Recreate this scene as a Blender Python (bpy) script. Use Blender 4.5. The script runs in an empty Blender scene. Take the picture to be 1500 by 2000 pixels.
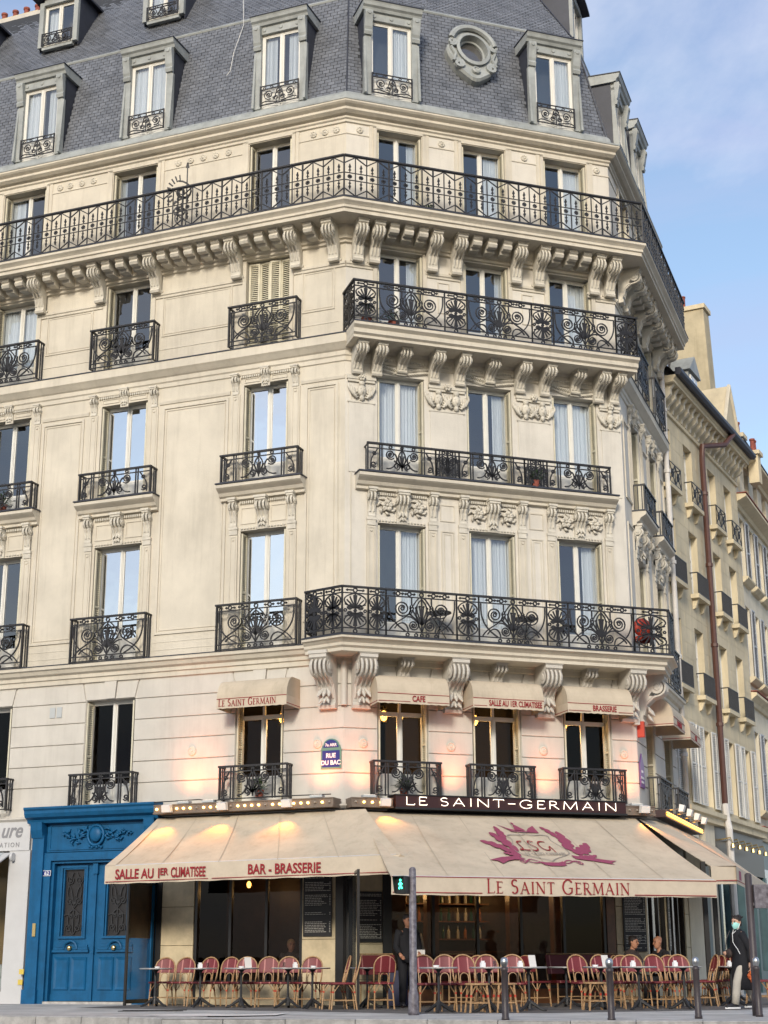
import bpy, math, random
from mathutils import Matrix, Vector
random.seed(11)
PI = math.pi
rad = math.radians
scene = bpy.context.scene
COL = scene.collection

# ------------------------------------------------------------------ camera
EYE = 0.74
cam_data = bpy.data.cameras.new('camera')
cam = bpy.data.objects.new('camera', cam_data)
COL.objects.link(cam)
cam_data.sensor_fit = 'VERTICAL'
cam_data.sensor_height = 36.0
cam_data.sensor_width = 27.0
cam_data.lens = 53.5
cam_data.clip_end = 3000
cam.matrix_world = Matrix.Translation((0, 0, EYE)) @ Matrix.Rotation(rad(90 + 16.66), 4, 'X') @ Matrix.Rotation(rad(-0.2), 4, 'Z')
scene.camera = cam

# ------------------------------------------------------------------ sky, sun, exposure
SUN_EL, SUN_AZ = 23.0, -10.0          # azimuth measured from the direction behind the camera towards its left
world = bpy.data.worlds.new('World')
scene.world = world
world.use_nodes = True
wn = world.node_tree.nodes
wl = world.node_tree.links
wn.clear()
w_out = wn.new('ShaderNodeOutputWorld')
w_bg = wn.new('ShaderNodeBackground')
w_bg.inputs['Strength'].default_value = 0.10
sky = wn.new('ShaderNodeTexSky')
sky.sky_type = 'NISHITA'
sky.sun_disc = False
sky.sun_elevation = rad(SUN_EL)
sun_dir = Vector((math.sin(rad(SUN_AZ)) * math.cos(rad(SUN_EL)), -math.cos(rad(SUN_AZ)) * math.cos(rad(SUN_EL)), math.sin(rad(SUN_EL))))
sky.sun_rotation = math.atan2(sun_dir.x, sun_dir.y)
sky.air_density = 1.2
sky.dust_density = 1.5
sky.ozone_density = 1.4
tc = wn.new('ShaderNodeTexCoord')
mp = wn.new('ShaderNodeMapping')
mp.inputs['Scale'].default_value = (1.0, 1.0, 2.2)
mp.inputs['Location'].default_value = (-1.6464, 0.7555, 6.5167)
nz = wn.new('ShaderNodeTexNoise')
nz.inputs['Scale'].default_value = 3.6
nz.inputs['Detail'].default_value = 7
nz.inputs['Roughness'].default_value = 0.55
nz.inputs['Distortion'].default_value = 0.6
cr = wn.new('ShaderNodeValToRGB')
cr.color_ramp.elements[0].position = 0.40
cr.color_ramp.elements[0].color = (0.10, 0.10, 0.10, 1)
cr.color_ramp.elements[1].position = 0.74
cr.color_ramp.elements[1].color = (0.92, 0.92, 0.92, 1)
mx = wn.new('ShaderNodeMix')
mx.data_type = 'RGBA'
cloud = wn.new('ShaderNodeRGB')
cloud.outputs[0].default_value = (2.4, 2.75, 4.0, 1)      # thin bright cloud, lit from behind
wl.new(tc.outputs['Generated'], mp.inputs['Vector'])
wl.new(mp.outputs['Vector'], nz.inputs['Vector'])
wl.new(nz.outputs['Fac'], cr.inputs['Fac'])
wl.new(cr.outputs['Color'], mx.inputs['Factor'])
wl.new(sky.outputs['Color'], mx.inputs[6])
wl.new(cloud.outputs[0], mx.inputs[7])
# broad banks of thicker white cloud drifting through the thin haze
nz2 = wn.new('ShaderNodeTexNoise')
nz2.inputs['Scale'].default_value = 1.25
nz2.inputs['Detail'].default_value = 8
nz2.inputs['Roughness'].default_value = 0.60
nz2.inputs['Distortion'].default_value = 0.4
wl.new(mp.outputs['Vector'], nz2.inputs['Vector'])
cr2 = wn.new('ShaderNodeValToRGB')
cr2.color_ramp.elements[0].position = 0.50
cr2.color_ramp.elements[0].color = (0, 0, 0, 1)
cr2.color_ramp.elements[1].position = 0.72
cr2.color_ramp.elements[1].color = (0.85, 0.85, 0.85, 1)
wl.new(nz2.outputs['Fac'], cr2.inputs['Fac'])
mx2 = wn.new('ShaderNodeMix')
mx2.data_type = 'RGBA'
mx2.inputs[7].default_value = (4.6, 4.7, 5.1, 1)
wl.new(cr2.outputs['Color'], mx2.inputs['Factor'])
wl.new(mx.outputs[2], mx2.inputs[6])
wl.new(mx2.outputs[2], w_bg.inputs['Color'])
wl.new(w_bg.outputs[0], w_out.inputs['Surface'])

sun_data = bpy.data.lights.new('sun', 'SUN')
sun_data.energy = 1.3
sun_data.angle = rad(11)
sun_data.color = (1.0, 0.915, 0.785)
sun = bpy.data.objects.new('sun', sun_data)
COL.objects.link(sun)
sun.rotation_euler = (-sun_dir).to_track_quat('-Z', 'Y').to_euler()
sun.location = (-30, -20, 40)

scene.view_settings.view_transform = 'Standard'
scene.view_settings.look = 'None'
scene.view_settings.exposure = 1.14
scene.view_settings.gamma = 1.0
scene.cycles.max_bounces = 6
scene.cycles.diffuse_bounces = 3
scene.cycles.glossy_bounces = 3
scene.cycles.transmission_bounces = 4
scene.cycles.transparent_max_bounces = 12
scene.cycles.caustics_reflective = False
scene.cycles.caustics_refractive = False
scene.cycles.sample_clamp_indirect = 4.0

# ------------------------------------------------------------------ frames of the place
A = Vector((-0.873, 32.4, 0))                  # left corner of the corner building
aL, aF, aR, aN = rad(21.17), rad(18.38), rad(70.0), rad(63.0)
WF = 6.95                                      # width of the front between the two streets
RLEN = 5.9
LLEN = 13.4
FL = Matrix.Translation(A) @ Matrix.Rotation(-aL, 4, 'Z')       # x right, y into the house, z up
FF = Matrix.Translation(A) @ Matrix.Rotation(aF, 4, 'Z')
B = FF @ Vector((WF, 0, 0))
FR = Matrix.Translation(B) @ Matrix.Rotation(aR, 4, 'Z')
REND = FR @ Vector((RLEN, 0, 0))
FN = Matrix.Translation(REND) @ Matrix.Rotation(aN, 4, 'Z')
W0 = Matrix.Identity(4)


def T(x, y, z):
    return Matrix.Translation((x, y, z))


def RZ(a):
    return Matrix.Rotation(a, 4, 'Z')


def outward(F):
    v = F.to_3x3() @ Vector((0, -1, 0))
    return Vector((v.x, v.y, 0))


nL, nF, nR = outward(FL), outward(FF), outward(FR)


def miter(n1, n2):
    return (n1 + n2) / (1 + n1.dot(n2))


mA, mB = miter(nL, nF), miter(nF, nR)
LEND = FL @ Vector((-LLEN, 0, 0))


def plan(o):
    """outline of the corner house at distance o in front of its walls"""
    return [LEND + nL * o, A + mA * o, B + mB * o, REND + nR * o]


# ------------------------------------------------------------------ materials
MATS = {}


def mat(name, col, rough=0.7, var=0.0, scale=3.0, bump=0.0, bscale=40.0, metal=0.0, emit=None, estr=0.0, streak=0.0, spec=0.5, rnd=0.0, col2=None, coat=0.0):
    m = bpy.data.materials.new(name)
    m.use_nodes = True
    n, l = m.node_tree.nodes, m.node_tree.links
    b = n['Principled BSDF']
    b.inputs['Base Color'].default_value = (*col, 1)
    b.inputs['Roughness'].default_value = rough
    b.inputs['Metallic'].default_value = metal
    b.inputs['Specular IOR Level'].default_value = spec
    b.inputs['Coat Weight'].default_value = coat
    if emit:
        b.inputs['Emission Color'].default_value = (*emit, 1)
        b.inputs['Emission Strength'].default_value = estr
    out = None
    geo = None
    if var or bump or streak:
        geo = n.new('ShaderNodeNewGeometry')
    if var:
        t = n.new('ShaderNodeTexNoise')
        t.inputs['Scale'].default_value = scale
        t.inputs['Detail'].default_value = 6
        t.inputs['Roughness'].default_value = 0.62
        l.new(geo.outputs['Position'], t.inputs['Vector'])
        r = n.new('ShaderNodeValToRGB')
        c2 = col2 if col2 else tuple(c * (1 - var) for c in col)
        r.color_ramp.elements[0].position = 0.30
        r.color_ramp.elements[1].position = 0.66
        r.color_ramp.elements[0].color = (*c2, 1)
        r.color_ramp.elements[1].color = (*[min(1, c * (1 + var * .35)) for c in col], 1)
        l.new(t.outputs['Fac'], r.inputs['Fac'])
        out = r.outputs['Color']
    if streak:
        mpn = n.new('ShaderNodeMapping')
        mpn.inputs['Scale'].default_value = (3.2, 3.2, 0.28)
        l.new(geo.outputs['Position'], mpn.inputs['Vector'])
        t = n.new('ShaderNodeTexNoise')
        t.inputs['Scale'].default_value = 1.5
        t.inputs['Detail'].default_value = 8
        t.inputs['Roughness'].default_value = 0.7
        l.new(mpn.outputs['Vector'], t.inputs['Vector'])
        r = n.new('ShaderNodeValToRGB')
        r.color_ramp.elements[0].position = 0.50
        r.color_ramp.elements[1].position = 0.80
        r.color_ramp.elements[0].color = (1, 1, 1, 1)
        r.color_ramp.elements[1].color = (1 - streak, 1 - streak * 1.04, 1 - streak * 1.1, 1)
        l.new(t.outputs['Fac'], r.inputs['Fac'])
        mm = n.new('ShaderNodeMix')
        mm.data_type = 'RGBA'
        mm.blend_type = 'MULTIPLY'
        mm.inputs['Factor'].default_value = 1
        if out is None:
            mm.inputs[6].default_value = (*col, 1)
        else:
            l.new(out, mm.inputs[6])
        l.new(r.outputs['Color'], mm.inputs[7])
        out = mm.outputs[2]
    if rnd:
        g2 = n.new('ShaderNodeNewGeometry')
        oi = n.new('ShaderNodeObjectInfo')
        ad = n.new('ShaderNodeMath')
        ad.operation = 'ADD'
        l.new(g2.outputs['Random Per Island'], ad.inputs[0])
        l.new(oi.outputs['Random'], ad.inputs[1])
        fr = n.new('ShaderNodeMath')
        fr.operation = 'FRACT'
        l.new(ad.outputs[0], fr.inputs[0])
        mr = n.new('ShaderNodeMapRange')
        mr.inputs['To Min'].default_value = 1 - rnd
        mr.inputs['To Max'].default_value = 1 + rnd
        l.new(fr.outputs[0], mr.inputs['Value'])
        mm = n.new('ShaderNodeMix')
        mm.data_type = 'RGBA'
        mm.blend_type = 'MULTIPLY'
        mm.inputs['Factor'].default_value = 1
        if out is None:
            mm.inputs[6].default_value = (*col, 1)
        else:
            l.new(out, mm.inputs[6])
        l.new(mr.outputs[0], mm.inputs[7])
        out = mm.outputs[2]
    if out is not None:
        l.new(out, b.inputs['Base Color'])
    if bump:
        t = n.new('ShaderNodeTexNoise')
        t.inputs['Scale'].default_value = bscale
        t.inputs['Detail'].default_value = 5
        l.new(geo.outputs['Position'], t.inputs['Vector'])
        bp = n.new('ShaderNodeBump')
        bp.inputs['Strength'].default_value = bump
        bp.inputs['Distance'].default_value = 0.02
        l.new(t.outputs['Fac'], bp.inputs['Height'])
        l.new(bp.outputs['Normal'], b.inputs['Normal'])
    MATS[name] = m
    return m


def glass_mat(name, tint, refl, rough=0.02, wob=0.0, ior=1.5):
    m = bpy.data.materials.new(name)
    m.use_nodes = True
    n, l = m.node_tree.nodes, m.node_tree.links
    n.clear()
    o = n.new('ShaderNodeOutputMaterial')
    tr = n.new('ShaderNodeBsdfTransparent')
    tr.inputs['Color'].default_value = (*tint, 1)
    gl = n.new('ShaderNodeBsdfGlossy')
    gl.inputs['Roughness'].default_value = rough
    gl.inputs['Color'].default_value = (0.95, 0.97, 1.0, 1)
    lw = n.new('ShaderNodeFresnel')
    lw.inputs['IOR'].default_value = ior
    ad = n.new('ShaderNodeMath')
    ad.operation = 'ADD'
    ad.use_clamp = True
    ad.inputs[1].default_value = refl
    l.new(lw.outputs['Fac'], ad.inputs[0])
    mx_ = n.new('ShaderNodeMixShader')
    gb = n.new('ShaderNodeNewGeometry')          # only the face turned to the light path mirrors; the back face lets it through
    iv = n.new('ShaderNodeMath')
    iv.operation = 'SUBTRACT'
    iv.inputs[0].default_value = 1.0
    l.new(gb.outputs['Backfacing'], iv.inputs[1])
    mu = n.new('ShaderNodeMath')
    mu.operation = 'MULTIPLY'
    l.new(ad.outputs[0], mu.inputs[0])
    l.new(iv.outputs[0], mu.inputs[1])
    l.new(mu.outputs[0], mx_.inputs['Fac'])
    l.new(tr.outputs[0], mx_.inputs[1])
    l.new(gl.outputs[0], mx_.inputs[2])
    l.new(mx_.outputs[0], o.inputs['Surface'])
    if wob:
        g = n.new('ShaderNodeNewGeometry')
        t = n.new('ShaderNodeTexNoise')
        t.inputs['Scale'].default_value = 1.4
        l.new(g.outputs['Position'], t.inputs['Vector'])
        bp = n.new('ShaderNodeBump')
        bp.inputs['Strength'].default_value = wob
        bp.inputs['Distance'].default_value = 0.05
        l.new(t.outputs['Fac'], bp.inputs['Height'])
        l.new(bp.outputs['Normal'], gl.inputs['Normal'])
    MATS[name] = m
    return m


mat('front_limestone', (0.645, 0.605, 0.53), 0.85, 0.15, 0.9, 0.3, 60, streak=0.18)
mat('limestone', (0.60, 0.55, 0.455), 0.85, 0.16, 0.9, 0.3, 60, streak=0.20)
mat('carved_limestone', (0.61, 0.57, 0.485), 0.85, 0.20, 5.0, 0.3, 50, streak=0.14)
mat('painted_stone', (0.55, 0.52, 0.465), 0.8, 0.10, 1.6, 0.2, 60, streak=0.14)
mat('cafe_stone', (0.60, 0.50, 0.33), 0.8, 0.2, 4.0, 0.2, 30, streak=0.1)
mat('street_stone', (0.62, 0.535, 0.37), 0.9, 0.2, 0.8, 0.3, 40, streak=0.25)
mat('street_stone_pale', (0.66, 0.60, 0.47), 0.9, 0.18, 0.8, 0.3, 40, streak=0.2)
mat('slate', (0.15, 0.16, 0.18), 0.34, 0.3, 2.5, 0.3, 60, rnd=0.13, spec=0.55)
mat('slate_bed', (0.03, 0.033, 0.038), 0.8)
mat('zinc', (0.33, 0.35, 0.34), 0.5, 0.28, 2.2, 0.15, 12, streak=0.3)
mat('dark_zinc', (0.03, 0.034, 0.05), 0.5, 0.25, 3)
mat('iron', (0.016, 0.015, 0.017), 0.5, 0.3, 9)
mat('white_paint', (0.72, 0.71, 0.66), 0.45, 0.06, 4)
mat('cream_shutter', (0.60, 0.56, 0.43), 0.6, 0.12, 5)
mat('white_shutter', (0.62, 0.61, 0.57), 0.6, 0.15, 5)
mat('grey_shutter', (0.42, 0.44, 0.47), 0.6, 0.15, 5)
mat('curtain_cloth', (0.66, 0.68, 0.68), 0.9)
mat('room', (0.10, 0.085, 0.07), 0.9)
mat('dark_room', (0.03, 0.026, 0.022), 0.9)
glass_mat('window_glass', (0.93, 0.95, 0.97), 0.11, wob=0.08)
glass_mat('boosted_reflection_glass', (0.72, 0.76, 0.80), 0.62, wob=0.08)  # same glass as other windows; reflection boosted to imitate bright cloud in the panes
glass_mat('cafe_glass', (0.80, 0.80, 0.80), 0.0, ior=1.25)
glass_mat('screen_glass', (0.80, 0.83, 0.83), 0.0, ior=1.25)
mat('awning_canvas', (0.53, 0.45, 0.34), 0.9, 0.16, 1.3, 0.6, 3.0, streak=0.22)
mat('awning_hem', (0.54, 0.46, 0.355), 0.9, 0.1, 4, 0.3, 8)
mat('red_print', (0.25, 0.012, 0.018), 0.8)
mat('plum_print', (0.27, 0.05, 0.105), 0.8)
mat('grey_print', (0.30, 0.26, 0.22), 0.8)
mat('door_blue', (0.005, 0.092, 0.22), 0.5, 0.22, 4, 0.1, 25, streak=0.3, spec=0.3)
mat('brass', (0.75, 0.55, 0.25), 0.25, metal=1)
mat('black_paint', (0.012, 0.012, 0.013), 0.4)
mat('black_frame', (0.013, 0.012, 0.012), 0.35)
mat('panelling', (0.045, 0.022, 0.011), 0.45, 0.5, 2.5, streak=.4)
mat('brown_wood', (0.15, 0.06, 0.022), 0.4, 0.45, 4, streak=.3)
mat('menu_black', (0.012, 0.011, 0.012), 0.5)
mat('chalk_white', (0.60, 0.58, 0.52), 0.8)
mat('rattan', (0.42, 0.255, 0.125), 0.5, 0.4, 30)
mat('table_white', (0.75, 0.73, 0.70), 0.3)
mat('cast_iron', (0.022, 0.022, 0.024), 0.5)
mat('bollard_brown', (0.055, 0.043, 0.045), 0.45, 0.3, 12)
mat('bare_steel', (0.5, 0.5, 0.5), 0.35, metal=1)
mat('worn_pole', (0.16, 0.15, 0.17), 0.5, 0.6, 14, col2=(0.05, 0.04, 0.05))
mat('asphalt', (0.085, 0.080, 0.078), 0.85, 0.35, 3.0, 0.5, 90)
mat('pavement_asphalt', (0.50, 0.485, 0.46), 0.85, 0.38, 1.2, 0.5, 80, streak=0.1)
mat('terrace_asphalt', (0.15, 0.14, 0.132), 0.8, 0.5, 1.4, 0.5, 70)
mat('granite', (0.44, 0.425, 0.40), 0.8, 0.35, 6, 0.4, 50)
mat('white_marking', (0.70, 0.69, 0.66), 0.7, 0.1, 6)
mat('plate_blue', (0.018, 0.022, 0.17), 0.3)
mat('plate_green', (0.10, 0.22, 0.17), 0.4)
mat('white_enamel', (0.75, 0.75, 0.75), 0.3)
mat('purple_plate', (0.14, 0.04, 0.20), 0.4)
mat('neon_white', (0.9, 0.85, 0.8), 0.4, emit=(1.0, 0.80, 0.60), estr=1.2)
mat('neon_gold', (1.0, 0.6, 0.1), 0.4, emit=(1.0, 0.42, 0.05), estr=3.2)
mat('bulb_glow', (1.0, 0.7, 0.3), 0.4, emit=(1.0, 0.55, 0.14), estr=4.5)
mat('bulb_dead', (0.35, 0.30, 0.25), 0.3)
mat('lamp_glow', (1.0, 0.6, 0.2), 0.4, emit=(1.0, 0.42, 0.07), estr=5.0)
mat('strip_metal', (0.17, 0.13, 0.10), 0.45, 0.2, 6)
mat('sign_maroon', (0.030, 0.006, 0.006), 0.4)
mat('flood_white', (0.72, 0.71, 0.69), 0.4)
mat('pipe_white', (0.60, 0.57, 0.53), 0.5, 0.15, 4)
mat('pipe_brown', (0.085, 0.032, 0.022), 0.5, 0.2, 5)
mat('terracotta', (0.26, 0.07, 0.045), 0.8, 0.3, 6)
mat('chimney_render', (0.50, 0.43, 0.29), 0.9, 0.22, 1.4, 0.3, 8, streak=0.3)
mat('shop_white', (0.52, 0.52, 0.52), 0.5, 0.05, 4)
mat('shop_grey', (0.22, 0.22, 0.23), 0.6)
mat('shop_inside', (0.35, 0.22, 0.10), 0.8)
mat('shop_blue', (0.055, 0.105, 0.12), 0.4, 0.2, 3)
mat('red_vinyl', (0.45, 0.045, 0.02), 0.6)
mat('leaf_green', (0.035, 0.075, 0.025), 0.6, 0.4, 20)
mat('skin', (0.50, 0.30, 0.21), 0.6)
mat('skin_warm', (0.42, 0.20, 0.12), 0.6)
mat('hair_dark', (0.015, 0.010, 0.009), 0.7)
mat('coat_black', (0.005, 0.005, 0.008), 0.85)
mat('trouser_beige', (0.50, 0.46, 0.39), 0.85, 0.12, 12)
mat('mask_green', (0.36, 0.72, 0.66), 0.7)
mat('shoe_black', (0.012, 0.012, 0.016), 0.6)
mat('sole_white', (0.75, 0.75, 0.75), 0.6)
mat('orange_cloth', (0.62, 0.13, 0.03), 0.7, 0.3, 30)
mat('jacket_brown', (0.045, 0.030, 0.026), 0.85, 0.4, 20)
mat('shirt_white', (0.62, 0.60, 0.57), 0.8)
mat('cooler_blue', (0.008, 0.012, 0.05), 0.4)
mat('signal_green', (0.05, 0.6, 0.35), 0.4, emit=(0.05, 1.0, 0.55), estr=2.5)
mat('cable_white', (0.6, 0.6, 0.58), 0.6)
mat('bottle_green', (0.02, 0.07, 0.04), 0.15)
mat('amber_glass', (0.30, 0.11, 0.02), 0.2)
mat('clear_bottle', (0.5, 0.5, 0.48), 0.2)
mat('facing_stone', (0.30, 0.27, 0.22), 0.9, 0.2, 1)
mat('yellow_paper', (0.60, 0.45, 0.08), 0.7)
mat('awning_seam', (0.42, 0.36, 0.28), 0.9)
mat('vent_grey', (0.42, 0.44, 0.44), 0.6)


def woven(name, c1, c2, stripe):
    m = bpy.data.materials.new(name)
    m.use_nodes = True
    n, l = m.node_tree.nodes, m.node_tree.links
    b = n['Principled BSDF']
    b.inputs['Roughness'].default_value = 0.55
    tcn = n.new('ShaderNodeTexCoord')
    ck = n.new('ShaderNodeTexChecker')
    ck.inputs['Scale'].default_value = 95
    ck.inputs['Color1'].default_value = (*c1, 1)
    ck.inputs['Color2'].default_value = (*c2, 1)
    l.new(tcn.outputs['Object'], ck.inputs['Vector'])
    sx = n.new('ShaderNodeSeparateXYZ')
    l.new(tcn.outputs['Object'], sx.inputs[0])
    ab = n.new('ShaderNodeMath')
    ab.operation = 'ABSOLUTE'
    l.new(sx.outputs['X'], ab.inputs[0])
    sb = n.new('ShaderNodeMath')
    sb.operation = 'SUBTRACT'
    sb.inputs[1].default_value = 0.085
    l.new(ab.outputs[0], sb.inputs[0])
    a2 = n.new('ShaderNodeMath')
    a2.operation = 'ABSOLUTE'
    l.new(sb.outputs[0], a2.inputs[0])
    lt = n.new('ShaderNodeMath')
    lt.operation = 'LESS_THAN'
    lt.inputs[1].default_value = 0.012
    l.new(a2.outputs[0], lt.inputs[0])
    mm = n.new('ShaderNodeMix')
    mm.data_type = 'RGBA'
    mm.inputs[7].default_value = (*stripe, 1)
    l.new(lt.outputs[0], mm.inputs['Factor'])
    l.new(ck.outputs['Color'], mm.inputs[6])
    l.new(mm.outputs[2], b.inputs['Base Color'])
    MATS[name] = m


woven('woven_maroon', (0.20, 0.022, 0.030), (0.11, 0.012, 0.016), (0.42, 0.16, 0.15))

# ------------------------------------------------------------------ mesh building
WORLD = {}


class MB:
    def __init__(s):
        s.v = []
        s.f = []

    def quad(s, a, b, c, d):
        i = len(s.v)
        s.v += [tuple(a), tuple(b), tuple(c), tuple(d)]
        s.f.append((i, i + 1, i + 2, i + 3))
        return s

    def poly(s, pts):
        i = len(s.v)
        s.v += [tuple(p) for p in pts]
        s.f.append(tuple(range(i, i + len(pts))))
        return s

    def box(s, x0, x1, y0, y1, z0, z1):
        i = len(s.v)
        s.v += [(x0, y0, z0), (x1, y0, z0), (x1, y1, z0), (x0, y1, z0), (x0, y0, z1), (x1, y0, z1), (x1, y1, z1), (x0, y1, z1)]
        s.f += [(i, i + 3, i + 2, i + 1), (i + 4, i + 5, i + 6, i + 7), (i, i + 1, i + 5, i + 4), (i + 1, i + 2, i + 6, i + 5), (i + 2, i + 3, i + 7, i + 6), (i + 3, i, i + 4, i + 7)]
        return s

    def cbox(s, x0, x1, y0, y1, z0, z1, c):
        """box whose front (y0) edges are chamfered by c"""
        s.loop_prism([[(x0, y1, z0), (x1, y1, z0), (x1, y1, z1), (x0, y1, z1)], [(x0, y0 + c, z0), (x1, y0 + c, z0), (x1, y0 + c, z1), (x0, y0 + c, z1)],
                      [(x0 + c, y0, z0 + c), (x1 - c, y0, z0 + c), (x1 - c, y0, z1 - c), (x0 + c, y0, z1 - c)]])
        return s

    def loop_prism(s, rings, cap=True, close=True):
        base = len(s.v)
        n = len(rings[0])
        for r in rings:
            s.v += [tuple(p) for p in r]
        for k in range(len(rings) - 1):
            for j in range(n if close else n - 1):
                a = base + k * n + j
                b = base + k * n + (j + 1) % n
                s.f.append((a, b, b + n, a + n))
        if cap:
            s.f.append(tuple(base + j for j in reversed(range(n))))
            s.f.append(tuple(base + (len(rings) - 1) * n + j for j in range(n)))
        return s

    def prism_x(s, yz, x0, x1):
        return s.loop_prism([[(x0, y, z) for y, z in yz], [(x1, y, z) for y, z in yz]])

    def prism_y(s, xz, y0, y1):
        return s.loop_prism([[(x, y0, z) for x, z in xz], [(x, y1, z) for x, z in xz]])

    def prism_z(s, xy, z0, z1):
        return s.loop_prism([[(x, y, z0) for x, y in xy], [(x, y, z1) for x, y in xy]])

    def tube(s, pts, r, n=5, closed=False):
        P = [Vector(p) for p in pts]
        m = len(P)
        if m < 2:
            return s
        rings = []
        prev = None
        for i in range(m):
            if closed:
                d = P[(i + 1) % m] - P[i - 1]
            else:
                d = P[min(i + 1, m - 1)] - P[max(i - 1, 0)]
            if d.length < 1e-9:
                d = Vector((0, 0, 1))
            d.normalize()
            if prev is None:
                u = d.orthogonal().normalized()
                if abs(d.z) < 0.95:
                    u = d.cross(Vector((0, 0, 1))).normalized()
            else:
                u = (prev - d * prev.dot(d))
                u = u.normalized() if u.length > 1e-6 else d.orthogonal().normalized()
            prev = u
            w = d.cross(u)
            rr = r[i] if isinstance(r, (list, tuple)) else r
            rings.append([tuple(P[i] + (u * math.cos(2 * PI * (k + .5) / n) + w * math.sin(2 * PI * (k + .5) / n)) * rr) for k in range(n)])
        if closed:
            rings.append(rings[0])
        return s.loop_prism(rings, cap=not closed)

    def iron(s, lines, r, y=0.0):
        """flat wrought-iron lines in the xz plane, square section"""
        for ln in lines:
            m = len(ln)
            if m < 2:
                continue
            closed = (abs(ln[0][0] - ln[-1][0]) + abs(ln[0][1] - ln[-1][1])) < 1e-6 and m > 3
            rings = []
            for i in range(m):
                if closed:
                    a, b = ln[(i - 1) % (m - 1)], ln[(i + 1) % (m - 1)]
                else:
                    a, b = ln[max(i - 1, 0)], ln[min(i + 1, m - 1)]
                dx, dz = b[0] - a[0], b[1] - a[1]
                L = math.hypot(dx, dz) or 1
                px, pz = -dz / L * r, dx / L * r
                x, z = ln[i]
                rings.append([(x - px, y - r, z - pz), (x + px, y - r, z + pz), (x + px, y + r, z + pz), (x - px, y + r, z - pz)])
            s.loop_prism(rings, cap=not closed)
        return s

    def lathe(s, prof, n=12, c=(0, 0, 0), axis='z'):
        rings = []
        for r, h in prof:
            ring = []
            for k in range(n):
                a = 2 * PI * k / n
                if axis == 'z':
                    ring.append((c[0] + r * math.cos(a), c[1] + r * math.sin(a), c[2] + h))
                elif axis == 'y':
                    ring.append((c[0] + r * math.cos(a), c[1] - h, c[2] + r * math.sin(a)))
                else:
                    ring.append((c[0] + h, c[1] + r * math.cos(a), c[2] + r * math.sin(a)))
            rings.append(ring)
        return s.loop_prism(rings)

    def blob(s, c, r, n=8, m=5):
        rx, ry, rz = r if isinstance(r, (tuple, list)) else (r, r, r)
        rings = []
        for i in range(m + 1):
            t = -PI / 2 + PI * i / m
            q = max(math.cos(t), 0.02)
            rings.append([(c[0] + rx * q * math.cos(2 * PI * k / n), c[1] + ry * q * math.sin(2 * PI * k / n), c[2] + rz * math.sin(t)) for k in range(n)])
        return s.loop_prism(rings)

    def ell_loft(s, secs, n=14, cap=True):
        """secs: (centre, rx, ry[, yaw[, tilt direction]])"""
        rings = []
        for q in secs:
            c, rx, ry = q[0], q[1], q[2]
            yaw = q[3] if len(q) > 3 else 0
            ca, sa = math.cos(yaw), math.sin(yaw)
            ring = []
            for k in range(n):
                a = 2 * PI * k / n
                x, y = rx * math.cos(a), ry * math.sin(a)
                ring.append((c[0] + x * ca - y * sa, c[1] + x * sa + y * ca, c[2]))
            rings.append(ring)
        return s.loop_prism(rings, cap=cap)

    def limb(s, pts, rs, n=10):
        return s.tube(pts, rs, n)

    def add(s, other, M=None):
        i = len(s.v)
        if M is None:
            s.v += other.v
        else:
            s.v += [tuple(M @ Vector(p)) for p in other.v]
        s.f += [tuple(i + k for k in f) for f in other.f]
        return s

    def mesh(s, name, m, smooth=False):
        me = bpy.data.meshes.new(name)
        me.from_pydata(s.v, [], s.f)
        if m:
            me.materials.append(MATS[m])
        if smooth:
            me.polygons.foreach_set('use_smooth', [True] * len(me.polygons))
        me.update()
        return me

    def build(s, name, m, parent=None, M=None, smooth=False):
        return obj(name, s.mesh(name, m, smooth), parent, M)


def obj(name, data, parent=None, M=None):
    """link an object; M is its WORLD matrix (defaults to the parent's)"""
    o = bpy.data.objects.new(name, data)
    COL.objects.link(o)
    if M is None:
        M = WORLD[parent.name] if parent else W0
    if parent:
        o.parent = parent
        o.matrix_basis = WORLD[parent.name].inverted() @ M
    else:
        o.matrix_basis = M
    WORLD[o.name] = M
    return o


def empty(name, M):
    return obj(name, None, None, M)


def tag(o, label, cat, group=None):
    o['label'] = label
    o['category'] = cat
    if group:
        o['group'] = group
    return o


def structure(o):
    o['kind'] = 'structure'
    return o


def stuff(o):
    o['kind'] = 'stuff'
    return o


def copy_tree(o, M, parent=None):
    c = o.copy()
    COL.objects.link(c)
    c.parent = parent
    if parent:
        c.matrix_parent_inverse = Matrix.Identity(4)
        c.matrix_basis = WORLD[parent.name].inverted() @ M
    else:
        c.matrix_basis = M
    WORLD[c.name] = M
    Mo = WORLD[o.name]
    for ch in list(o.children):
        copy_tree(ch, M @ (Mo.inverted() @ WORLD[ch.name]), c)
    return c


def sweep(name, prof, m, parent, pathf=plan, smooth=False):
    """run a profile [(offset, z)] round the corner house"""
    b = MB()
    rings = []
    lines = [[(p.x, p.y, z) for p in pathf(o)] for o, z in prof]
    n = len(lines[0])
    base = len(b.v)
    for ln in lines:
        b.v += ln
    for k in range(len(lines) - 1):
        for j in range(n - 1):
            a = base + k * n + j
            b.f.append((a, a + 1, a + 1 + n, a + n))
    return b.build(name, m, parent, W0, smooth)


def spiral(cx, cz, r0, r1, a0, turns, n=22):
    out = []
    for i in range(n + 1):
        t = i / n
        r = r0 + (r1 - r0) * t
        a = a0 + turns * 2 * PI * t
        out.append((cx + r * math.cos(a), cz + r * math.sin(a)))
    return out


def circ(cx, cz, r, n=10):
    return [(cx + r * math.cos(2 * PI * k / n), cz + r * math.sin(2 * PI * k / n)) for k in range(n)] + [(cx + r, cz)]


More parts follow.
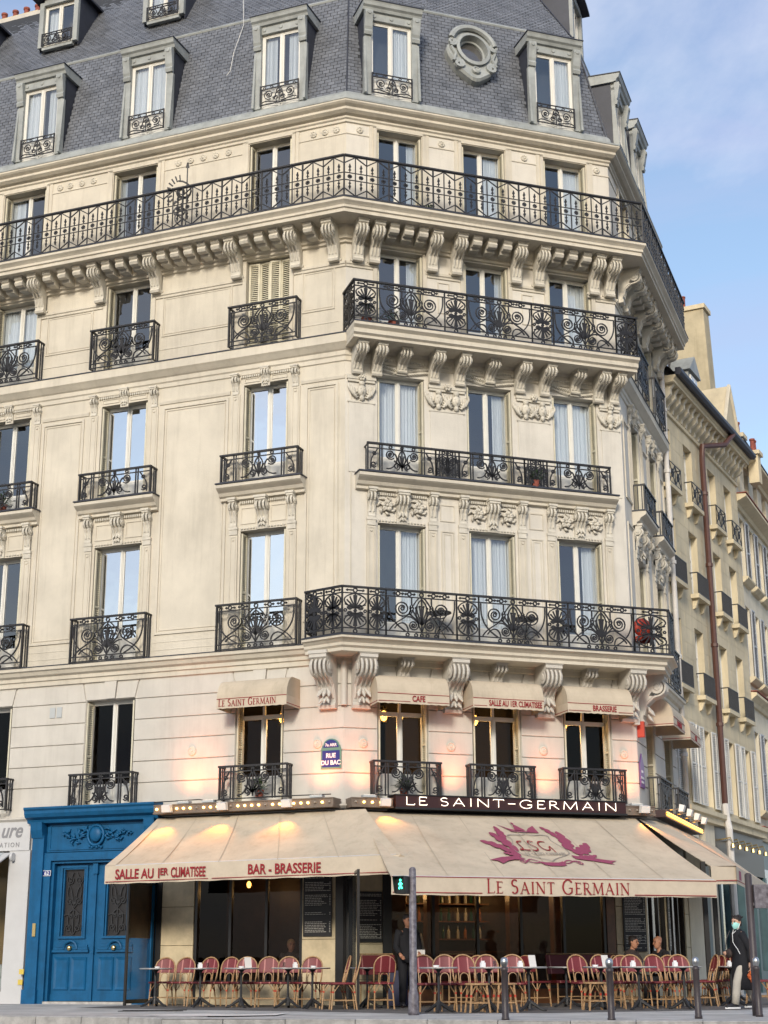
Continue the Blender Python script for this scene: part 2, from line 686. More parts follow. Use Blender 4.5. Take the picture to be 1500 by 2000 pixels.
def bez(p0, p1, p2, p3, n=10):
    out = []
    for i in range(n + 1):
        t = i / n
        u = 1 - t
        out.append(tuple(u ** 3 * a + 3 * u * u * t * b + 3 * u * t * t * c + t ** 3 * d for a, b, c, d in zip(p0, p1, p2, p3)))
    return out


def mirror(lines, w):
    return [[(w - x, z) for x, z in ln] for ln in lines]


def text_mesh(body, size, name, m, sx=1.0, bold=0.0, align='CENTER', depth=0.004, shear=0.0, spacing=1.0):
    cu = bpy.data.curves.new(name, 'FONT')
    cu.body = body
    cu.size = size
    cu.align_x = align
    cu.offset = bold
    cu.extrude = depth
    cu.shear = shear
    cu.space_character = spacing
    cu.resolution_u = 4
    o = bpy.data.objects.new(name, cu)
    COL.objects.link(o)
    dg = bpy.context.evaluated_depsgraph_get()
    me = bpy.data.meshes.new_from_object(o.evaluated_get(dg))
    bpy.data.objects.remove(o)
    bpy.data.curves.remove(cu)
    # lie in the xz plane facing -y
    me.transform(Matrix.Rotation(PI / 2, 4, 'X') @ Matrix.Diagonal((sx, 1, 1, 1)))
    me.materials.clear()
    me.materials.append(MATS[m])
    me.name = name
    return me
# ------------------------------------------------------------------ ground
structure(MB().quad((-900, -300, -0.14), (900, -300, -0.14), (900, 1500, -0.14), (-900, 1500, -0.14)).build('road', 'asphalt'))
# outer edge of the pavement, from the left street round the corner into the right street
KERB = [(-40, 41.5), (-12, 29.0), (-6.4, 26.0), (-4.0, 24.9), (-3.4, 24.3), (-1.5, 23.9), (0.6, 23.3), (2.6, 22.6), (5.3, 22.1), (9.0, 22.2), (13, 25), (18, 33), (40, 78), (90, 180)]
b = MB()
inner = [(-40, 60), (-12, 60), (-6.4, 60), (-4, 60), (-3.4, 60), (-1.5, 60), (.6, 60), (2.6, 60), (5.3, 60), (9, 60), (13, 60), (18, 60), (22, 78), (40, 180)]
for i in range(len(KERB) - 1):
    p, q, r_, s_ = KERB[i], KERB[i + 1], inner[i + 1], inner[i]
    b.quad((*p, 0), (*q, 0), (*r_, 0), (*s_, 0))
pave = structure(b.build('pavement', 'pavement_asphalt'))
# granite kerb stones, each a stone of its own
kerb_root = structure(empty('kerb', W0))
KP = [Vector((x, y, 0)) for x, y in KERB]
run = 0.0
for i in range(1, len(KP) - 3):
    p, q = KP[i], KP[i + 1]
    d = (q - p)
    L = d.length
    d.normalize()
    nrm = Vector((-d.y, d.x, 0))
    cnt = max(1, round(L / 1.05))
    low = -0.085 if i == 4 else 0.0
    for k in range(cnt):
        x0, x1 = L * k / cnt + 0.006, L * (k + 1) / cnt - 0.006
        wd = 0.9 if i < 4 else 0.62
        s_ = MB()
        z1 = 0.012 + random.uniform(-.004, .004) + low * 0.1
        s_.loop_prism([[(x0, 0, -.16), (x1, 0, -.16), (x1, wd, -.16), (x0, wd, -.16)], [(x0, 0, z1 - .02), (x1, 0, z1 - .02), (x1, wd, z1 - .02), (x0, wd, z1 - .02)],
                       [(x0 + .005, .02, z1), (x1 - .005, .02, z1), (x1 - .005, wd, z1), (x0 + .005, wd, z1)]])
        s_.build('kerb_stone', 'granite', kerb_root, Matrix.Translation(p) @ RZ(math.atan2(d.y, d.x)))
# white painted patch on the dropped kerb
b = MB()
top = [(-3.55, 26.2), (-3.0, 26.35), (-2.4, 25.9), (-1.9, 26.2), (-1.62, 26.9)]
bot = [(-4.05, 25.55), (-3.1, 25.25), (-2.5, 25.2), (-1.75, 25.5), (-1.62, 26.9)]
for i in range(4):
    b.quad((*bot[i], .018), (*bot[i + 1], .018), (*top[i + 1], .018), (*top[i], .018))
structure(b.build('white_road_marking', 'white_marking'))
b = MB()
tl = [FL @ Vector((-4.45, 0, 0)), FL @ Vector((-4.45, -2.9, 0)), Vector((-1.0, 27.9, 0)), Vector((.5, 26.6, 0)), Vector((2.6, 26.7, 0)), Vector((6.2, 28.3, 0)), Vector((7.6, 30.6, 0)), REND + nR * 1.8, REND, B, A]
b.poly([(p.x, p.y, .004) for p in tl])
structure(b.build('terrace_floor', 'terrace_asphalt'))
# cast-iron grating by the tables
grate = MB()
for k in range(12):
    grate.box(-4.75 + k * .09, -4.70 + k * .09, 28.6, 29.1, .004, .012)
grate.box(-4.78, -3.62, 28.55, 28.6, .003, .014).box(-4.78, -3.62, 29.1, 29.15, .003, .014)
tag(grate.build('pavement_grating', 'cast_iron'), 'small cast iron grating set in the pavement before the tables', 'grating')

# ------------------------------------------------------------------ the corner house
house = tag(empty('corner_building', Matrix.Translation(A)), 'ornate cream stone corner building with grey slate mansard and iron balconies', 'building')

COLS_L = [(-2.0, 1.14), (-5.77, 1.27), (-9.05, 1.27)]
COLS_F = [(1.34, 1.14), (3.53, 1.14), (5.73, 1.16)]
COLS_R = [(1.75, 1.1), (4.2, 1.1)]
FLOORS = [('e', 4.16, 6.62), ('1', 7.50, 10.26), ('2', 11.34, 13.82), ('3', 14.72, 17.0), ('5', 17.76, 20.16)]
FACADES = [('L', FL, -LLEN, 0.0, COLS_L), ('F', FF, 0.0, WF, COLS_F), ('R', FR, 0.0, RLEN, COLS_R)]


def wall(x0, x1, z0, z1, ops, y=0.0, depth=0.32):
    b = MB()
    xs = sorted(set([x0, x1] + [v for o in ops for v in (o[0], o[1]) if x0 < v < x1]))
    zs = sorted(set([z0, z1] + [v for o in ops for v in (o[2], o[3]) if z0 < v < z1]))
    for i in range(len(xs) - 1):
        for j in range(len(zs) - 1):
            cx, cz = (xs[i] + xs[i + 1]) / 2, (zs[j] + zs[j + 1]) / 2
            if any(o[0] < cx < o[1] and o[2] < cz < o[3] for o in ops):
                continue
            b.quad((xs[i], y, zs[j]), (xs[i + 1], y, zs[j]), (xs[i + 1], y, zs[j + 1]), (xs[i], y, zs[j + 1]))
    for a, c, d, e in ops:
        if c < x0 or a > x1:
            continue
        b.quad((a, y, d), (a, y, e), (a, y + depth, e), (a, y + depth, d))
        b.quad((c, y, e), (c, y, d), (c, y + depth, d), (c, y + depth, e))
        b.quad((a, y, e), (c, y, e), (c, y + depth, e), (a, y + depth, e))
        b.quad((c, y, d), (a, y, d), (a, y + depth, d), (c, y + depth, d))
    return b


for key, Fm, x0, x1, cols in FACADES:
    ops_up = [(cx - w / 2, cx + w / 2, z0, z1) for cx, w in cols for k, z0, z1 in FLOORS[1:]]
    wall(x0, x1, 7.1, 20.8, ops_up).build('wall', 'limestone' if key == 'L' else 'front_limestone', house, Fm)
    ops_e = [(cx - w / 2, cx + w / 2, FLOORS[0][1], FLOORS[0][2]) for cx, w in cols]
    wall(x0, x1, 4.0, 7.1, ops_e, 0.03, 0.32).build('wall', 'painted_stone', house, Fm)
    # rusticated courses of the entresol: every stone proud of its joints
    jz = [4.02, 4.69, 5.165, 5.64, 6.115, 6.59, 7.1]
    xs = [x0]
    for cx, w in sorted(cols):
        xs += [cx - w / 2 - .012, cx + w / 2 + .012]
    xs.append(x1)
    for ci in range(6):
        za, zb = jz[ci] + .011, jz[ci + 1] - .011
        for k in range(0, len(xs), 2):
            xa, xb = xs[k], xs[k + 1]
            if xb - xa < .1:
                continue
            fl = .06 if ci == 5 else 0      # flared lintel joints above
            l_in, r_in = (fl if k > 0 else 0), (fl if k + 2 < len(xs) else 0)
            if ci == 5:
                b = MB()
                ring = lambda yy, c: [(xa + c, yy, za + c), (xb - c, yy, za + c), (xb - r_in * 2 - c, yy, zb - c), (xa + l_in * 2 + c, yy, zb - c)]
                b.loop_prism([ring(.035, 0), ring(.008, 0), ring(0, .008)])
            else:
                b = MB().cbox(xa, xb, 0.0, .035, za, zb, .008)
            b.build('stone_block', 'painted_stone', house, Fm)
    # flat-arch stones over the entresol windows
    for cx, w in cols:
        a, c = cx - w / 2, cx + w / 2
        zt, zb = 7.085, 6.635
        sp = [a - .0, cx - .13, cx + .13, c + .0]
        tp = [a - .10, cx - .17, cx + .17, c + .10]
        for k in range(3):
            yy = -.035 if k == 1 else 0.0
            g = .008
            b = MB()
            q = [(sp[k] + g, zb), (sp[k + 1] - g, zb), (tp[k + 1] - g, zt), (tp[k] + g, zt)]
            b.prism_y(q, yy, .035)
            b.build('keystone' if k == 1 else 'lintel_stone', 'painted_stone', house, Fm)
    # small round plaques between the entresol windows
    plaq = {'L': [-3.62, -.60], 'F': [.43, 2.43, 4.62, 6.6], 'R': []}[key]
    for px in plaq:
        MB().lathe([(.10, 0), (.10, .03), (.075, .045), (.07, .03), (.03, .035), (.02, .05), (.001, .05)], 14, (px, 0, 5.33), 'y').build('round_plaque', 'carved_limestone', house, Fm)

# back of the house and its floors keep the rooms dark
back = [LEND, A, B, REND, Vector((9.5, 46, 0)), Vector((-10, 50, 0))]
b = MB()
b.quad(*[(p.x, p.y, z) for p, z in ((back[3], 0), (back[4], 0), (back[4], 21), (back[3], 21))])
b.quad(*[(p.x, p.y, z) for p, z in ((back[4], 0), (back[5], 0), (back[5], 21), (back[4], 21))])
b.quad(*[(p.x, p.y, z) for p, z in ((back[5], 0), (back[0], 0), (back[0], 21), (back[5], 21))])
b.build('rear_wall', 'room', house, W0)
ctr = Vector((-.5, 41, 0))
for z in (3.75, 7.2, 11.1, 14.5, 17.55, 20.75):
    pts = [p + (ctr - p) * .012 for p in back]
    MB().poly([(p.x, p.y, z) for p in pts]).build('floor_slab', 'room', house, W0)
# partition walls a little behind the windows
for key, Fm, x0, x1, cols in FACADES:
    xi0, xi1 = (x0 + .1, x1 - 2.2) if key == 'L' else ((x0 + 2.0, x1 - .3) if key == 'F' else (x0 + 1.2, x1 - .1))
    MB().box(xi0, xi1, 3.2, 3.25, 4.1, 20.7).build('partition', 'room', house, Fm)

# string courses and cornices
sweep('string_course', [(0, 7.02), (.05, 7.04), (.05, 7.14), (.09, 7.16), (.09, 7.24), (.16, 7.28), (.20, 7.36), (.25, 7.38), (.25, 7.45), (0, 7.50)], 'limestone', house)
sweep('drip_flashing', [(.252, 7.452), (.268, 7.456), (.268, 7.475), (.02, 7.505)], 'dark_zinc', house)
sweep('string_course', [(0, 14.05), (.03, 14.07), (.03, 14.17), (.06, 14.20), (.06, 14.30), (.10, 14.33), (.18, 14.42), (.22, 14.46), (.22, 14.66), (0, 14.71)], 'limestone', house)
sweep('drip_flashing', [(.222, 14.662), (.238, 14.666), (.238, 14.69), (.02, 14.715)], 'dark_zinc', house)
sweep('ledge', [(0, 3.92), (.10, 3.94), (.16, 3.99), (.16, 4.02), (0, 4.05)], 'painted_stone', house)
# great balcony of the fifth floor
sweep('balcony_slab', [(0, 17.02), (.06, 17.04), (.06, 17.10), (.12, 17.12), (.12, 17.20), (.20, 17.36), (.24, 17.42), (.80, 17.42), (.80, 17.50), (.84, 17.52), (.84, 17.58), (.88, 17.62), (.93, 17.66), (.93, 17.72), (0, 17.76)], 'limestone', house)
sweep('drip_flashing', [(.93, 17.725), (.945, 17.725), (.945, 17.75), (.0, 17.79)], 'dark_zinc', house)
for key, Fm, x0, x1, cols in FACADES:      # low mouldings stop at the window openings
    ed = [x0] + [v for cx, w in sorted(cols) for v in (cx - w / 2 - .11, cx + w / 2 + .11)] + [x1]
    e2 = [x0] + [v for cx, w in sorted(cols) for v in (cx - w / 2 - .34, cx + w / 2 + .34)] + [x1]
    for k in range(0, len(ed), 2):
        if ed[k + 1] - ed[k] > .05:
            MB().prism_x([(0, 16.42), (-.03, 16.43), (-.03, 16.48), (-.055, 16.50), (-.055, 16.56), (0, 16.58)], ed[k], ed[k + 1]).build('string_course', 'limestone', house, Fm)
        if key == 'L' and e2[k + 1] - e2[k] > .05:
            MB().prism_x([(0, 13.62), (-.025, 13.63), (-.04, 13.69), (-.04, 13.72), (0, 13.735)], e2[k], e2[k + 1]).build('string_course', 'limestone', house, Fm)
# roof cornice
sweep('roof_cornice', [(0, 20.22), (.04, 20.24), (.04, 20.30), (.08, 20.33), (.08, 20.38), (.16, 20.41), (.24, 20.47), (.24, 20.53), (.32, 20.58), (.36, 20.62), (.36, 20.66), (0, 20.68)], 'limestone', house)
sweep('gutter', [(.36, 20.662), (.375, 20.665), (.375, 20.71), (.30, 20.72), (.14, 20.74), (.10, 20.98), (.02, 21.08), (-.2, 21.10)], 'zinc', house)

# ---- consoles
def console(w, d, h, ribs=3, leaf=False):
    """scroll bracket hanging from z=0, standing out to y=-d"""
    prof = [(0, 0), (-d, 0), (-d, -.07 * h)]
    for i in range(11):
        a = rad(80 - i * 21)
        prof.append((-d + .17 * h - .17 * h * math.cos(rad(10 + i * 17)), -.24 * h + .17 * h * math.cos(rad(i * 17 - 0)) ))
    prof += [(-d * .58, -.42 * h), (-d * .34, -.54 * h), (-d * .22, -.72 * h), (-d * .18, -.88 * h), (-d * .24, -.94 * h), (-d * .20, -h), (0, -h)]
    b = MB()
    b.prism_x(prof, -w / 2, w / 2)
    b.box(-w / 2 - .02, w / 2 + .02, -d - .02, 0, 0.001, .05 * h + .02)
    cy, cz, R_ = -d + .17 * h, -.24 * h, .17 * h
    for k in range(ribs):
        x = -w / 2 + w * (k + .5) / ribs
        pts = [(x, cy - R_ * math.cos(rad(a)) * 1.0, cz + R_ * math.sin(rad(a))) for a in range(80, -71, -25)]
        pts += [(x, -d * .56, -.44 * h), (x, -d * .30, -.58 * h), (x, -d * .20, -.8 * h)]
        b.tube(pts, w / ribs * .30, 6)
    for sx in (-1, 1):
        b.lathe([(R_ * .8, 0), (R_ * .8, .012), (R_ * .45, .014), (R_ * .35, .03), (.002, .03)] if sx > 0 else [(.002, -.03), (R_ * .35, -.03), (R_ * .45, -.014), (R_ * .8, -.012), (R_ * .8, 0)], 12, (sx * w / 2, cy, cz), 'x')
    if leaf:
        for sx in (-1, 0, 1):
            b.tube([(sx * w * .10, -d * .34, -.62 * h), (sx * w * .28, -d * .42, -.72 * h), (sx * w * .34, -d * .52, -.80 * h)], [.05 * w, .13 * w, .03 * w], 6)
            b.tube([(sx * w * .06, -d * .32, -.78 * h), (sx * w * .2, -d * .40, -.86 * h), (sx * w * .3, -d * .46, -.92 * h)], [.05 * w, .10 * w, .03 * w], 6)
    return b


con_big5 = console(.25, .56, .84).mesh('console', 'carved_limestone')
mod5 = MB()
mod5.prism_x([(0, 0), (-.52, 0), (-.52, -.06), (-.47, -.09), (-.50, -.15), (-.46, -.21), (-.39, -.23), (-.30, -.20), (-.26, -.27), (0, -.27)], -.11, .11)
mod5.box(-.13, .13, -.54, 0, .001, .035)
mod5m = mod5.mesh('modillion', 'carved_limestone')
con_big3 = console(.24, .60, .62).mesh('console', 'carved_limestone')
con_mid3 = console(.24, .50, .46).mesh('console', 'carved_limestone')
con_big1 = console(.40, .66, 1.10, 4, True).mesh('console', 'painted_stone')
con_mid1 = console(.26, .40, .42, 3).mesh('console', 'painted_stone')
con_side = console(.17, .16, .62, 2).mesh('console', 'carved_limestone')
con_key = console(.27, .22, .70, 3, True).mesh('console', 'carved_limestone')


def put(name, me, Fm, x, y, z):
    return obj(name, me, house, Fm @ T(x, y, z))


BIG5 = {'L': [-.25, -1.22, -2.78, -4.98, -6.55, -8.28, -9.85, -11.6], 'F': [.25, .66, 2.1, 2.72, 4.26, 4.86, 6.34, 6.76], 'R': [.3, .9, 2.4, 3.4, 5.0, 5.6]}
for key, Fm, x0, x1, cols in FACADES:
    bl = sorted(BIG5[key])
    for x in bl:
        put('console', con_big5, Fm, x, -.07, 17.38)
        MB().box(x - .15, x + .15, -.06, 0, 16.58, 16.63).box(x - .13, x + .13, -.05, 0, 16.50, 16.58).build('console_foot', 'carved_limestone', house, Fm)
    for p, q in zip(bl[:-1], bl[1:]):
        gap = q - p
        if gap < .75:
            continue
        n = max(1, round(gap / .39) - 1)
        for k in range(n):
            put('modillion', mod5m, Fm, p + gap * (k + 1) / (n + 1), -.10, 17.40)

# ---- front balcony of the third floor, on consoles
def slab_path(x0, x1, retL=0.0, retR=0.0):
    """outline of a front slab: runs out from the wall, along the front and back again"""
    def f(o):
        return [FF @ Vector((x0 - o * .15, .0, 0)), FF @ Vector((x0 - o * .15, -o, 0)), FF @ Vector((x1 + o * .10, -o, 0)), FF @ Vector((x1 + o * .10, .3, 0))]
    return f


SL3 = [(0, 14.36), (.74, 14.36), (.74, 14.42), (.80, 14.46), (.80, 14.56), (.88, 14.62), (.88, 14.69), (0, 14.72)]
sweep('balcony_slab', SL3, 'limestone', house, slab_path(.08, 7.0))
sweep('drip_flashing', [(.88, 14.692), (.895, 14.692), (.895, 14.72), (0, 14.74)], 'dark_zinc', house, slab_path(.08, 7.0))
for x in (.25, .72, 2.12, 2.76, 4.28, 4.92, 6.33, 6.74):
    put('console', con_big3, FF, x, -.03, 14.34)
for cx, w in COLS_F:
    put('console', con_mid3, FF, cx, -.02, 14.34)
# first-floor balcony slab wraps the corner on both sides
def slab1(o):
    k = o / .9
    return [FL @ Vector((-.62 - .1 * k, 0, 0)), FL @ Vector((-.62 - .1 * k, -o * .72, 0)), A + mA * o, B + mB * o * 1.0 + (FF.to_3x3() @ Vector((.12 * k, 0, 0))), FR @ Vector((.75 + .05 * k, -o, 0)), FR @ Vector((.75 + .05 * k, 0, 0))]


sweep('balcony_slab', [(0, 7.17), (.70, 7.17), (.70, 7.24), (.76, 7.28), (.76, 7.34), (.84, 7.40), (.90, 7.42), (.90, 7.47), (0, 7.51)], 'limestone', house, slab1)
sweep('drip_flashing', [(.90, 7.472), (.918, 7.472), (.918, 7.50), (0, 7.53)], 'dark_zinc', house, slab1)
for x in (.36, 2.46, 4.66, 6.74):
    put('console', con_big1, FF, x, 0, 7.15)
put('console', con_big1, FL, -.34, 0, 7.15)
put('console', con_big1, FR, .45, 0, 7.15)
for cx, w in COLS_F:
    put('console', con_mid1, FF, cx, 0, 7.15)
MB().lathe([(.07, 0), (.07, .95)], 10, (0, 0, 6.12)).build('corner_bead', 'painted_stone', house, Matrix.Translation(A + mA * .03))
MB().box(6.86, 6.99, -.12, .2, 6.0, 6.95).build('corner_bead', 'painted_stone', house, FF)

# ---- mouldings of the walls
def panel_frame(x0, x1, z0, z1, t=.055, d=.03):
    b = MB()
    for (a, c, e, g) in ((x0, x1, z1 - t, z1), (x0, x1, z0, z0 + t), (x0, x0 + t, z0 + t, z1 - t), (x1 - t, x1, z0 + t, z1 - t)):
        b.box(a, c, -d, .01, e, g)
    i = t + .035
    u = .022
    for (a, c, e, g) in ((x0 + i, x1 - i, z1 - i - u, z1 - i), (x0 + i, x1 - i, z0 + i, z0 + i + u), (x0 + i, x0 + i + u, z0 + i + u, z1 - i - u), (x1 - i - u, x1 - i, z0 + i + u, z1 - i - u)):
        b.box(a, c, -d * .55, .01, e, g)
    return b


def small_frame(x0, x1, z0, z1, t=.025, d=.018):
    b = MB()
    for (a, c, e, g) in ((x0, x1, z1 - t, z1), (x0, x1, z0, z0 + t), (x0, x0 + t, z0 + t, z1 - t), (x1 - t, x1, z0 + t, z1 - t)):
        b.box(a, c, -d, .01, e, g)
    return b


for (xa, xb) in ((-.98, -.17), (-4.70, -2.95), (-8.05, -6.87), (-11.6, -10.0)):
    panel_frame(xa, xb, 8.02, 13.56).build('panel_moulding', 'limestone', house, FL)
    b = MB()
    for z in (7.66, 7.84):
        b.box(xa - .1, xb + .1, -.008, .005, z, z + .012)
    b.build('wall_joint', 'carved_limestone', house, FL)
for (xa, xb) in ((-1.11, -.27), (-4.83, -2.94), (-8.13, -6.79)):
    small_frame(xa, xb, 15.40, 16.45, .03, .02).build('panel_moulding', 'limestone', house, FL)
    small_frame(xa + .06, xb - .06, 15.46, 16.39, .016, .012).build('panel_moulding', 'limestone', house, FL)
    b = MB().box(xa - .1, xb + .1, -.012, .005, 15.06, 15.075)
    b.build('wall_joint', 'carved_limestone', house, FL)
for xa, xb in ((2.28, 2.58), (4.44, 4.76)):
    small_frame(xa, xb, 15.55, 16.35).build('panel_moulding', 'limestone', house, FF)
for (xa, xb) in ((2.55, 3.35), (.2, .9), (5.1, 5.7)):
    panel_frame(xa, xb, 8.02, 10.9, .04).build('panel_moulding', 'limestone', house, FR)
    panel_frame(xa, xb, 11.5, 13.5, .04).build('panel_moulding', 'limestone', house, FR)

# window surrounds: architraves, side pilasters, heads
def dentils(x0, x1, z, pitch=.06, w=.035, d=.05, h=.05):
    b = MB()
    n = int((x1 - x0) / pitch)
    for k in range(n):
        x = x0 + (x1 - x0) * (k + .5) / n
        b.box(x - w / 2, x + w / 2, -d, 0, z, z + h)
    return b


def egg_band(x0, x1, z, r=.028, pitch=.075):
    b = MB()
    n = int((x1 - x0) / pitch)
    for k in range(n):
        x = x0 + (x1 - x0) * (k + .5) / n
        b.blob((x, -.02, z), (pitch * .42, .03, r), 6, 3)
    b.box(x0, x1, -.015, .005, z - r - .02, z - r)
    return b


def pilaster(xc, w, z0, z1, d=.045):
    b = MB().box(xc - w / 2, xc + w / 2, -d, .01, z0, z1)
    t = .02
    i = .035
    for (a, c, e, g) in ((xc - w / 2 + i, xc + w / 2 - i, z1 - i - t, z1 - i), (xc - w / 2 + i, xc - w / 2 + i + t, z0, z1 - i - t), (xc + w / 2 - i - t, xc + w / 2 - i, z0, z1 - i - t)):
        b.box(a, c, -d - .014, -d + .002, e, g)
    b.lathe([(.035, 0), (.025, .02), (.001, .02)], 8, (xc, -d, z1 - .11), 'y')
    return b


def head_small(Fm, cx, w):
    """second-floor head: small consoles, dentils and keystone under the string course"""
    for s in (-1, 1):
        x = cx + s * (w / 2 + .20)
        obj('console', con_side, house, Fm @ T(x, -.02, 14.06) @ Matrix.Diagonal((.95, .8, .75, 1)))
        pilaster(x, .22, 11.36, 13.60, .03).build('pilaster', 'limestone', house, Fm)
    dentils(cx - w / 2 - .08, cx + w / 2 + .08, 13.995, .055).build('dentil_band', 'carved_limestone', house, Fm)
    small_frame(cx - w / 2 + .02, cx - .15, 13.87, 13.98, .018).build('panel_moulding', 'limestone', house, Fm)
    small_frame(cx + .15, cx + w / 2 - .02, 13.87, 13.98, .018).build('panel_moulding', 'limestone', house, Fm)
    obj('keystone', con_key, house, Fm @ T(cx, 0, 14.16) @ Matrix.Diagonal((.8, .55, .62, 1)))


def sill_ledge(x0, x1, Fm):
    b = MB()
    b.prism_x([(0.02, 10.98), (-.10, 11.0), (-.10, 11.06), (-.16, 11.09), (-.20, 11.16), (-.30, 11.22), (-.34, 11.25), (-.34, 11.32), (.02, 11.35)], x0, x1)
    o = b.build('sill_ledge', 'limestone', house, Fm)
    MB().box(x0 - .02, x1 + .02, -.36, 0, 11.335, 11.365).build('drip_flashing', 'dark_zinc', house, Fm)
    return o


def head_rich(Fm, cx, w, flowers=False):
    """first-floor head: side consoles on pilasters, central acanthus console, egg moulding"""
    for s in (-1, 1):
        x = cx + s * (w / 2 + .16)
        obj('console', con_side, house, Fm @ T(x, -.045, 10.98))
        MB().box(x - .11, x + .11, -.075, .01, 10.30, 10.36).box(x - .10, x + .10, -.06, .01, 10.18, 10.30).build('console_foot', 'carved_limestone', house, Fm)
        pilaster(x, .21, 7.52, 10.17).build('pilaster', 'limestone', house, Fm)
    dentils(cx - w / 2 - .02, cx + w / 2 + .02, 10.90, .05, .03, .06, .06).build('dentil_band', 'carved_limestone', house, Fm)
    egg_band(cx - w / 2, cx + w / 2, 10.31).build('egg_moulding', 'carved_limestone', house, Fm)
    obj('keystone', con_key, house, Fm @ T(cx, 0, 10.96))
    if not flowers:
        small_frame(cx - w / 2 + .0, cx - .18, 10.42, 10.82, .03).build('panel_moulding', 'limestone', house, Fm)
        small_frame(cx + .18, cx + w / 2 - .0, 10.42, 10.82, .03).build('panel_moulding', 'limestone', house, Fm)
    else:
        for s in (-1, 1):
            fx, fz = cx + s * .37, 10.66
            b = MB()
            for k in range(5):
                a = 2 * PI * k / 5 + .3
                ca, sa = math.cos(a), math.sin(a)
                for q in (-.030, .030):      # each petal is two lobes meeting in a point
                    b.tube([(fx + .03 * ca, -.07, fz + .03 * sa), (fx + .09 * ca - q * sa, -.085, fz + .09 * sa + q * ca), (fx + .155 * ca, -.05, fz + .155 * sa)], [.018, .040, .010], 6)
            b.blob((fx, -.10, fz), .036, 7, 4)
            for k in range(7):
                a = 2 * PI * k / 7
                c_, s_ = math.cos(a), math.sin(a)
                b.tube([(fx + .13 * c_, -.02, fz + .13 * s_), (fx + .19 * math.cos(a + .25), -.06, fz + .19 * math.sin(a + .25)), (fx + .235 * math.cos(a + .6), -.02, fz + .22 * math.sin(a + .6))], [.02, .034, .012], 5)
            b.build('carved_flower', 'carved_limestone', house, Fm, True)


for cx, w in COLS_L:
    head_small(FL, cx, w)
    head_rich(FL, cx, w)
    sill_ledge(cx - 1.06, cx + 1.06, FL)
for cx, w in COLS_F:
    head_rich(FF, cx, w, True)
for cx, w in COLS_R:
    head_rich(FR, cx, w, True)
    sill_ledge(cx - .85, cx + .85, FR)
    head_small(FR, cx, w)
# long ledge of the front, breaking forward over each window
sill_ledge(.24, 6.63, FF)
for xa, xb in ((2.06, 2.82), (4.26, 5.02)):
    small_frame(xa + .2, xb - .2, 10.42, 10.82, .025).build('panel_moulding', 'limestone', house, FF)
    panel_frame(xa + .22, xb - .22, 7.56, 10.2, .03, .02).build('panel_moulding', 'limestone', house, FF)

# carved piers of the front second floor
def mask_relief(x, z, k=1.0):
    b = MB()
    b.blob((x, -.06, z), (.085 * k, .07, .11 * k), 8, 6)
    b.blob((x, -.12, z - .02 * k), (.025 * k, .03, .045 * k), 6, 4)
    for s in (-1, 1):
        b.blob((x + s * .035 * k, -.11, z + .03 * k), (.02 * k, .02, .014 * k), 5, 3)
        for q in range(3):
            r0 = (.10 + .05 * q) * k
            b.tube([(x + s * .05 * k, -.03, z - .10 * k + q * .05 * k), (x + s * (.10 + .04 * q) * k, -.055, z - .13 * k + .03 * q * k), (x + s * (.15 + .045 * q) * k, -.055, z - .04 * k + .05 * q * k), (x + s * (.13 + .06 * q) * k, -.03, z + .06 * k + .04 * q * k)], [.016 * k, .028 * k, .026 * k, .010 * k], 5)
    b.blob((x, -.07, z + .14 * k), (.06 * k, .05, .05 * k), 6, 4)
    b.blob((x, -.06, z - .13 * k), (.05 * k, .05, .06 * k), 6, 4)
    return b


for xa, xb, masks in ((.03, .72, [.38]), (2.0, 2.92, [2.24, 2.68]), (4.2, 5.1, [4.44, 4.87]), (6.37, 6.93, [6.65])):
    MB().box(xa, xb, -.07, .01, 13.62, 13.72).box(xa + .02, xb - .02, -.05, .01, 13.56, 13.62).box(xa + .02, xb - .02, -.035, .01, 13.06, 13.10).build('capital_moulding', 'carved_limestone', house, FF)
    MB().box(xa + .05, xb - .05, -.02, .01, 11.4, 13.06).build('pier_face', 'front_limestone', house, FF)
    for mx_ in masks:
        mask_relief(mx_, 13.34, 1.3).build('carved_mask', 'carved_limestone', house, FF, True)
    b = MB()
    c0 = (xa + xb) / 2
    for k in range(6):
        a = 2 * PI * k / 6
        b.blob((c0 + .055 * math.cos(a), -.10, 13.66 + .055 * math.sin(a)), .04, 6, 4)
    b.blob((c0, -.13, 13.66), .03, 6, 4)
    b.build('carved_rosette', 'carved_limestone', house, FF, True)
dentils(.3, 6.75, 14.14, .07, .04, .05, .06).build('dentil_band', 'carved_limestone', house, FF)
# palm sprays over the second-floor front windows
for cx, w in COLS_F:
    b = MB()
    for s in (-1, 1):
        for k in range(9):
            t = k / 8
            x0 = cx + s * (.06 + .50 * t)
            z0 = 13.90 + .10 * t
            for up in (1, -1):
                b.tube([(x0, -.012, z0), (x0 + s * .10, -.055, z0 + up * .05 + .02), (x0 + s * .17, -.012, z0 + up * .09 + .03)], [.012, .020, .005], 4)
        b.tube([(cx + s * .03, -.015, 13.88), (cx + s * .3, -.02, 13.93), (cx + s * .6, -.015, 14.02)], .011, 4)
    b.box(cx - .12, cx + .12, -.06, 0, 13.84, 13.90).box(cx - .08, cx + .08, -.08, 0, 13.90, 14.0)
    b.build('palm_carving', 'carved_limestone', house, FF)

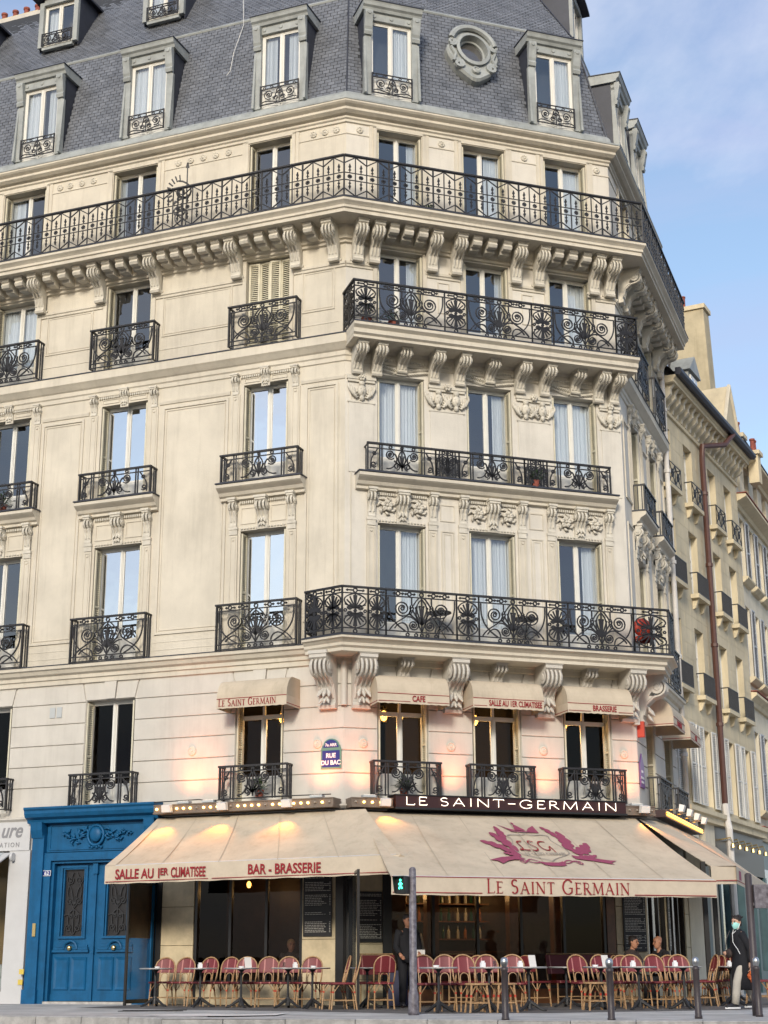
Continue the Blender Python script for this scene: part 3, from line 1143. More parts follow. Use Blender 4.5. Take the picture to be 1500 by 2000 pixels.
# fifth-floor window frames and rosettes, flat architraves of other floors
for key, Fm, x0, x1, cols in FACADES:
    for cx, w in cols:
        b = MB()
        for t, d in ((.19, .02), (.10, .045)):
            b.box(cx - w / 2 - t, cx - w / 2, -d, .005, 17.78, 20.16 + t).box(cx + w / 2, cx + w / 2 + t, -d, .005, 17.78, 20.16 + t).box(cx - w / 2, cx + w / 2, -d, .005, 20.16, 20.16 + t) if t == .19 else b.box(cx - w / 2 - t, cx - w / 2 - .02, -d, -.015, 17.78, 20.16 + t - .02).box(cx + w / 2 + .02, cx + w / 2 + t, -d, -.015, 17.78, 20.16 + t - .02).box(cx - w / 2 - t, cx + w / 2 + t, -d, -.015, 20.16 + .02, 20.16 + t)
        b.build('architrave', 'limestone', house, Fm)
        b = MB()
        t, d = .10, .03
        b.box(cx - w / 2 - t, cx - w / 2, -d, .005, 14.76, 17.0).box(cx + w / 2, cx + w / 2 + t, -d, .005, 14.76, 17.0)
        b.build('architrave', 'limestone', house, Fm)
    ed = [x0] + [v for cx, w in sorted(cols) for v in (cx - w / 2 - .19, cx + w / 2 + .19)] + [x1]
    for k in range(0, len(ed), 2):
        if ed[k + 1] - ed[k] > .05:
            MB().box(ed[k], ed[k + 1], -.018, .005, 19.93, 19.96).build('string_course', 'limestone', house, Fm)
ROS = {'L': [-.25, -.55, -.85, -3.15, -3.5, -3.85, -4.2, -4.55, -7.0, -7.35, -7.7, -8.0], 'F': [.33, 2.43, 4.63, 6.62], 'R': [3.0]}
ros = MB().lathe([(.085, 0), (.085, .02), (.06, .035), (.05, .02), (.035, .03), (.015, .05), (.001, .05)], 12, (0, 0, 0), 'y')
for k in range(8):
    a = 2 * PI * k / 8
    ros.blob((.068 * math.cos(a), -.025, .068 * math.sin(a)), (.02, .018, .02), 5, 3)
rosm = ros.mesh('rosette', 'carved_limestone')
for key, Fm, x0, x1, cols in FACADES:
    for x in ROS[key]:
        put('rosette', rosm, Fm, x, 0, 20.07)
# quoin strip lines at the corner
for Fm, xa in ((FL, -.16), (FF, .14)):
    MB().box(xa - .012, xa + .012, -.015, .005, 7.55, 13.5).build('corner_moulding', 'limestone', house, Fm)
# vents and stains
MB().box(-7.36, -7.22, -.02, .01, 6.28, 6.52).box(-7.18, -7.04, -.02, .01, 6.28, 6.52).build('wall_vent', 'vent_grey', house, FL)
# ------------------------------------------------------------------ windows
WC = {}


def window_meshes(w, h, kind, glass='window_glass'):
    key = (round(w, 2), round(h, 2), kind, glass)
    if key in WC:
        return WC[key]
    f = .045
    b = MB()
    yb0, yb1 = -.035, .035
    b.box(-w / 2, -w / 2 + f, yb0, yb1, 0, h).box(w / 2 - f, w / 2, yb0, yb1, 0, h).box(-w / 2 + f, w / 2 - f, yb0, yb1, h - f - .01, h).box(-w / 2 + f, w / 2 - f, yb0, yb1, 0, .06)
    tz = h - f - .01
    if kind == 'transom':
        tz = h - .62
        b.box(-w / 2 + f, w / 2 - f, yb0 - .01, yb1, tz, tz + .06)
        b.box(-.025, .025, yb0, yb1, tz + .06, h - f - .01)
    b.box(-.030, .030, yb0 - .015, yb1, .06, tz)
    b.box(-.010, .010, yb0 - .03, yb0 - .012, .06, tz)
    lw = w / 2 - f - .055
    st = .030
    low = .52 if h > 1.9 else .10
    panes = []
    for s in (-1, 1):
        xa, xb = (-w / 2 + f, -.030) if s < 0 else (.030, w / 2 - f)
        b.box(xa, xa + st, -.025, .025, .06, tz).box(xb - st, xb, -.025, .025, .06, tz)
        b.box(xa + st, xb - st, -.025, .025, tz - st, tz).box(xa + st, xb - st, -.02, .02, .06, low)
        b.box(xa + st, xb - st, -.026, .026, low, low + .05)
        panes.append((xa + st, xb - st, low + .05, tz - st))
        if kind == 'transom':
            panes.append((xa, (xb if s > 0 else -.025) if s > 0 else -.025, tz + .06, h - f - .01) if s < 0 else (.025, xb, tz + .06, h - f - .01))
    fm = b.mesh('window', 'white_paint')
    pms = []
    for (a, c, d, e) in panes:
        pms.append(MB().box(a, c, -.004, .004, d, e).mesh('pane', glass))
    WC[key] = (fm, pms, panes)
    return WC[key]


def louvre(w, h, m, name='shutter', slat=.05):
    b = MB()
    t = .045
    b.box(0, t, -.018, .018, 0, h).box(w - t, w, -.018, .018, 0, h).box(t, w - t, -.018, .018, 0, t).box(t, w - t, -.018, .018, h - t, h).box(t, w - t, -.018, .018, h * .48, h * .48 + t)
    n = int((h - 2 * t) / slat)
    for k in range(n):
        z = t + (h - 2 * t) * (k + .3) / n
        b.quad((t, -.014, z), (w - t, -.014, z), (w - t, .014, z + slat * .75), (t, .014, z + slat * .75))
    return b.mesh(name, m)


SH = {}


def shutter_mesh(w, h, m):
    k = (round(w, 2), round(h, 2), m)
    if k not in SH:
        SH[k] = louvre(w, h, m)
    return SH[k]


CU = {}


def curtain_mesh(w, h):
    k = (round(w, 2), round(h, 2))
    if k not in CU:
        b = MB()
        n = 28
        for i in range(n):
            xa, xb = w * i / n, w * (i + 1) / n
            ya, yb = .03 * math.sin(i * 1.7) + .012 * math.sin(i * 4.1), .03 * math.sin((i + 1) * 1.7) + .012 * math.sin((i + 1) * 4.1)
            b.quad((xa, ya, 0), (xb, yb, 0), (xb, yb * .6, h), (xa, ya * .6, h))
        CU[k] = b.mesh('curtain', 'curtain_cloth', True)
    return CU[k]


def add_window(parent, Fm, cx, z0, w, h, depth=.26, kind='plain', shut='cream_shutter', curtain=None, closed=False, yoff=0.0, glass='window_glass'):
    fm, pms, panes = window_meshes(w, h, kind, glass)
    M = Fm @ T(cx, depth + yoff, z0)
    o = obj('window', fm, parent, M)
    for pm in pms:
        obj('pane', pm, o, M)
    if shut:
        if closed:
            n = 4
            for k in range(n):
                sw = (w - .04) / n
                a = .25 * (-1 if k % 2 else 1)
                obj('shutter', shutter_mesh(sw, h - .08, shut), o, Fm @ T(cx - w / 2 + .02 + sw * k, yoff + .10 + (.10 if k % 2 else 0) * .6, z0 + .04) @ RZ(a * .5))
        else:
            sw = .22
            obj('shutter', shutter_mesh(sw, h - .1, shut), o, Fm @ T(cx - w / 2 + .035, yoff + .02, z0 + .05) @ RZ(rad(84)))
            obj('shutter', shutter_mesh(sw, h - .1, shut), o, Fm @ T(cx + w / 2 - .035, yoff + .02, z0 + .05) @ RZ(rad(96)))
    if curtain:
        for side, frac in curtain:
            cw = w * frac
            x = cx - w / 2 + .05 if side < 0 else cx + w / 2 - .05 - cw
            obj('curtain', curtain_mesh(cw, h - .1), o, Fm @ T(x, depth + yoff + .08, z0 + .04))
    return o


CURT = {('F', '1', 0): [(1, .42)], ('F', '1', 1): [(-1, .45), (1, .40)], ('F', '1', 2): [(1, .30)], ('F', '2', 0): [(-1, .48), (1, .46)], ('F', '2', 1): [(1, .28)], ('F', '2', 2): [(-1, .48), (1, .46)],
        ('F', '3', 0): [(1, .22)], ('F', '3', 1): [(1, .15)], ('F', '3', 2): [(1, .38)], ('F', '5', 0): [(1, .2)], ('F', '5', 1): [(1, .34)], ('F', '5', 2): [(1, .36)], ('L', '3', 2): [(-1, .5), (1, .45)], ('L', '5', 2): [(-1, .3)],
        ('L', '5', 1): [(-1, .12)], ('L', '2', 0): [(-1, .12)]}
for key, Fm, x0, x1, cols in FACADES:
    for k, z0, z1 in FLOORS:
        for i, (cx, w) in enumerate(cols):
            kind = 'transom' if k == 'e' and (key != 'L' or i == 0) else 'plain'
            add_window(house, Fm, cx, z0, w, z1 - z0, kind=kind, curtain=CURT.get((key, k, i)), closed=(key == 'L' and k == '3' and i == 0), glass='boosted_reflection_glass' if (key == 'L' and k in '12' and i < 2) else ('cafe_glass' if k == 'e' else 'window_glass'))

# ------------------------------------------------------------------ wrought iron
def arrow(x0, x1, z):
    d = 1 if x1 > x0 else -1
    return [[(x0, z), (x1, z)], [(x1 - d * .035, z + .02), (x1, z), (x1 - d * .035, z - .02)]]


def scroll_lines(w, h):
    """wide bay: paired volutes either side of a palmette"""
    L = []
    zt, zb = h - .13, .13
    half = []
    R_ = min(.19, w * .125)
    cx, cz = w * .23, zt - R_ - .07
    half.append(spiral(cx, cz, R_ * .30, R_, rad(20), 2.0, 26))
    half.append(circ(cx, cz, R_ * .20, 6))
    half.append(bez((cx + R_ * math.cos(rad(20)), cz + R_ * math.sin(rad(20))), (cx + R_ * 1.25, cz - R_ * 1.1), (w * .16, zb + .30), (w * .05, zb + .02), 12))
    half.append(bez((w * .03, zt - .02), (w * .02, cz - .1), (w * .07, zb + .2), (w * .27, zb + .01), 12))
    r2 = R_ * .62
    c2x, c2z = w * .385, zb + r2 + .03
    half.append(spiral(c2x, c2z, r2 * .28, r2, rad(110), 1.8, 22))
    half.append(circ(c2x, c2z, r2 * .22, 6))
    half.append(bez((c2x + r2 * math.cos(rad(38)), c2z + r2 * .6), (w * .34, zb + .38), (w * .30, cz - R_), (w * .30, cz - R_ * .9), 8))
    half.append(bez((w * .12, zb + .06), (w * .20, zb + .26), (w * .30, zb + .20), (w * .31, zb + .02), 10))
    half.append(bez((w * .36, cz + .02), (w * .40, cz + .14), (w * .45, zt - .02), (w * .47, zt), 6))
    half.append([(w * .36, cz - .10), (w * .385, cz + .02), (w * .36, cz + .12), (w * .335, cz + .02), (w * .36, cz - .10)])
    half.append([(w * .36, cz + .12), (w * .36, zt)])
    for k in range(4):
        a = rad(90 + 17 * (k + .5))
        x1, z1 = w * .5 + .30 * h * math.cos(a), zb + .20 + .36 * h * math.sin(a)
        half.append([(w * .5, zb + .16), (x1, z1)])
        half.append(circ(x1, z1, .013, 5))
    half.append(bez((w * .5, zt - .04), (w * .41, zt - .14), (w * .38, zb + .36), (w * .5, zb + .02), 12))
    for x in (w * .17, w * .33):
        half.append(circ(x, h - .065, .042, 8))
        half += arrow(x + .045, x + .13, h - .065) + arrow(x - .045, x - .11, h - .065)
    for x in (w * .30, w * .42):
        half.append(circ(x, .065, .035, 7))
    L += half + mirror(half, w)
    L += [[(w / 2, zb), (w / 2, zt)], circ(w / 2, h - .065, .045, 8), circ(w / 2, .065, .035, 7), [(w / 2 - .03, zb + .17), (w / 2, zb + .22), (w / 2 + .03, zb + .17)]]
    return L


def palm_lines(w, h):
    """narrow bay: two palmettes, one standing and one hanging"""
    L = []
    zt, zb = h - .13, .13
    c = w / 2
    m = (zt + zb) / 2
    half = []
    for s in (1, -1):
        for k in range(4):
            a = rad(90 + 22 * (k + .35)) * s
            half.append([(c, m + s * .05), (c + .42 * w * math.cos(a), m + s * (.06 + (zt - m - .10) * abs(math.sin(a))))])
        half.append(bez((c, m + s * (zt - m)), (c - .55 * w, m + s * (zt - m) * .8), (c - .55 * w, m + s * .16), (c - .06 * w, m + s * .05), 12))
        half.append(spiral(c - .20 * w, m + s * .08, .02, .085 * w + .015, rad(0), -1.5 * s, 12))
    half.append(circ(c - w * .38, m, .03, 6))
    L += half + mirror(half, w)
    L += [circ(c, h - .065, .045, 8), circ(c, .065, .04, 8), [(c, zb), (c, zt)], circ(c, m, .028, 6)]
    L += arrow(c + .05, c + min(.2, w * .4), h - .065) + arrow(c - .05, c - min(.2, w * .4), h - .065)
    return L


def low_lines(w, h):
    """low window guard: volutes between two side bars"""
    L = []
    half = []
    zt, zb = h - .10, .06
    b1 = w * .17
    half += [[(b1, 0), (b1, h)], [(b1 + .06, 0), (b1 + .06, h)]]
    half.append(bez((b1 * .25, zb), (b1 * .2, zb + .3), (b1 * .5, zt - .2), (b1 * .85, zt), 8))
    half.append(spiral(b1 * .5, zb + .10, .015, .075, rad(180), 1.4, 12))
    half.append(spiral(b1 * .55, zt - .12, .02, .05, rad(0), 1.0, 8))
    R_ = .115
    cx, cz = w * .33, zt - R_ - .01
    half.append(spiral(cx, cz, .03, R_, rad(30), 1.8, 20))
    half.append(circ(cx, cz, .022, 6))
    half.append(bez((cx + R_ * .8, cz + R_ * .3), (w * .47, cz - .06), (w * .40, zb), (w * .27, zb + .03), 10))
    half.append(spiral(w * .42, zb + .10, .02, .085, rad(90), -1.5, 14))
    half.append(bez((w * .5, zt), (w * .44, zt - .12), (w * .42, zb + .3), (w * .5, zb + .05), 8))
    half.append(circ(w * .33, h - .05, .035, 7))
    for k in range(3):
        a = rad(90 + 24 * (k + .5))
        half.append([(w * .5, zb + .08), (w * .5 + .22 * math.cos(a), zb + .10 + .26 * math.sin(a))])
    L += half + mirror(half, w)
    L += [[(w / 2, zb), (w / 2, zt + .07)], circ(w / 2, h - .05, .03, 7)]
    return L


def guard(name, w, h, lines, rails, ends=True, r=.0138):
    b = MB()
    b.iron(lines, r)
    for z in rails:
        b.box(-.0, w, -.012, .012, z - .012, z + .012)
    if ends:
        b.box(-.016, .016, -.016, .016, 0, h).box(w - .016, w + .016, -.016, .016, 0, h)
    return b.mesh(name, 'iron')


def handrail(w, d=.03):
    return MB().box(-.02, w + .02, -d, d, 0, .035).mesh('handrail', 'iron')


GM = {}


def window_balcony(parent, Fm, cx, z, w, h, out, kind):
    """a small iron balcony with short returns"""
    k = (kind, round(w, 2), round(h, 2))
    if k not in GM:
        if kind == 'scroll':
            GM[k] = guard('railing_panel', w, h, scroll_lines(w, h), [.02, .13, h - .13], True)
        elif kind == 'low':
            GM[k] = guard('railing_panel', w, h, low_lines(w, h), [.02, h - .10], True)
    bal = obj('balcony_railing', GM[k], parent, Fm @ T(cx - w / 2, -out, z))
    M = WORLD[bal.name]
    obj('handrail', MB().box(-.03, w + .03, -.035, .035, h - .01, h + .03).mesh('handrail', 'iron'), bal, M)
    for x in (0, w):
        b = MB()
        n = 3
        for q in range(n):
            y = out * (q + .6) / n
            b.box(x - .011, x + .011, y - .011, y + .011, 0, h)
        b.box(x - .02, x + .02, 0.03, out, h - .01, h + .03).box(x - .012, x + .012, .02, out, .01, .035)
        b.build('railing_return', 'iron', bal, M)
    return bal


for cx, w in COLS_L:
    window_balcony(house, FL, cx, 7.47, 1.95, 1.02, .28, 'scroll')
    window_balcony(house, FL, cx, 11.36, 1.92, .65, .30, 'low')
    window_balcony(house, FL, cx, 14.72, 1.74, 1.0, .28, 'scroll')
for cx, w in COLS_L:
    window_balcony(house, FL, cx - .0, 4.20, 1.60, .70, .26, 'low')
for cx, w in COLS_F:
    window_balcony(house, FF, cx, 4.20, 1.50, .72, .26, 'low')
for cx, w in COLS_R:
    window_balcony(house, FR, cx, 4.20, 1.45, .72, .30, 'low')
    window_balcony(house, FR, cx, 7.50, 1.5, 1.0, .28, 'scroll') if cx > 2 else None
    window_balcony(house, FR, cx, 11.36, 1.5, .65, .30, 'low')
    window_balcony(house, FR, cx, 14.72, 1.5, 1.0, .30, 'scroll')


def long_railing(M, spec, h):
    """spec: list of (kind, width) laid end to end from the origin of M along x"""
    x = 0
    root = None
    tot = sum(s[1] for s in spec)
    hr = MB().box(-.02, tot + .02, -.035, .035, h - .01, h + .03)
    root = hr.build('balcony_railing', 'iron', house, M)
    for kind, w in spec:
        k = (kind, round(w, 3), round(h, 2))
        if k not in GM:
            fn = scroll_lines if kind == 's' else (palm_lines if kind == 'p' else low_lines)
            rails = [.02, .13, h - .13] if kind in 'sp' else [.02, h - .10]
            GM[k] = guard('railing_panel', w, h, fn(w, h), rails, True)
        obj('railing_panel', GM[k], root, M @ T(x, 0, 0))
        x += w
    return root


def run_frame(p, q, z):
    d = q - p
    return Matrix.Translation((p.x, p.y, z)) @ RZ(math.atan2(d.y, d.x)), d.length


# first-floor balcony
o1 = .84
P = [FL @ Vector((-.66, -o1 * .72 + .02, 0)), A + mA * o1, B + mB * o1 + (FF.to_3x3() @ Vector((.10, 0, 0))), FR @ Vector((.72, -o1, 0))]
M, L_ = run_frame(P[0], P[1], 7.50)
long_railing(M, [('p', L_ / 2), ('p', L_ / 2)], 1.02)
M, L_ = run_frame(P[1], P[2], 7.50)
u = (L_ - .58 * 5 - .0) / 3
long_railing(M, [('p', .58), ('p', .40), ('s', u), ('p', .52), ('s', u), ('p', .52), ('s', u), ('p', L_ - 3 * u - .58 - .40 - 1.04)], 1.02)
M, L_ = run_frame(P[2], P[3], 7.50)
long_railing(M, [('p', L_ / 2), ('p', L_ / 2)], 1.02)
sideM, L_ = run_frame(FL @ Vector((-.66, 0, 0)), P[0], 7.50)
long_railing(sideM, [('p', L_)], 1.02)
# third-floor balcony
P = [FF @ Vector((-.04, 0, 0)), FF @ Vector((-.04, -.80, 0)), FF @ Vector((7.07, -.80, 0)), FF @ Vector((7.07, 0, 0))]
M, L_ = run_frame(P[0], P[1], 14.72)
long_railing(M, [('p', L_)], 1.0)
M, L_ = run_frame(P[1], P[2], 14.72)
u = (L_ - .55 * 4) / 3
long_railing(M, [('p', .55), ('s', u), ('p', .55), ('s', u), ('p', .55), ('s', u), ('p', .55)], 1.0)
M, L_ = run_frame(P[2], P[3], 14.72)
long_railing(M, [('p', L_)], 1.0)
# second-floor guard along the front ledge
M, L_ = run_frame(FF @ Vector((.45, -.28, 0)), FF @ Vector((6.45, -.28, 0)), 11.37)
long_railing(M, [('l', 1.62), ('l', .57), ('l', 1.62), ('l', .57), ('l', 1.62)], .65)
for x in (.45, 6.45):
    MB().box(x - .012, x + .012, -.28, 0, 11.99, 12.02).box(x - .01, x + .01, -.14, -.12, 11.37, 12.0).build('railing_return', 'iron', house, FF)

# fifth-floor geometric railing
def lattice(n, cw, h):
    L = []
    w = n * cw
    a, b_ = h * .40, h * .58
    for k in range(n):
        x = k * cw
        c = x + cw / 2
        L.append([(x, 0), (x, h)])
        s = 1 if k % 2 else -1
        e0, e1 = (x, x + cw) if s > 0 else (x + cw, x)
        L.append([(e0, h - .02), (e1, h - .20)])
        L.append([(e0, .02), (e1, .20)])
        # star at mid height
        for q in range(4):
            an = rad(45 * q)
            L.append([(c - .055 * math.cos(an), h * .49 - .055 * math.sin(an)), (c + .055 * math.cos(an), h * .49 + .055 * math.sin(an))])
        # spear heads above and below
        L.append([(c, h * .60), (c, h * .80)])
        L.append([(c - .022, h * .73), (c, h * .80), (c + .022, h * .73), (c, h * .69), (c - .022, h * .73)])
        L.append([(c - .026, h * .64), (c, h * .67), (c + .026, h * .64)])
        L.append([(c, h * .38), (c, h * .17)])
        L.append([(c - .022, h * .24), (c, h * .17), (c + .022, h * .24), (c, h * .28), (c - .022, h * .24)])
        L.append([(c - .026, h * .33), (c, h * .30), (c + .026, h * .33)])
    b = MB().iron(L, .0115)
    for z in (.02, a, b_, h - .02):
        b.box(0, w, -.010, .010, z - .009, z + .009)
    b.box(-.017, .017, -.017, .017, 0, h)
    return b


LM = {}
P5 = plan(.86)
for p, q in zip(P5[:-1], P5[1:]):
    M, L_ = run_frame(p, q, 17.78)
    n = max(2, round(L_ / 1.05))
    cw = L_ / n / 4
    k = round(cw, 4)
    if k not in LM:
        LM[k] = lattice(4, cw, 1.04).mesh('railing_panel', 'iron')
    root = MB().box(0, L_, -.035, .035, 1.03, 1.07).build('balcony_railing', 'iron', house, M)
    for i in range(n):
        obj('railing_panel', LM[k], root, M @ T(i * L_ / n, 0, 0))

# spiked iron divider standing across the fifth-floor balcony
div = []
for k in range(7):
    a = rad(-60 + k * 40)
    div.append(spiral(0, .95, .05, .10 + .035 * k, a, .8, 14))
for k in range(11):
    a = rad(100 + k * 17)
    div.append([(.25 * math.cos(a), .95 + .30 * math.sin(a)), (.36 * math.cos(a), .95 + .46 * math.sin(a))])
div += [[(.12, -.2), (.12, 1.75)], [(.12, 1.75), (.09, 1.62)], [(.12, 1.75), (.15, 1.62)], bez((.12, .2), (-.3, .4), (-.3, .6), (.05, .8), 10), bez((.12, 0), (-.25, .1), (-.2, .4), (.1, .5), 10), spiral(-.02, .42, .03, .16, 0, 1.6, 16)]
db = MB().iron(div, .016)
db.build('balcony_divider', 'iron', house, FL @ T(-3.98, -.80, 17.80) @ RZ(rad(28)))
# ------------------------------------------------------------------ mansard roof
Z0, Z1, O1 = 21.06, 24.36, -.80
Z2, O2 = 27.9, -2.75
roof = sweep('roof', [(-.02, Z0), (O1, Z1 - .02), (O1 - .02, Z1), (O2, Z2), (O2 - 3.5, Z2 + .9)], 'slate_bed', house)
sweep('break_flashing', [(O1 + .03, Z1 - .06), (O1 + .05, Z1 - .02), (O1 - .02, Z1 + .06), (O1 - .06, Z1 + .10)], 'zinc', house)
sweep('ridge_flashing', [(O2 + .05, Z2 - .10), (O2 + .06, Z2 + .02), (O2 - .1, Z2 + .08)], 'painted_stone', house)


def slate_rows(Fm, x_at, z_a, z_b, o_a, o_b, pitch, sw, avoid):
    """x_at(o) -> left and right limits; yields slate frames (cx, o, z, w)"""
    n = int((z_b - z_a) / pitch)
    out = []
    for r in range(n):
        t = (r + .5) / n
        z = z_a + (z_b - z_a) * t
        o = o_a + (o_b - o_a) * t
        xl, xr = x_at(o)
        cnt = max(1, int((xr - xl) / sw))
        sh = .5 if r % 2 else 0
        for k in range(-1, cnt + 1):
            x = xl + sw * (k + .5 + sh)
            a0, a1 = max(x - sw / 2, xl), min(x + sw / 2, xr)
            if k == cnt:
                a1 = xr
            if a1 - a0 < .03:
                continue
            if any(a < x < c and d < z < e for a, c, d, e in avoid):
                continue
            out.append(((a0 + a1) / 2, o, z, (a1 - a0) / sw))
    return out


xA_L = mA.dot((FL.to_3x3() @ Vector((1, 0, 0))))
xA_F = mA.dot((FF.to_3x3() @ Vector((1, 0, 0))))
xB_F = mB.dot((FF.to_3x3() @ Vector((1, 0, 0))))
xB_R = mB.dot((FR.to_3x3() @ Vector((1, 0, 0))))
DORM_L = [-1.76, -5.5, -8.75, -12.2]
DORM_F = [1.14, 5.52]
DORM_R = [1.9, 4.4]
LIM = {'L': lambda o: (-LLEN, o * xA_L), 'F': lambda o: (o * xA_F, WF + o * xB_F), 'R': lambda o: (o * xB_R, RLEN)}
AV = {'L': [(x - .66, x + .66, 20, 23.5) for x in DORM_L], 'F': [(x - .66, x + .66, 20, 23.5) for x in DORM_F] + [(3.0, 3.9, 22.2, 23.8)], 'R': [(x - .62, x + .62, 20, 23.5) for x in DORM_R]}


def slate_mesh(w, h, ang):
    b = MB()
    b.box(-w / 2, w / 2, -.014, .004, -h / 2, h / 2)
    me = b
    R_ = Matrix.Rotation(ang, 4, 'X')
    me.v = [tuple(R_ @ Vector(v)) for v in me.v]
    return me


PITCH, SW = .108, .185
ang_lo = -math.atan2(-O1 - .02, Z1 - Z0) + rad(3.2)
ang_up = -math.atan2(-(O2 - O1), Z2 - Z1) + rad(2.5)
single = slate_mesh(SW - .017, PITCH * .86, ang_lo)
single_me = single.mesh('slate', 'slate')
for key, Fm in (('L', FL), ('F', FF), ('R', FR)):
    lo = slate_rows(Fm, LIM[key], Z0 + .02, Z1 - .04, -.03, O1 - .0, PITCH, SW, AV[key])
    picked = set()
    if key == 'F':
        lo.sort(key=lambda s: (s[2] > 22.2, s[0]))
        picked = set([q for q in lo if q[3] > .99][:200])
    elif key == 'L':
        lo.sort(key=lambda s: -s[0])
        cand = [s for s in lo if s[2] < 22.4 and s[3] > .99]
        picked = set(cand[:96])
    b = MB()
    for s in lo:
        x, o, z, fr_ = s
        jx, jr = random.uniform(-.004, .004), random.uniform(-.010, .010)
        M = T(x + jx, -o - random.uniform(0, .006), z) @ Matrix.Rotation(jr, 4, 'Y') @ Matrix.Diagonal((fr_, 1, 1, 1))
        if s in picked:
            obj('slate', single_me, roof, Fm @ M)
        else:
            b.add(single, M)
    up = slate_rows(Fm, LIM[key], Z1 + .06, Z2 - .05, O1 - .04, O2, .082, .17, [])
    su = slate_mesh(.156, .068, ang_up)
    for x, o, z, fr_ in up:
        M = T(x + random.uniform(-.004, .004), -o - random.uniform(0, .006), z) @ Matrix.Rotation(random.uniform(-.010, .010), 4, 'Y') @ Matrix.Diagonal((fr_, 1, 1, 1))
        b.add(su, M)
    stuff(b.build('slates', 'slate', roof, Fm))
# zinc hips at the two corners
for m_, c_ in ((mA, A), (mB, B)):
    b = MB().tube([c_ + m_ * 0.0 + Vector((0, 0, Z0)), c_ + m_ * (O1 + .02) + Vector((0, 0, Z1)), c_ + m_ * (O2 + .02) + Vector((0, 0, Z2))], .022, 5)
    b.build('hip_flashing', 'dark_zinc', roof, W0)


def dormer_rail(w, h):
    half = []
    for cx in (.22,):
        half.append(spiral(w * cx, h * .50, .03, .135, rad(40), 1.7, 18))
        half.append(circ(w * cx, h * .5, .03, 6))
    half.append(bez((w * .36, h * .2), (w * .42, h * .5), (w * .42, h * .7), (w * .5, h * .85), 8))
    half.append(spiral(w * .41, h * .28, .02, .07, 0, 1.5, 12))
    half.append(bez((w * .03, h * .12), (w * .12, h * .3), (w * .3, h * .1), (w * .45, h * .1), 8))
    half.append(circ(w * .1, h * .84, .035, 6))
    half.append(circ(w * .3, h * .88, .035, 6))
    half.append(bez((w * .44, h * .5), (w * .40, h * .62), (w * .44, h * .74), (w * .5, h * .78), 6))
    L = half + mirror(half, w) + [[(w / 2, .02), (w / 2, h)], circ(w / 2, h * .55, .045, 7)]
    return guard('railing', w, h, L, [.02, h * .97, h * .80], True, .010)


DR = {}
dorm_con = MB()
dorm_con.prism_x([(0, 0), (-.13, 0), (-.15, -.10), (-.12, -.22), (-.08, -.45), (-.05, -.52), (-.08, -.58), (-.05, -.66), (0, -.66)], -.10, .10)
dorm_con.lathe([(.06, 0), (.05, .02), (.001, .02)], 8, (0, -.14, -.09), 'y')
dorm_con_m = dorm_con.mesh('bracket', 'zinc')


def dormer(Fm, cx, w=1.06, z0=21.10, z1=23.18, curtain=None, face=-.06, wide=1.0):
    W = w + .30
    b = MB()
    # cheeks run back into the slope, splayed feet in front
    for s in (-1, 1):
        xa = cx + s * w / 2
        xb = cx + s * (w / 2 + .15)
        x_0, x_1 = min(xa, xb), max(xa, xb)
        b.box(x_0, x_1, face, face + .10, z0 - .02, z1 + .08)
    b.box(cx - W / 2, cx + W / 2, face, face + .10, z1, z1 + .26)
    o = b.build('dormer', 'zinc', house, Fm)
    ck = MB()
    for s in (-1, 1):
        x = cx + s * (w / 2 + .145)
        d = .022 * s
        ring = [(face + .10, z0), (1.15, z0 + .02), (1.15, z1 + .5), (face + .10, z1 + .2)]
        ck.prism_x(ring, min(x, x + d), max(x, x + d))
    ck.build('cheek', 'dark_zinc', o, Fm)
    for s in (-1, 1):
        x = cx + s * (w / 2 + .165)
        MB().loop_prism([[(x - .03, face - .10, z0 - .03), (x + .03, face - .10, z0 - .03), (x + .03, face + .08, z0 - .03), (x - .03, face + .08, z0 - .03)],
                         [(x - .025, face - .0, z1 - .5), (x + .025, face - .0, z1 - .5), (x + .025, face + .08, z1 - .5), (x - .025, face + .08, z1 - .5)]]).build('splay', 'zinc', o, Fm)
    for s in (-1, 1):
        obj('bracket', dorm_con_m, o, Fm @ T(cx + s * (w / 2 + .09), face, z1 + .20))
    t = MB()
    t.prism_x([(face + .05, z1 + .20), (face - .06, z1 + .22), (face - .09, z1 + .29), (face - .14, z1 + .33), (face - .16, z1 + .40), (face - .18, z1 + .44), (1.3, z1 + .50), (1.3, z1 + .2)], cx - W / 2 - .09, cx + W / 2 + .09)
    t.build('cornice', 'zinc', o, Fm)
    MB().prism_x([(face - .195, z1 + .445), (1.3, z1 + .505), (1.3, z1 + .53), (face - .195, z1 + .47)], cx - W / 2 - .11, cx + W / 2 + .11).build('cap_flashing', 'dark_zinc', o, Fm)
    for x in (-.45, 0, .45):
        MB().lathe([(.055, 0), (.045, .02), (.001, .022)], 10, (cx + x, face, z1 + .11), 'y').build('roundel', 'zinc', o, Fm)
    fm, pms, panes = window_meshes(w, z1 - z0, 'plain')
    M = Fm @ T(cx, face + .12, z0)
    obj('window_frame', fm, o, M)
    for pm in pms:
        obj('pane', pm, o, M)
    MB().box(cx - w / 2, cx + w / 2, .9, .95, z0, z1).build('lining', 'room', o, Fm)
    for side, fr in (curtain or []):
        cw = w * fr
        obj('curtain', curtain_mesh(cw, z1 - z0 - .1), o, Fm @ T(cx - w / 2 + .05 if side < 0 else cx + w / 2 - .05 - cw, face + .19, z0 + .05))
    k = round(w, 2)
    if k not in DR:
        DR[k] = dormer_rail(w - .04, .56)
    obj('railing', DR[k], o, Fm @ T(cx - w / 2 + .02, face - .03, z0 + .02))
    return o


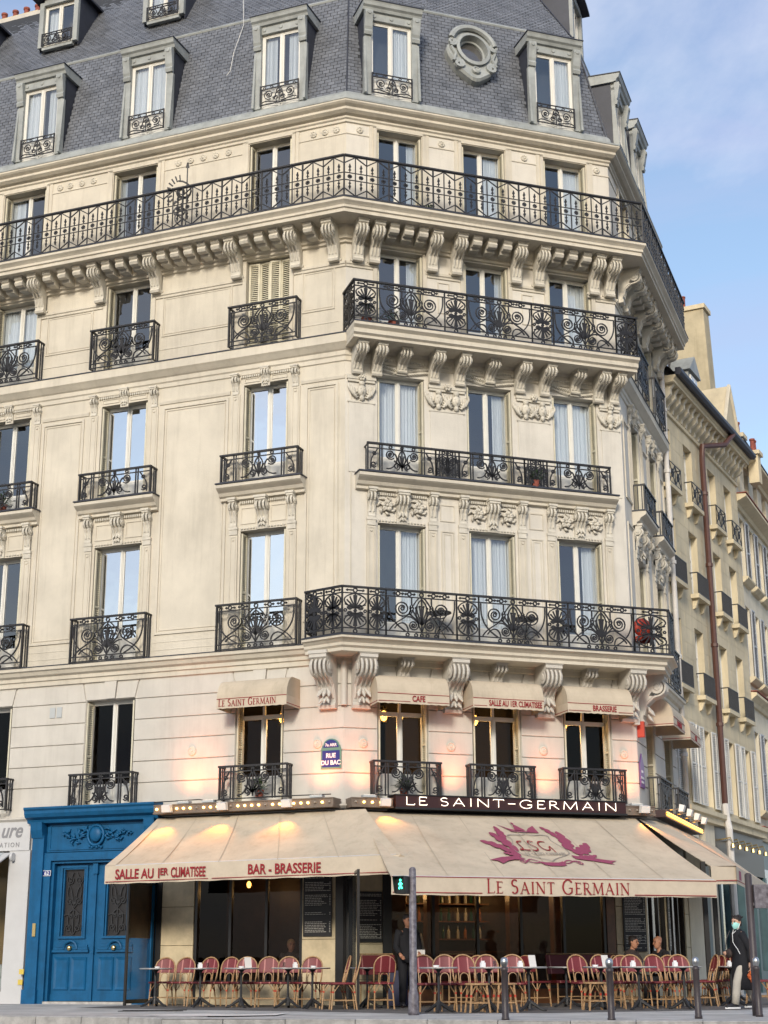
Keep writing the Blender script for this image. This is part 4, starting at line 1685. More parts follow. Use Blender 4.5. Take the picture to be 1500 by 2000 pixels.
dormer(FL, DORM_L[0], curtain=[(-1, .3), (1, .3)])
dormer(FL, DORM_L[1], curtain=[(-1, .5), (1, .5)])
dormer(FL, DORM_L[2], curtain=[(-1, .5), (1, .3)])
dormer(FL, DORM_L[3])
dormer(FF, DORM_F[0], curtain=[(1, .4)])
dormer(FF, DORM_F[1], curtain=[(1, .35)])
for x in DORM_R:
    dormer(FR, x)


def top_dormer(Fm, cx, y0, z0, w=.98, h=1.35, rail=True):
    """plain dormer in the upper slope"""
    b = MB()
    for s in (-1, 1):
        x0 = cx + s * w / 2
        x1 = cx + s * (w / 2 + .14)
        b.box(min(x0, x1), max(x0, x1), y0, y0 + .1, z0, z0 + h + .1)
    b.box(cx - w / 2, cx + w / 2, y0, y0 + .1, z0 + h, z0 + h + .18).box(cx - w / 2, cx + w / 2, y0, y0 + .1, z0 - .1, z0)
    o = b.build('dormer', 'zinc', house, Fm)
    ck = MB()
    for s in (-1, 1):
        x = cx + s * (w / 2 + .14)
        ck.prism_x([(y0 + .1, z0 - .1), (y0 + 1.9, z0 + h + .3), (y0 + .1, z0 + h + .15)], min(x, x - .02 * s), max(x, x - .02 * s))
    ck.build('cheek', 'dark_zinc', o, Fm)
    # low arched hood
    pts = []
    for i in range(9):
        t = -1 + 2 * i / 8
        pts.append((cx + t * (w / 2 + .28), z0 + h + .14 + .14 * (1 - t * t)))
    up = [(x, z + .07) for x, z in reversed(pts)]
    MB().prism_y(pts + up, y0 - .2, y0 + 2.0).build('hood', 'dark_zinc', o, Fm)
    fm, pms, panes = window_meshes(w, h, 'plain')
    M = Fm @ T(cx, y0 + .14, z0)
    obj('window_frame', fm, o, M)
    for pm in pms:
        obj('pane', pm, o, M)
    MB().box(cx - w / 2, cx + w / 2, y0 + .6, y0 + .65, z0, z0 + h).build('lining', 'room', o, Fm)
    obj('curtain', curtain_mesh(w * .45, h - .1), o, Fm @ T(cx - w / 2 + .05, y0 + .26, z0 + .05))
    if rail:
        k = ('t', round(w, 2))
        if k not in DR:
            DR[k] = dormer_rail(w - .04, .40)
        obj('railing', DR[k], o, Fm @ T(cx - w / 2 + .02, y0 - .04, z0 + .0))


for x in (-5.86, -9.2, -12.3):
    top_dormer(FL, x, 1.12, 25.35)
top_dormer(FR, 2.2, 1.05, 25.3, rail=False)

# oval bull's-eye window in a carved zinc frame
OX, OZ = 3.43, 23.0
def ell(rx, rz, n=28, cx=OX, cz=OZ):
    return [(cx + rx * math.cos(2 * PI * k / n), cz + rz * math.sin(2 * PI * k / n)) for k in range(n)]


# the frame lies back with the slope of the slates
OV = FF @ T(0, .80 * (OZ - Z0) / (Z1 - Z0) - .15, OZ) @ Matrix.Rotation(-rad(13.6), 4, 'X') @ T(0, 0, -OZ)
b = MB()


def ring_y(b, r0, r1, y0, y1, z=OZ):
    e0, e1 = ell(r0[0], r0[1], cz=z), ell(r1[0], r1[1], cz=z)
    b.loop_prism([[(x, y0, zz) for x, zz in e0], [(x, y1, zz) for x, zz in e1]], cap=False)


out = []
for k in range(44):
    a = 2 * PI * k / 44 + PI / 2
    rx, rz = .66, .86
    bump = .07 * math.cos(a * 4) + .03 * math.cos(a * 8 + .4)
    q = 1 + bump * .7
    out.append((OX + rx * q * math.cos(a), OZ - .05 + rz * q * math.sin(a)))
inn = [(OX + .44 * math.cos(2 * PI * k / 44 + PI / 2), OZ + .06 + .53 * math.sin(2 * PI * k / 44 + PI / 2)) for k in range(44)]
rings = [[(x, .16, z) for x, z in out], [(x, -.02, z) for x, z in out], [(x * .94 + OX * .06, -.08, z * .94 + OZ * .06) for x, z in out], [(x, -.06, z) for x, z in inn]]
b.loop_prism(rings, cap=False)
ocu = b.build('oval_dormer', 'zinc', house, OV)
b = MB()
ring_y(b, (.44, .53), (.46, .55), -.06, -.14, OZ + .06)
ring_y(b, (.46, .55), (.38, .46), -.14, -.16, OZ + .06)
ring_y(b, (.38, .46), (.36, .44), -.16, .02, OZ + .06)
ring_y(b, (.36, .44), (.31, .39), .02, .03, OZ + .06)
ring_y(b, (.31, .39), (.31, .39), .03, .09, OZ + .06)
b.build('moulded_ring', 'zinc', ocu, OV)
b = MB()
arch = [(OX + .60 * math.cos(rad(a)), -.13, OZ + .14 + .66 * math.sin(rad(a))) for a in range(8, 173, 12)]
b.tube(arch, .085, 7)
for s in (-1, 1):
    b.iron([spiral(OX + s * .56, OZ + .20, .03, .12, rad(90), s * 1.6, 16)], .035, -.12)
    b.iron([spiral(OX + s * .44, OZ - .52, .03, .14, rad(-90), -s * 1.6, 16)], .038, -.10)
    b.tube([(OX + s * .60, -.10, OZ + .05), (OX + s * .50, -.10, OZ - .2), (OX + s * .58, -.10, OZ - .45)], .045, 6)
b.lathe([(.12, 0), (.11, .06), (.07, .08), (.05, .05), (.001, .06)], 12, (OX, -.08, OZ - .66), 'y')
b.build('scrollwork', 'zinc', ocu, OV)
MB().prism_y(ell(.30, .38, cz=OZ + .06), .075, .083).build('pane', 'window_glass', ocu, OV)
MB().prism_y(ell(.36, .44, cz=OZ + .06), .098, .104).build('lining', 'room', ocu, OV)

# loose white cable down the left slope
tag(MB().tube([FL @ Vector((-3.35, .95, 25.2)), FL @ Vector((-3.20, .72, 24.2)), FL @ Vector((-3.30, .40, 23.2)), FL @ Vector((-3.25, .14, 22.5)), FL @ Vector((-3.33, .10, 22.35))], .009, 5).build('roof_cable', 'cable_white'), 'thin loose white cable hanging down the slate roof', 'cable')
# chimneys: a stack behind the left ridge, flues at the end of the right side
def chimney(M, w, d, h, pots, name_m='chimney_render', parent=None):
    b = MB().box(-w / 2, w / 2, -d / 2, d / 2, 0, h)
    o = b.build('chimney', name_m, parent, M)
    MB().box(-w / 2 - .08, w / 2 + .08, -d / 2 - .08, d / 2 + .08, h, h + .14).build('chimney_cap', 'street_stone', o, M)
    for k in range(pots):
        x = -w / 2 + w * (k + .5) / pots
        MB().lathe([(.10, 0), (.10, .08), (.085, .10), (.075, .38), (.10, .40), (.10, .46), (.07, .46)], 10, (x, 0, h + .14)).build('chimney_pot', 'terracotta', o, M)
    return o


chimney(FL @ T(-12.3, 3.6, 26.2), 1.6, .6, 2.05, 4, parent=house)
chimney(FR @ T(5.75, 1.3, 20.8), .5, 1.5, 3.1, 2, parent=house)
chimney(FR @ T(3.1, 2.6, 25.2), .5, 1.2, 2.2, 2, parent=house)
# ------------------------------------------------------------------ lettering
def arc(cx, cz, rx, rz, a0, a1, n=14):
    return [(cx + rx * math.cos(rad(a0 + (a1 - a0) * i / n)), cz + rz * math.sin(rad(a0 + (a1 - a0) * i / n))) for i in range(n + 1)]


S_CURVE = arc(.30, .745, .20, .225, 35, 270, 12) + arc(.30, .265, .22, .255, 90, -145, 12)[1:]
GLYPH = {   # width, [(stroke, heavy)], serif centres
    'L': (.60, [([(.13, 0), (.13, 1)], 1), ([(.13, .02), (.58, .02), (.60, .16)], 0)], [(.13, 0), (.13, 1)]),
    'E': (.60, [([(.13, 0), (.13, 1)], 1), ([(.13, .98), (.54, .98), (.55, .86)], 0), ([(.13, .52), (.46, .52)], 0), ([(.13, .02), (.56, .02), (.58, .15)], 0)], [(.10, 0), (.10, 1)]),
    'S': (.60, [(S_CURVE, 1)], []),
    'A': (.84, [([(.08, 0), (.42, 1)], 0), ([(.40, 1), (.76, 0)], 1), ([(.20, .34), (.64, .34)], 0)], [(.08, 0), (.76, 0)]),
    'I': (.30, [([(.15, 0), (.15, 1)], 1)], [(.15, 0), (.15, 1)]),
    'N': (.88, [([(.12, 0), (.12, 1)], 0), ([(.10, 1), (.76, 0)], 1), ([(.76, 0), (.76, 1)], 0)], [(.12, 0), (.06, 1), (.76, 1)]),
    'T': (.70, [([(.02, .86), (.04, .98), (.66, .98), (.68, .86)], 0), ([(.35, 0), (.35, .98)], 1)], [(.35, 0)]),
    'G': (.88, [(arc(.46, .5, .40, .51, 40, 320, 22), 1), ([(.77, .14), (.77, .42)], 1), ([(.52, .43), (.80, .43)], 0)], [(.74, .43)]),
    'R': (.74, [([(.13, 0), (.13, 1)], 1), ([(.13, .98), (.30, .98)] + arc(.32, .74, .22, .24, 90, -90, 10) + [(.13, .50)], 0), ([(.32, .50), (.70, 0)], 1)], [(.13, 0), (.10, 1), (.72, 0)]),
    'M': (1.06, [([(.10, 0), (.16, 1)], 0), ([(.16, 1), (.52, .06)], 1), ([(.52, .06), (.90, 1)], 0), ([(.90, 1), (.96, 0)], 1)], [(.10, 0), (.96, 0), (.10, 1), (.94, 1)]),
    '-': (.60, [([(.08, .5), (.52, .5)], 0)], []),
}


def lay(text, caps, sx, gap, space):
    """yield (glyph, x, scale)"""
    x = 0
    out = []
    for i, ch in enumerate(text):
        if ch == ' ':
            x += space
            continue
        g = GLYPH[ch]
        sc = 1.0 if (caps == 0 or i == 0 or text[i - 1] == ' ') else caps
        out.append((g, x, sc))
        x += g[0] * sc * sx + gap
    return out, x - gap


def serif_text(text, width, height, caps=.80, m='red_print', sx=.92, heavy=.115, light=.05):
    items, tot = lay(text, caps, sx, .14, .42)
    k = width / tot
    kz = height
    b = MB()
    for g, x, sc in items:
        for pts, hv in g[1]:
            hw = (heavy if hv else light) / 2
            P_ = [((x + px * sc * sx) * k, pz * sc * kz) for px, pz in pts]
            rings = []
            for i in range(len(P_)):
                a, c = P_[max(i - 1, 0)], P_[min(i + 1, len(P_) - 1)]
                dx, dz = c[0] - a[0], c[1] - a[1]
                L = math.hypot(dx, dz) or 1
                h_ = hw * kz
                if hv and len(P_) > 8:
                    h_ *= .55 + .6 * abs(dz / L)
                rings.append([(P_[i][0] - dz / L * h_, -.003, P_[i][1] + dx / L * h_), (P_[i][0] + dz / L * h_, -.003, P_[i][1] - dx / L * h_), (P_[i][0] + dz / L * h_, .001, P_[i][1] - dx / L * h_), (P_[i][0] - dz / L * h_, .001, P_[i][1] + dx / L * h_)])
            b.loop_prism(rings)
        for px, pz in g[2]:
            X, Z = (x + px * sc * sx) * k, pz * sc * kz
            b.box(X - .10 * kz, X + .10 * kz, -.0035, .001, Z - .022 * kz, Z + .022 * kz)
    return b.mesh('lettering', m)


# ------------------------------------------------------------------ ground floor
FASC = MB().box(-4.25, -.02, .02, .3, 2.86, 4.0).build('shop_fascia', 'black_frame', house, FL)
MB().box(.0, WF, .02, .3, 2.86, 4.0).build('shop_fascia', 'black_frame', house, FF)
MB().box(.0, RLEN, .02, .3, 2.86, 4.0).build('shop_fascia', 'black_frame', house, FR)


def stone_pier(Fm, x0, x1, zs, m='cafe_stone', y=0.0):
    for za, zb in zip(zs[:-1], zs[1:]):
        MB().cbox(x0, x1, y, .28, za + .004, zb - .004, .006).build('stone_block', m, house, Fm)


stone_pier(FL, -4.24, -3.46, [0, .45, 1.2, 2.0, 2.85])
stone_pier(FL, -.92, -.17, [0, .45, 1.3, 2.1, 2.85])
stone_pier(FF, .20, .86, [0, .5, 1.2, 2.0, 2.85])
stone_pier(FF, 6.22, 6.95, [0, .45, 1.2, 2.0, 2.85])
stone_pier(FR, .0, .22, [0, .45, 1.2, 2.0, 2.85])
stone_pier(FR, 2.6, 2.9, [0, .45, 1.2, 2.0, 2.85])
stone_pier(FR, 5.3, 5.9, [0, .45, 1.2, 2.0, 2.85], 'street_stone')


def shopfront(Fm, x0, x1, n, z0=.42, z1=2.84, m='black_frame', sill='cafe_stone'):
    b = MB()
    t = .07
    b.box(x0, x0 + t, .03, .16, 0, z1).box(x1 - t, x1, .03, .16, 0, z1).box(x0 + t, x1 - t, .03, .16, z1 - t, z1).box(x0 + t, x1 - t, .03, .16, z0, z0 + t)
    for k in range(1, n):
        x = x0 + (x1 - x0) * k / n
        b.box(x - .03, x + .03, .04, .14, z0 + t, z1 - t)
    o = b.build('cafe_window', m, house, Fm)
    for k in range(n):
        xa, xb = x0 + (x1 - x0) * k / n + .03, x0 + (x1 - x0) * (k + 1) / n - .03
        MB().box(xa, xb, .085, .095, z0 + t, z1 - t).build('pane', 'cafe_glass', o, Fm)
    MB().box(x0 + t, x1 - t, .05, .14, 0.0, z0).build('sill_panel', sill, o, Fm)
    return o


shopfront(FL, -3.46, -.92, 3)
shopfront(FF, 1.0, 6.0, 5, .30, 2.84, 'black_frame', 'brown_wood')
shopfront(FR, .22, 2.6, 3, .30, 2.84)
shopfront(FR, 2.9, 5.3, 3, .30, 2.84)
MB().box(6.0, 6.2, .0, .2, 0, 2.85).build('pilaster', 'brown_wood', house, FF)
MB().box(-.17, 0, .0, .2, 0, 2.85).build('pilaster', 'black_frame', house, FL)
MB().box(.0, .2, -.01, .2, 0, 2.85).build('pilaster', 'black_frame', house, FF)
MB().box(.86, 1.0, -.01, .2, 0, 2.85).build('pilaster', 'black_frame', house, FF)
MB().box(-4.36, -4.24, -.02, .2, 0, 2.85).build('pilaster', 'black_frame', house, FL)
# dim room behind: panelled back wall, bar, lit shelves of bottles
MB().box(-4.0, 0.4, 2.6, 2.65, 0, 3.7).build('partition', 'panelling', house, FL)
MB().box(.6, 6.6, 3.9, 3.95, 0, 3.7).build('partition', 'panelling', house, FF)
for x in (1.5, 2.6, 4.6, 5.7):
    MB().box(x, x + .28, 2.1, 2.35, 0, 3.7).build('column', 'brown_wood', house, FF)
bar = tag(empty('bar_counter', FF @ T(3.2, 3.2, 0)), 'long wooden bar counter in the dim cafe behind the front glass', 'counter')
MB().box(-1.8, 1.8, 0, .5, 0, 1.05).build('counter_body', 'brown_wood', bar)
MB().box(-1.9, 1.9, -.08, .58, 1.05, 1.10).build('counter_top', 'brown_wood', bar)
shelf = tag(empty('bottle_shelf', FF @ T(3.2, 3.86, 0)), 'tall back-bar shelf of bottles glowing warmly inside the cafe', 'shelf')
for z in (1.35, 1.75, 2.15):
    MB().box(-1.5, 1.5, -.28, 0, z, z + .03).build('board', 'brown_wood', shelf)
random.seed(21)
bt = [MB().lathe([(.035, 0), (.038, .02), (.038, .17), (.015, .22), (.013, .29), (.016, .29), (.016, .30)], 8).mesh('bottle', m_) for m_ in ('bottle_green', 'amber_glass', 'clear_bottle')]
for r_, z in enumerate((1.38, 1.78, 2.18)):
    for k in range(15):
        o = obj('bottle', random.choice(bt), None, FF @ T(1.85 + k * .19 + random.uniform(-.03, .03), 3.72, z))
        tag(o, ['small bottle on the lowest lit shelf behind the bar', 'small bottle on the middle lit shelf behind the bar', 'small bottle on the top lit shelf behind the bar'][r_], 'bottle', ['bottles on the lowest shelf', 'bottles on the middle shelf', 'bottles on the top shelf'][r_])


def pendant(Fm, x, y, z, lab, power=9.0, r=.11):
    o = tag(empty('pendant_lamp', Fm @ T(x, y, z)), lab, 'lamp', 'glowing pendant lamps')
    MB().lathe([(.02, r * 1.9), (r * .45, r * 1.7), (r * .9, r * 1.0), (r, 0), (r * .85, -r * .9), (r * .55, -r * 1.1)], 12).build('lamp_shade', 'screen_glass', o)
    MB().blob((0, 0, r * .2), (r * .62, r * .62, r * .9), 10, 7).build('bulb', 'lamp_glow', o, None, True)
    MB().lathe([(.03, r * 1.85), (.03, r * 2.3), (.008, r * 2.35), (.008, r * 4)], 8).build('flex', 'black_paint', o)
    ld = bpy.data.lights.new('lamp_light', 'POINT')
    ld.energy = power
    ld.color = (1.0, .55, .2)
    ld.shadow_soft_size = .08
    obj('lamp_light', ld, o, WORLD[o.name] @ T(0, 0, -r * 1.6))
    return o


pendant(FL, -1.70, .55, 6.0, 'glowing pendant lamp inside the window under the left window awning', 10, .13)
pendant(FF, 1.08, .55, 6.0, 'glowing pendant lamp at the left of the entresol window nearest the street plate', 10, .13)
pendant(FF, 1.60, .95, 6.05, 'small second pendant lamp beside the glowing lamp near the street plate', 5, .09)
pendant(FF, 3.22, .55, 6.0, 'glowing pendant lamp inside the middle front window above the neon sign', 10, .13)
pendant(FF, 5.40, .55, 6.0, 'glowing pendant lamp inside the right front window above the neon sign', 10, .13)
pendant(FF, 5.32, .8, 5.05, 'low glowing lamp deep in the right front entresol window', 4, .06)
for k, x in enumerate((1.5, 2.4, 3.3, 4.2, 5.1)):
    pendant(FF, x, 2.9, 2.45, ['first', 'second', 'third', 'fourth', 'fifth'][k] + ' warm lamp hanging over the bar inside, counted from the corner', 4, .09)
pendant(FF, 2.0, .9, 2.55, 'warm lamp close behind the front cafe glass right of the signal pole', 3, .08)
pendant(FF, 4.9, .9, 2.55, 'warm lamp close behind the front cafe glass above the maroon bench', 3, .08)
pendant(FL, -2.9, 1.5, 2.5, 'left warm lamp hanging inside the left cafe window', 4, .08)
pendant(FL, -1.5, 1.7, 2.5, 'right warm lamp hanging inside the left cafe window', 4, .08)

# ---- blue carriage door
M = FL
portal = obj('entrance_portal', None, house, FL)
MB().box(-7.52, -7.22, -.16, .2, 0, 3.62).box(-7.56, -7.2, -.19, .2, 0, .30).build('pilaster', 'door_blue', portal)
MB().box(-4.66, -4.38, -.16, .2, 0, 3.62).build('pilaster', 'door_blue', portal)
MB().prism_x([(.1, 3.55), (-.18, 3.55), (-.24, 3.72), (-.26, 3.9), (.1, 3.9)], -7.54, -7.24).build('bracket', 'door_blue', portal)
MB().prism_x([(.1, 3.55), (-.18, 3.55), (-.24, 3.72), (-.26, 3.9), (.1, 3.9)], -4.64, -4.38).build('bracket', 'door_blue', portal)
MB().prism_x([(.1, 3.86), (-.20, 3.88), (-.22, 3.95), (-.32, 4.0), (-.36, 4.08), (-.36, 4.14), (-.40, 4.18), (-.40, 4.22), (.1, 4.24)], -7.66, -4.30).build('cornice', 'door_blue', portal)
MB().box(-7.22, -4.66, -.03, .2, 3.24, 3.87).build('frieze', 'door_blue', portal)
small_frame(-7.15, -4.73, 3.28, 3.84, .03, .05).build('frieze_frame', 'door_blue', portal, FL)
for (xa, xb, za, zb, d) in ((-7.22, -7.05, 0, 3.22, .10), (-4.83, -4.66, 0, 3.22, .10), (-7.05, -4.83, 3.05, 3.22, .10), (-7.05, -6.99, 0, 3.05, .03), (-4.89, -4.83, 0, 3.05, .03), (-6.99, -4.89, 2.99, 3.05, .03)):
    MB().box(xa, xb, -d, .25, za, zb).build('door_frame', 'door_blue', portal, FL)
# carved cartouche with foliage
b = MB()
fx, fz = -5.93, 3.60
b.blob((fx, -.09, fz), (.16, .06, .17), 10, 6)
b.tube([(fx + .20 * math.cos(a * PI / 9), -.08, fz - .02 + .22 * math.sin(a * PI / 9)) for a in range(18)], .035, 6, True)
random.seed(3)
for s in (-1, 1):
    for k in range(26):
        t = k / 25
        x = fx + s * (.22 + .62 * t)
        z = fz + .12 * math.sin(t * 9) * (1 - .4 * t) - .02
        a = random.uniform(0, 2 * PI)
        r_ = .05 + .06 * (1 - t)
        b.tube([(x, -.03, z), (x + r_ * math.cos(a), -.09, z + r_ * math.sin(a)), (x + 1.8 * r_ * math.cos(a + .5), -.04, z + 1.8 * r_ * math.sin(a + .5))], [.012, .028, .006], 5)
for k in range(6):
    b.blob((fx + (k - 2.5) * .06, -.07, fz - .26 - .02 * (k % 2)), .035, 6, 4)
b.build('cartouche', 'door_blue', portal, FL, True)
MB().box(-7.05, -4.83, -.12, .3, 0.0, .05).build('door_step', 'granite', portal, FL)


def door_leaf(cx, w=1.06):
    y = .10
    b = MB()
    gl = (cx - .25, cx + .25, 1.42, 2.86)
    b.box(cx - w / 2, gl[0], y, y + .07, .06, 2.98).box(gl[1], cx + w / 2, y, y + .07, .06, 2.98).box(gl[0], gl[1], y, y + .07, 2.86, 2.98).box(gl[0], gl[1], y, y + .07, .06, 1.42)
    o = b.build('door_leaf', 'door_blue', portal, FL)
    fr = MB()
    for t, d, e in ((.05, .045, .0), (.03, .025, -.06)):
        xa, xb, za, zb = gl[0] - t - (.05 if e == 0 else 0) + .0, gl[1] + t + (.05 if e == 0 else 0), gl[2] - t, gl[3] + t + (.03 if e == 0 else 0)
        for (a, c, g, h) in ((xa, xb, zb - t, zb), (xa, xb, za, za + t), (xa, xa + t, za + t, zb - t), (xb - t, xb, za + t, zb - t)):
            fr.box(a, c, y - d, y + .01, g, h)
    fr.build('glazing_frame', 'door_blue', o, FL)
    MB().box(gl[0], gl[1], y + .04, y + .05, gl[2], gl[3]).build('door_glass', 'menu_black', o, FL)
    w_, h_ = gl[1] - gl[0], gl[3] - gl[2]
    half = [spiral(w_ * .26, h_ * .12, .02, .09, 0, 1.6, 14), spiral(w_ * .26, h_ * .52, .02, .09, PI, -1.6, 14), spiral(w_ * .28, h_ * .84, .02, .10, 0, -1.6, 14),
            bez((w_ * .5, .02), (w_ * .1, h_ * .2), (w_ * .15, h_ * .35), (w_ * .5, h_ * .4), 10), bez((w_ * .5, h_ * .42), (w_ * .0, h_ * .6), (w_ * .1, h_ * .7), (w_ * .4, h_ * .95), 10), bez((w_ * .5, h_ * .45), (w_ * .35, h_ * .6), (w_ * .4, h_ * .7), (w_ * .2, h_ * .75), 8),
            spiral(w_ * .36, h_ * .30, .012, .05, 0, 1.4, 10), bez((w_ * .02, h_ * .3), (w_ * .1, h_ * .34), (w_ * .2, h_ * .3), (w_ * .3, h_ * .36), 6)]
    MB().iron(half + mirror(half, w_) + [[(w_ / 2, 0), (w_ / 2, h_ * .6)], [(0, .01), (w_, .01)], [(0, h_ - .01), (w_, h_ - .01)]], .010).build('door_grille', 'cast_iron', o, FL @ T(gl[0], y + .015, gl[2]))
    # moulded rail with the pull
    b = MB()
    for i in range(3):
        b.box(cx - .46 + i * .02, cx + .46 - i * .02, y - .035 - .015 * (2 - i), y + .01, 1.08 + .055 * i, 1.13 + .055 * i)
    b.tube([(cx + .17 * math.cos(rad(a)), y - .05, 1.15 + .17 * math.sin(rad(a))) for a in range(0, 181, 20)], .028, 6)
    b.build('moulded_rail', 'door_blue', o, FL)
    MB().lathe([(.075, 0), (.08, .02), (.05, .03), (.04, .07), (.06, .10), (.045, .13), (.001, .135)], 14, (cx, y - .0, 1.17), 'y').build('door_knob', 'brass', o, FL, True)
    for s in (-1, 1):
        x0_ = cx - .42 if s < 0 else cx + .02
        b = MB().loop_prism([[(x0_, y + .005, .28), (x0_ + .40, y + .005, .28), (x0_ + .40, y + .005, .98), (x0_, y + .005, .98)], [(x0_ + .02, y - .03, .30), (x0_ + .38, y - .03, .30), (x0_ + .38, y - .03, .96), (x0_ + .02, y - .03, .96)],
                             [(x0_ + .07, y - .012, .35), (x0_ + .33, y - .012, .35), (x0_ + .33, y - .012, .91), (x0_ + .07, y - .012, .91)]])
        b.build('door_panel', 'door_blue', o, FL)
    MB().box(cx - w / 2 + .02, cx + w / 2 - .02, y - .02, y + .01, .06, .20).build('kick_board', 'door_blue', o, FL)


door_leaf(-6.52)
door_leaf(-5.40)
MB().box(-5.99, -5.93, .05, .15, .06, 2.98).box(-6.0, -5.92, .03, .15, 1.05, 1.2).box(-6.02, -5.90, .02, .15, 2.75, 2.98).build('meeting_stile', 'door_blue', portal, FL)
for k, (x, z, n_) in enumerate(((-7.57, .62, 'upper'), (-7.66, .40, 'lower'))):
    tag(MB().box(x - .06, x + .06, -.012, 0, z, z + .11).build('yellow_sticker', 'yellow_paper', None, FL @ T(0, -.20 if k == 0 else -.09, 0)), n_ + ' small yellow sticker at the foot of the white shop pilaster', 'sticker')
tag(MB().box(-7.37, -7.29, -.19, -.16, 1.42, 1.70).build('intercom', 'brass', None, FL), 'brass intercom plate on the blue door surround', 'intercom')
num = tag(MB().box(-.10, .10, -.012, 0, -.06, .06).build('house_number_plate', 'plate_blue', None, FL @ T(-7.13, -.10, 2.78)), 'small blue house number plate 62 on the blue door frame', 'number plate')
small_frame(-.10, .10, -.06, .06, .010, .014).build('plate_rim', 'white_enamel', num, WORLD[num.name])
obj('lettering', text_mesh('62', .11, 'lettering', 'white_enamel', 1.1, .002), num, WORLD[num.name] @ T(0, -.013, -.038))

# ---- shop at the far left
shop = obj('shopfront', None, house, FL)
MB().box(-13.3, -12.9, -.06, .25, 0, 3.3).build('pilaster', 'shop_white', shop, FL)
MB().box(-8.17, -7.62, -.08, .25, 0, 3.3).build('pilaster', 'shop_white', shop, FL)
MB().box(-12.9, -8.17, .02, .12, 0, .25).build('plinth', 'shop_white', shop, FL)
MB().box(-12.9, -8.17, .06, .07, .25, 3.2).build('pane', 'screen_glass', shop, FL)
MB().box(-12.9, -8.17, 1.6, 1.65, 0, 3.4).build('shop_back_wall', 'shop_inside', shop, FL)
MB().box(-13.3, -7.62, -.02, .25, 3.3, 4.0).build('fascia_backing', 'shop_white', shop, FL)
sgn = tag(MB().box(-13.3, -7.64, -.10, -.03, 3.30, 3.96).build('shop_sign', 'shop_white', None, FL), 'white shop sign board with grey script lettering left of the blue door', 'sign')
obj('lettering', text_mesh('ure', .46, 'lettering', 'shop_grey', .9, .008, 'RIGHT', shear=.32), sgn, FL @ T(-7.86, -.105, 3.60))
obj('lettering', text_mesh('ATION', .15, 'lettering', 'shop_grey', .9, .0, 'RIGHT', spacing=1.4), sgn, FL @ T(-7.90, -.105, 3.38))
sa = tag(empty('shop_awning', FL), 'small white striped shop awning below the white sign board at far left', 'awning')
MB().prism_x([(-.10, 3.26), (-.95, 2.82), (-.95, 2.79), (-.10, 3.23)], -13.2, -8.1).build('canvas', 'shop_white', sa, FL)
for k in range(11):
    MB().prism_x([(-.105, 3.266), (-.95, 2.826), (-.95, 2.821), (-.105, 3.26)], -13.0 + k * .45, -12.8 + k * .45).build('stripe', 'vent_grey', sa, FL)
MB().lathe([(.09, 0), (.10, .03), (.09, .06)], 14, (-8.06, -.16, 3.16), 'x').build('end_cap', 'shop_white', sa, FL)
for k in range(7):
    rr = random.uniform(.14, .24)
    tag(MB().blob((0, 0, rr * .8), (rr, rr * .8, rr * .8), 9, 6).build('white_cushion', 'shirt_white', None, FL @ T(-8.45 - .3 * k, .55 + .2 * (k % 2), .24 + .22 * (k % 3))), 'pale round cushion heaped in the shop window left of the blue door', 'cushion', 'cushions heaped in the shop window')
tag(MB().box(-8.30, -8.20, .55, .6, 2.2, 2.24).lathe([(.06, 0), (.05, .05), (.02, .07)], 10, (-8.4, .5, 2.75)).build('shop_spotlight', 'neon_white', None, FL), 'small round ceiling spotlight glowing in the shop at far left', 'lamp')

# ------------------------------------------------------------------ awnings
def cloth(b, P00, P10, P01, P11, nx, ny, sag=.05, wr=.012, seed=0, th=.008):
    """sheet between top edge P00-P10 and bottom edge P01-P11, sagging and faintly creased"""
    P00, P10, P01, P11 = map(Vector, (P00, P10, P01, P11))
    n = ((P10 - P00).cross(P01 - P00)).normalized()
    if n.z < 0:
        n = -n
    base = len(b.v)
    rows = []
    for lay_ in (0, 1):
        for j in range(ny + 1):
            t = j / ny
            for i in range(nx + 1):
                s = i / nx
                p = (P00 * (1 - s) + P10 * s) * (1 - t) + (P01 * (1 - s) + P11 * s) * t
                d = -sag * 4 * t * (1 - t)
                d += wr * (math.sin(s * nx * .9 + seed) * .6 + math.sin(s * 23 + t * 5 + seed * 2)) * math.sin(PI * min(1, t * 1.1))
                d -= lay_ * th
                b.v.append(tuple(p + n * d))
    W = nx + 1
    off = (nx + 1) * (ny + 1)
    for j in range(ny):
        for i in range(nx):
            a = base + j * W + i
            b.f.append((a, a + W, a + W + 1, a + 1))
            c = a + off
            b.f.append((c, c + 1, c + W + 1, c + W))
    return b


def valance(Fm, xa, xb, y, zt, h, nx=40, wr=.010, seed=0, skew=0.0):
    b = MB()
    for i in range(nx):
        u0, u1 = i / nx, (i + 1) / nx
        pts = []
        for u in (u0, u1):
            x = xa + (xb - xa) * u
            w0 = wr * math.sin(u * nx * .55 + seed)
            zz = zt + skew * u
            pts.append(((x, y, zz), (x, y + w0 * .4, zz - h * .5), (x, y + w0, zz - h + .006 * math.sin(u * 60 + seed))))
        for k in range(2):
            b.quad(pts[0][k + 1], pts[1][k + 1], pts[1][k], pts[0][k])
            q = [(p[0], p[1] + .006, p[2]) for p in (pts[0][k], pts[1][k], pts[1][k + 1], pts[0][k + 1])]
            b.quad(*q)
    return b


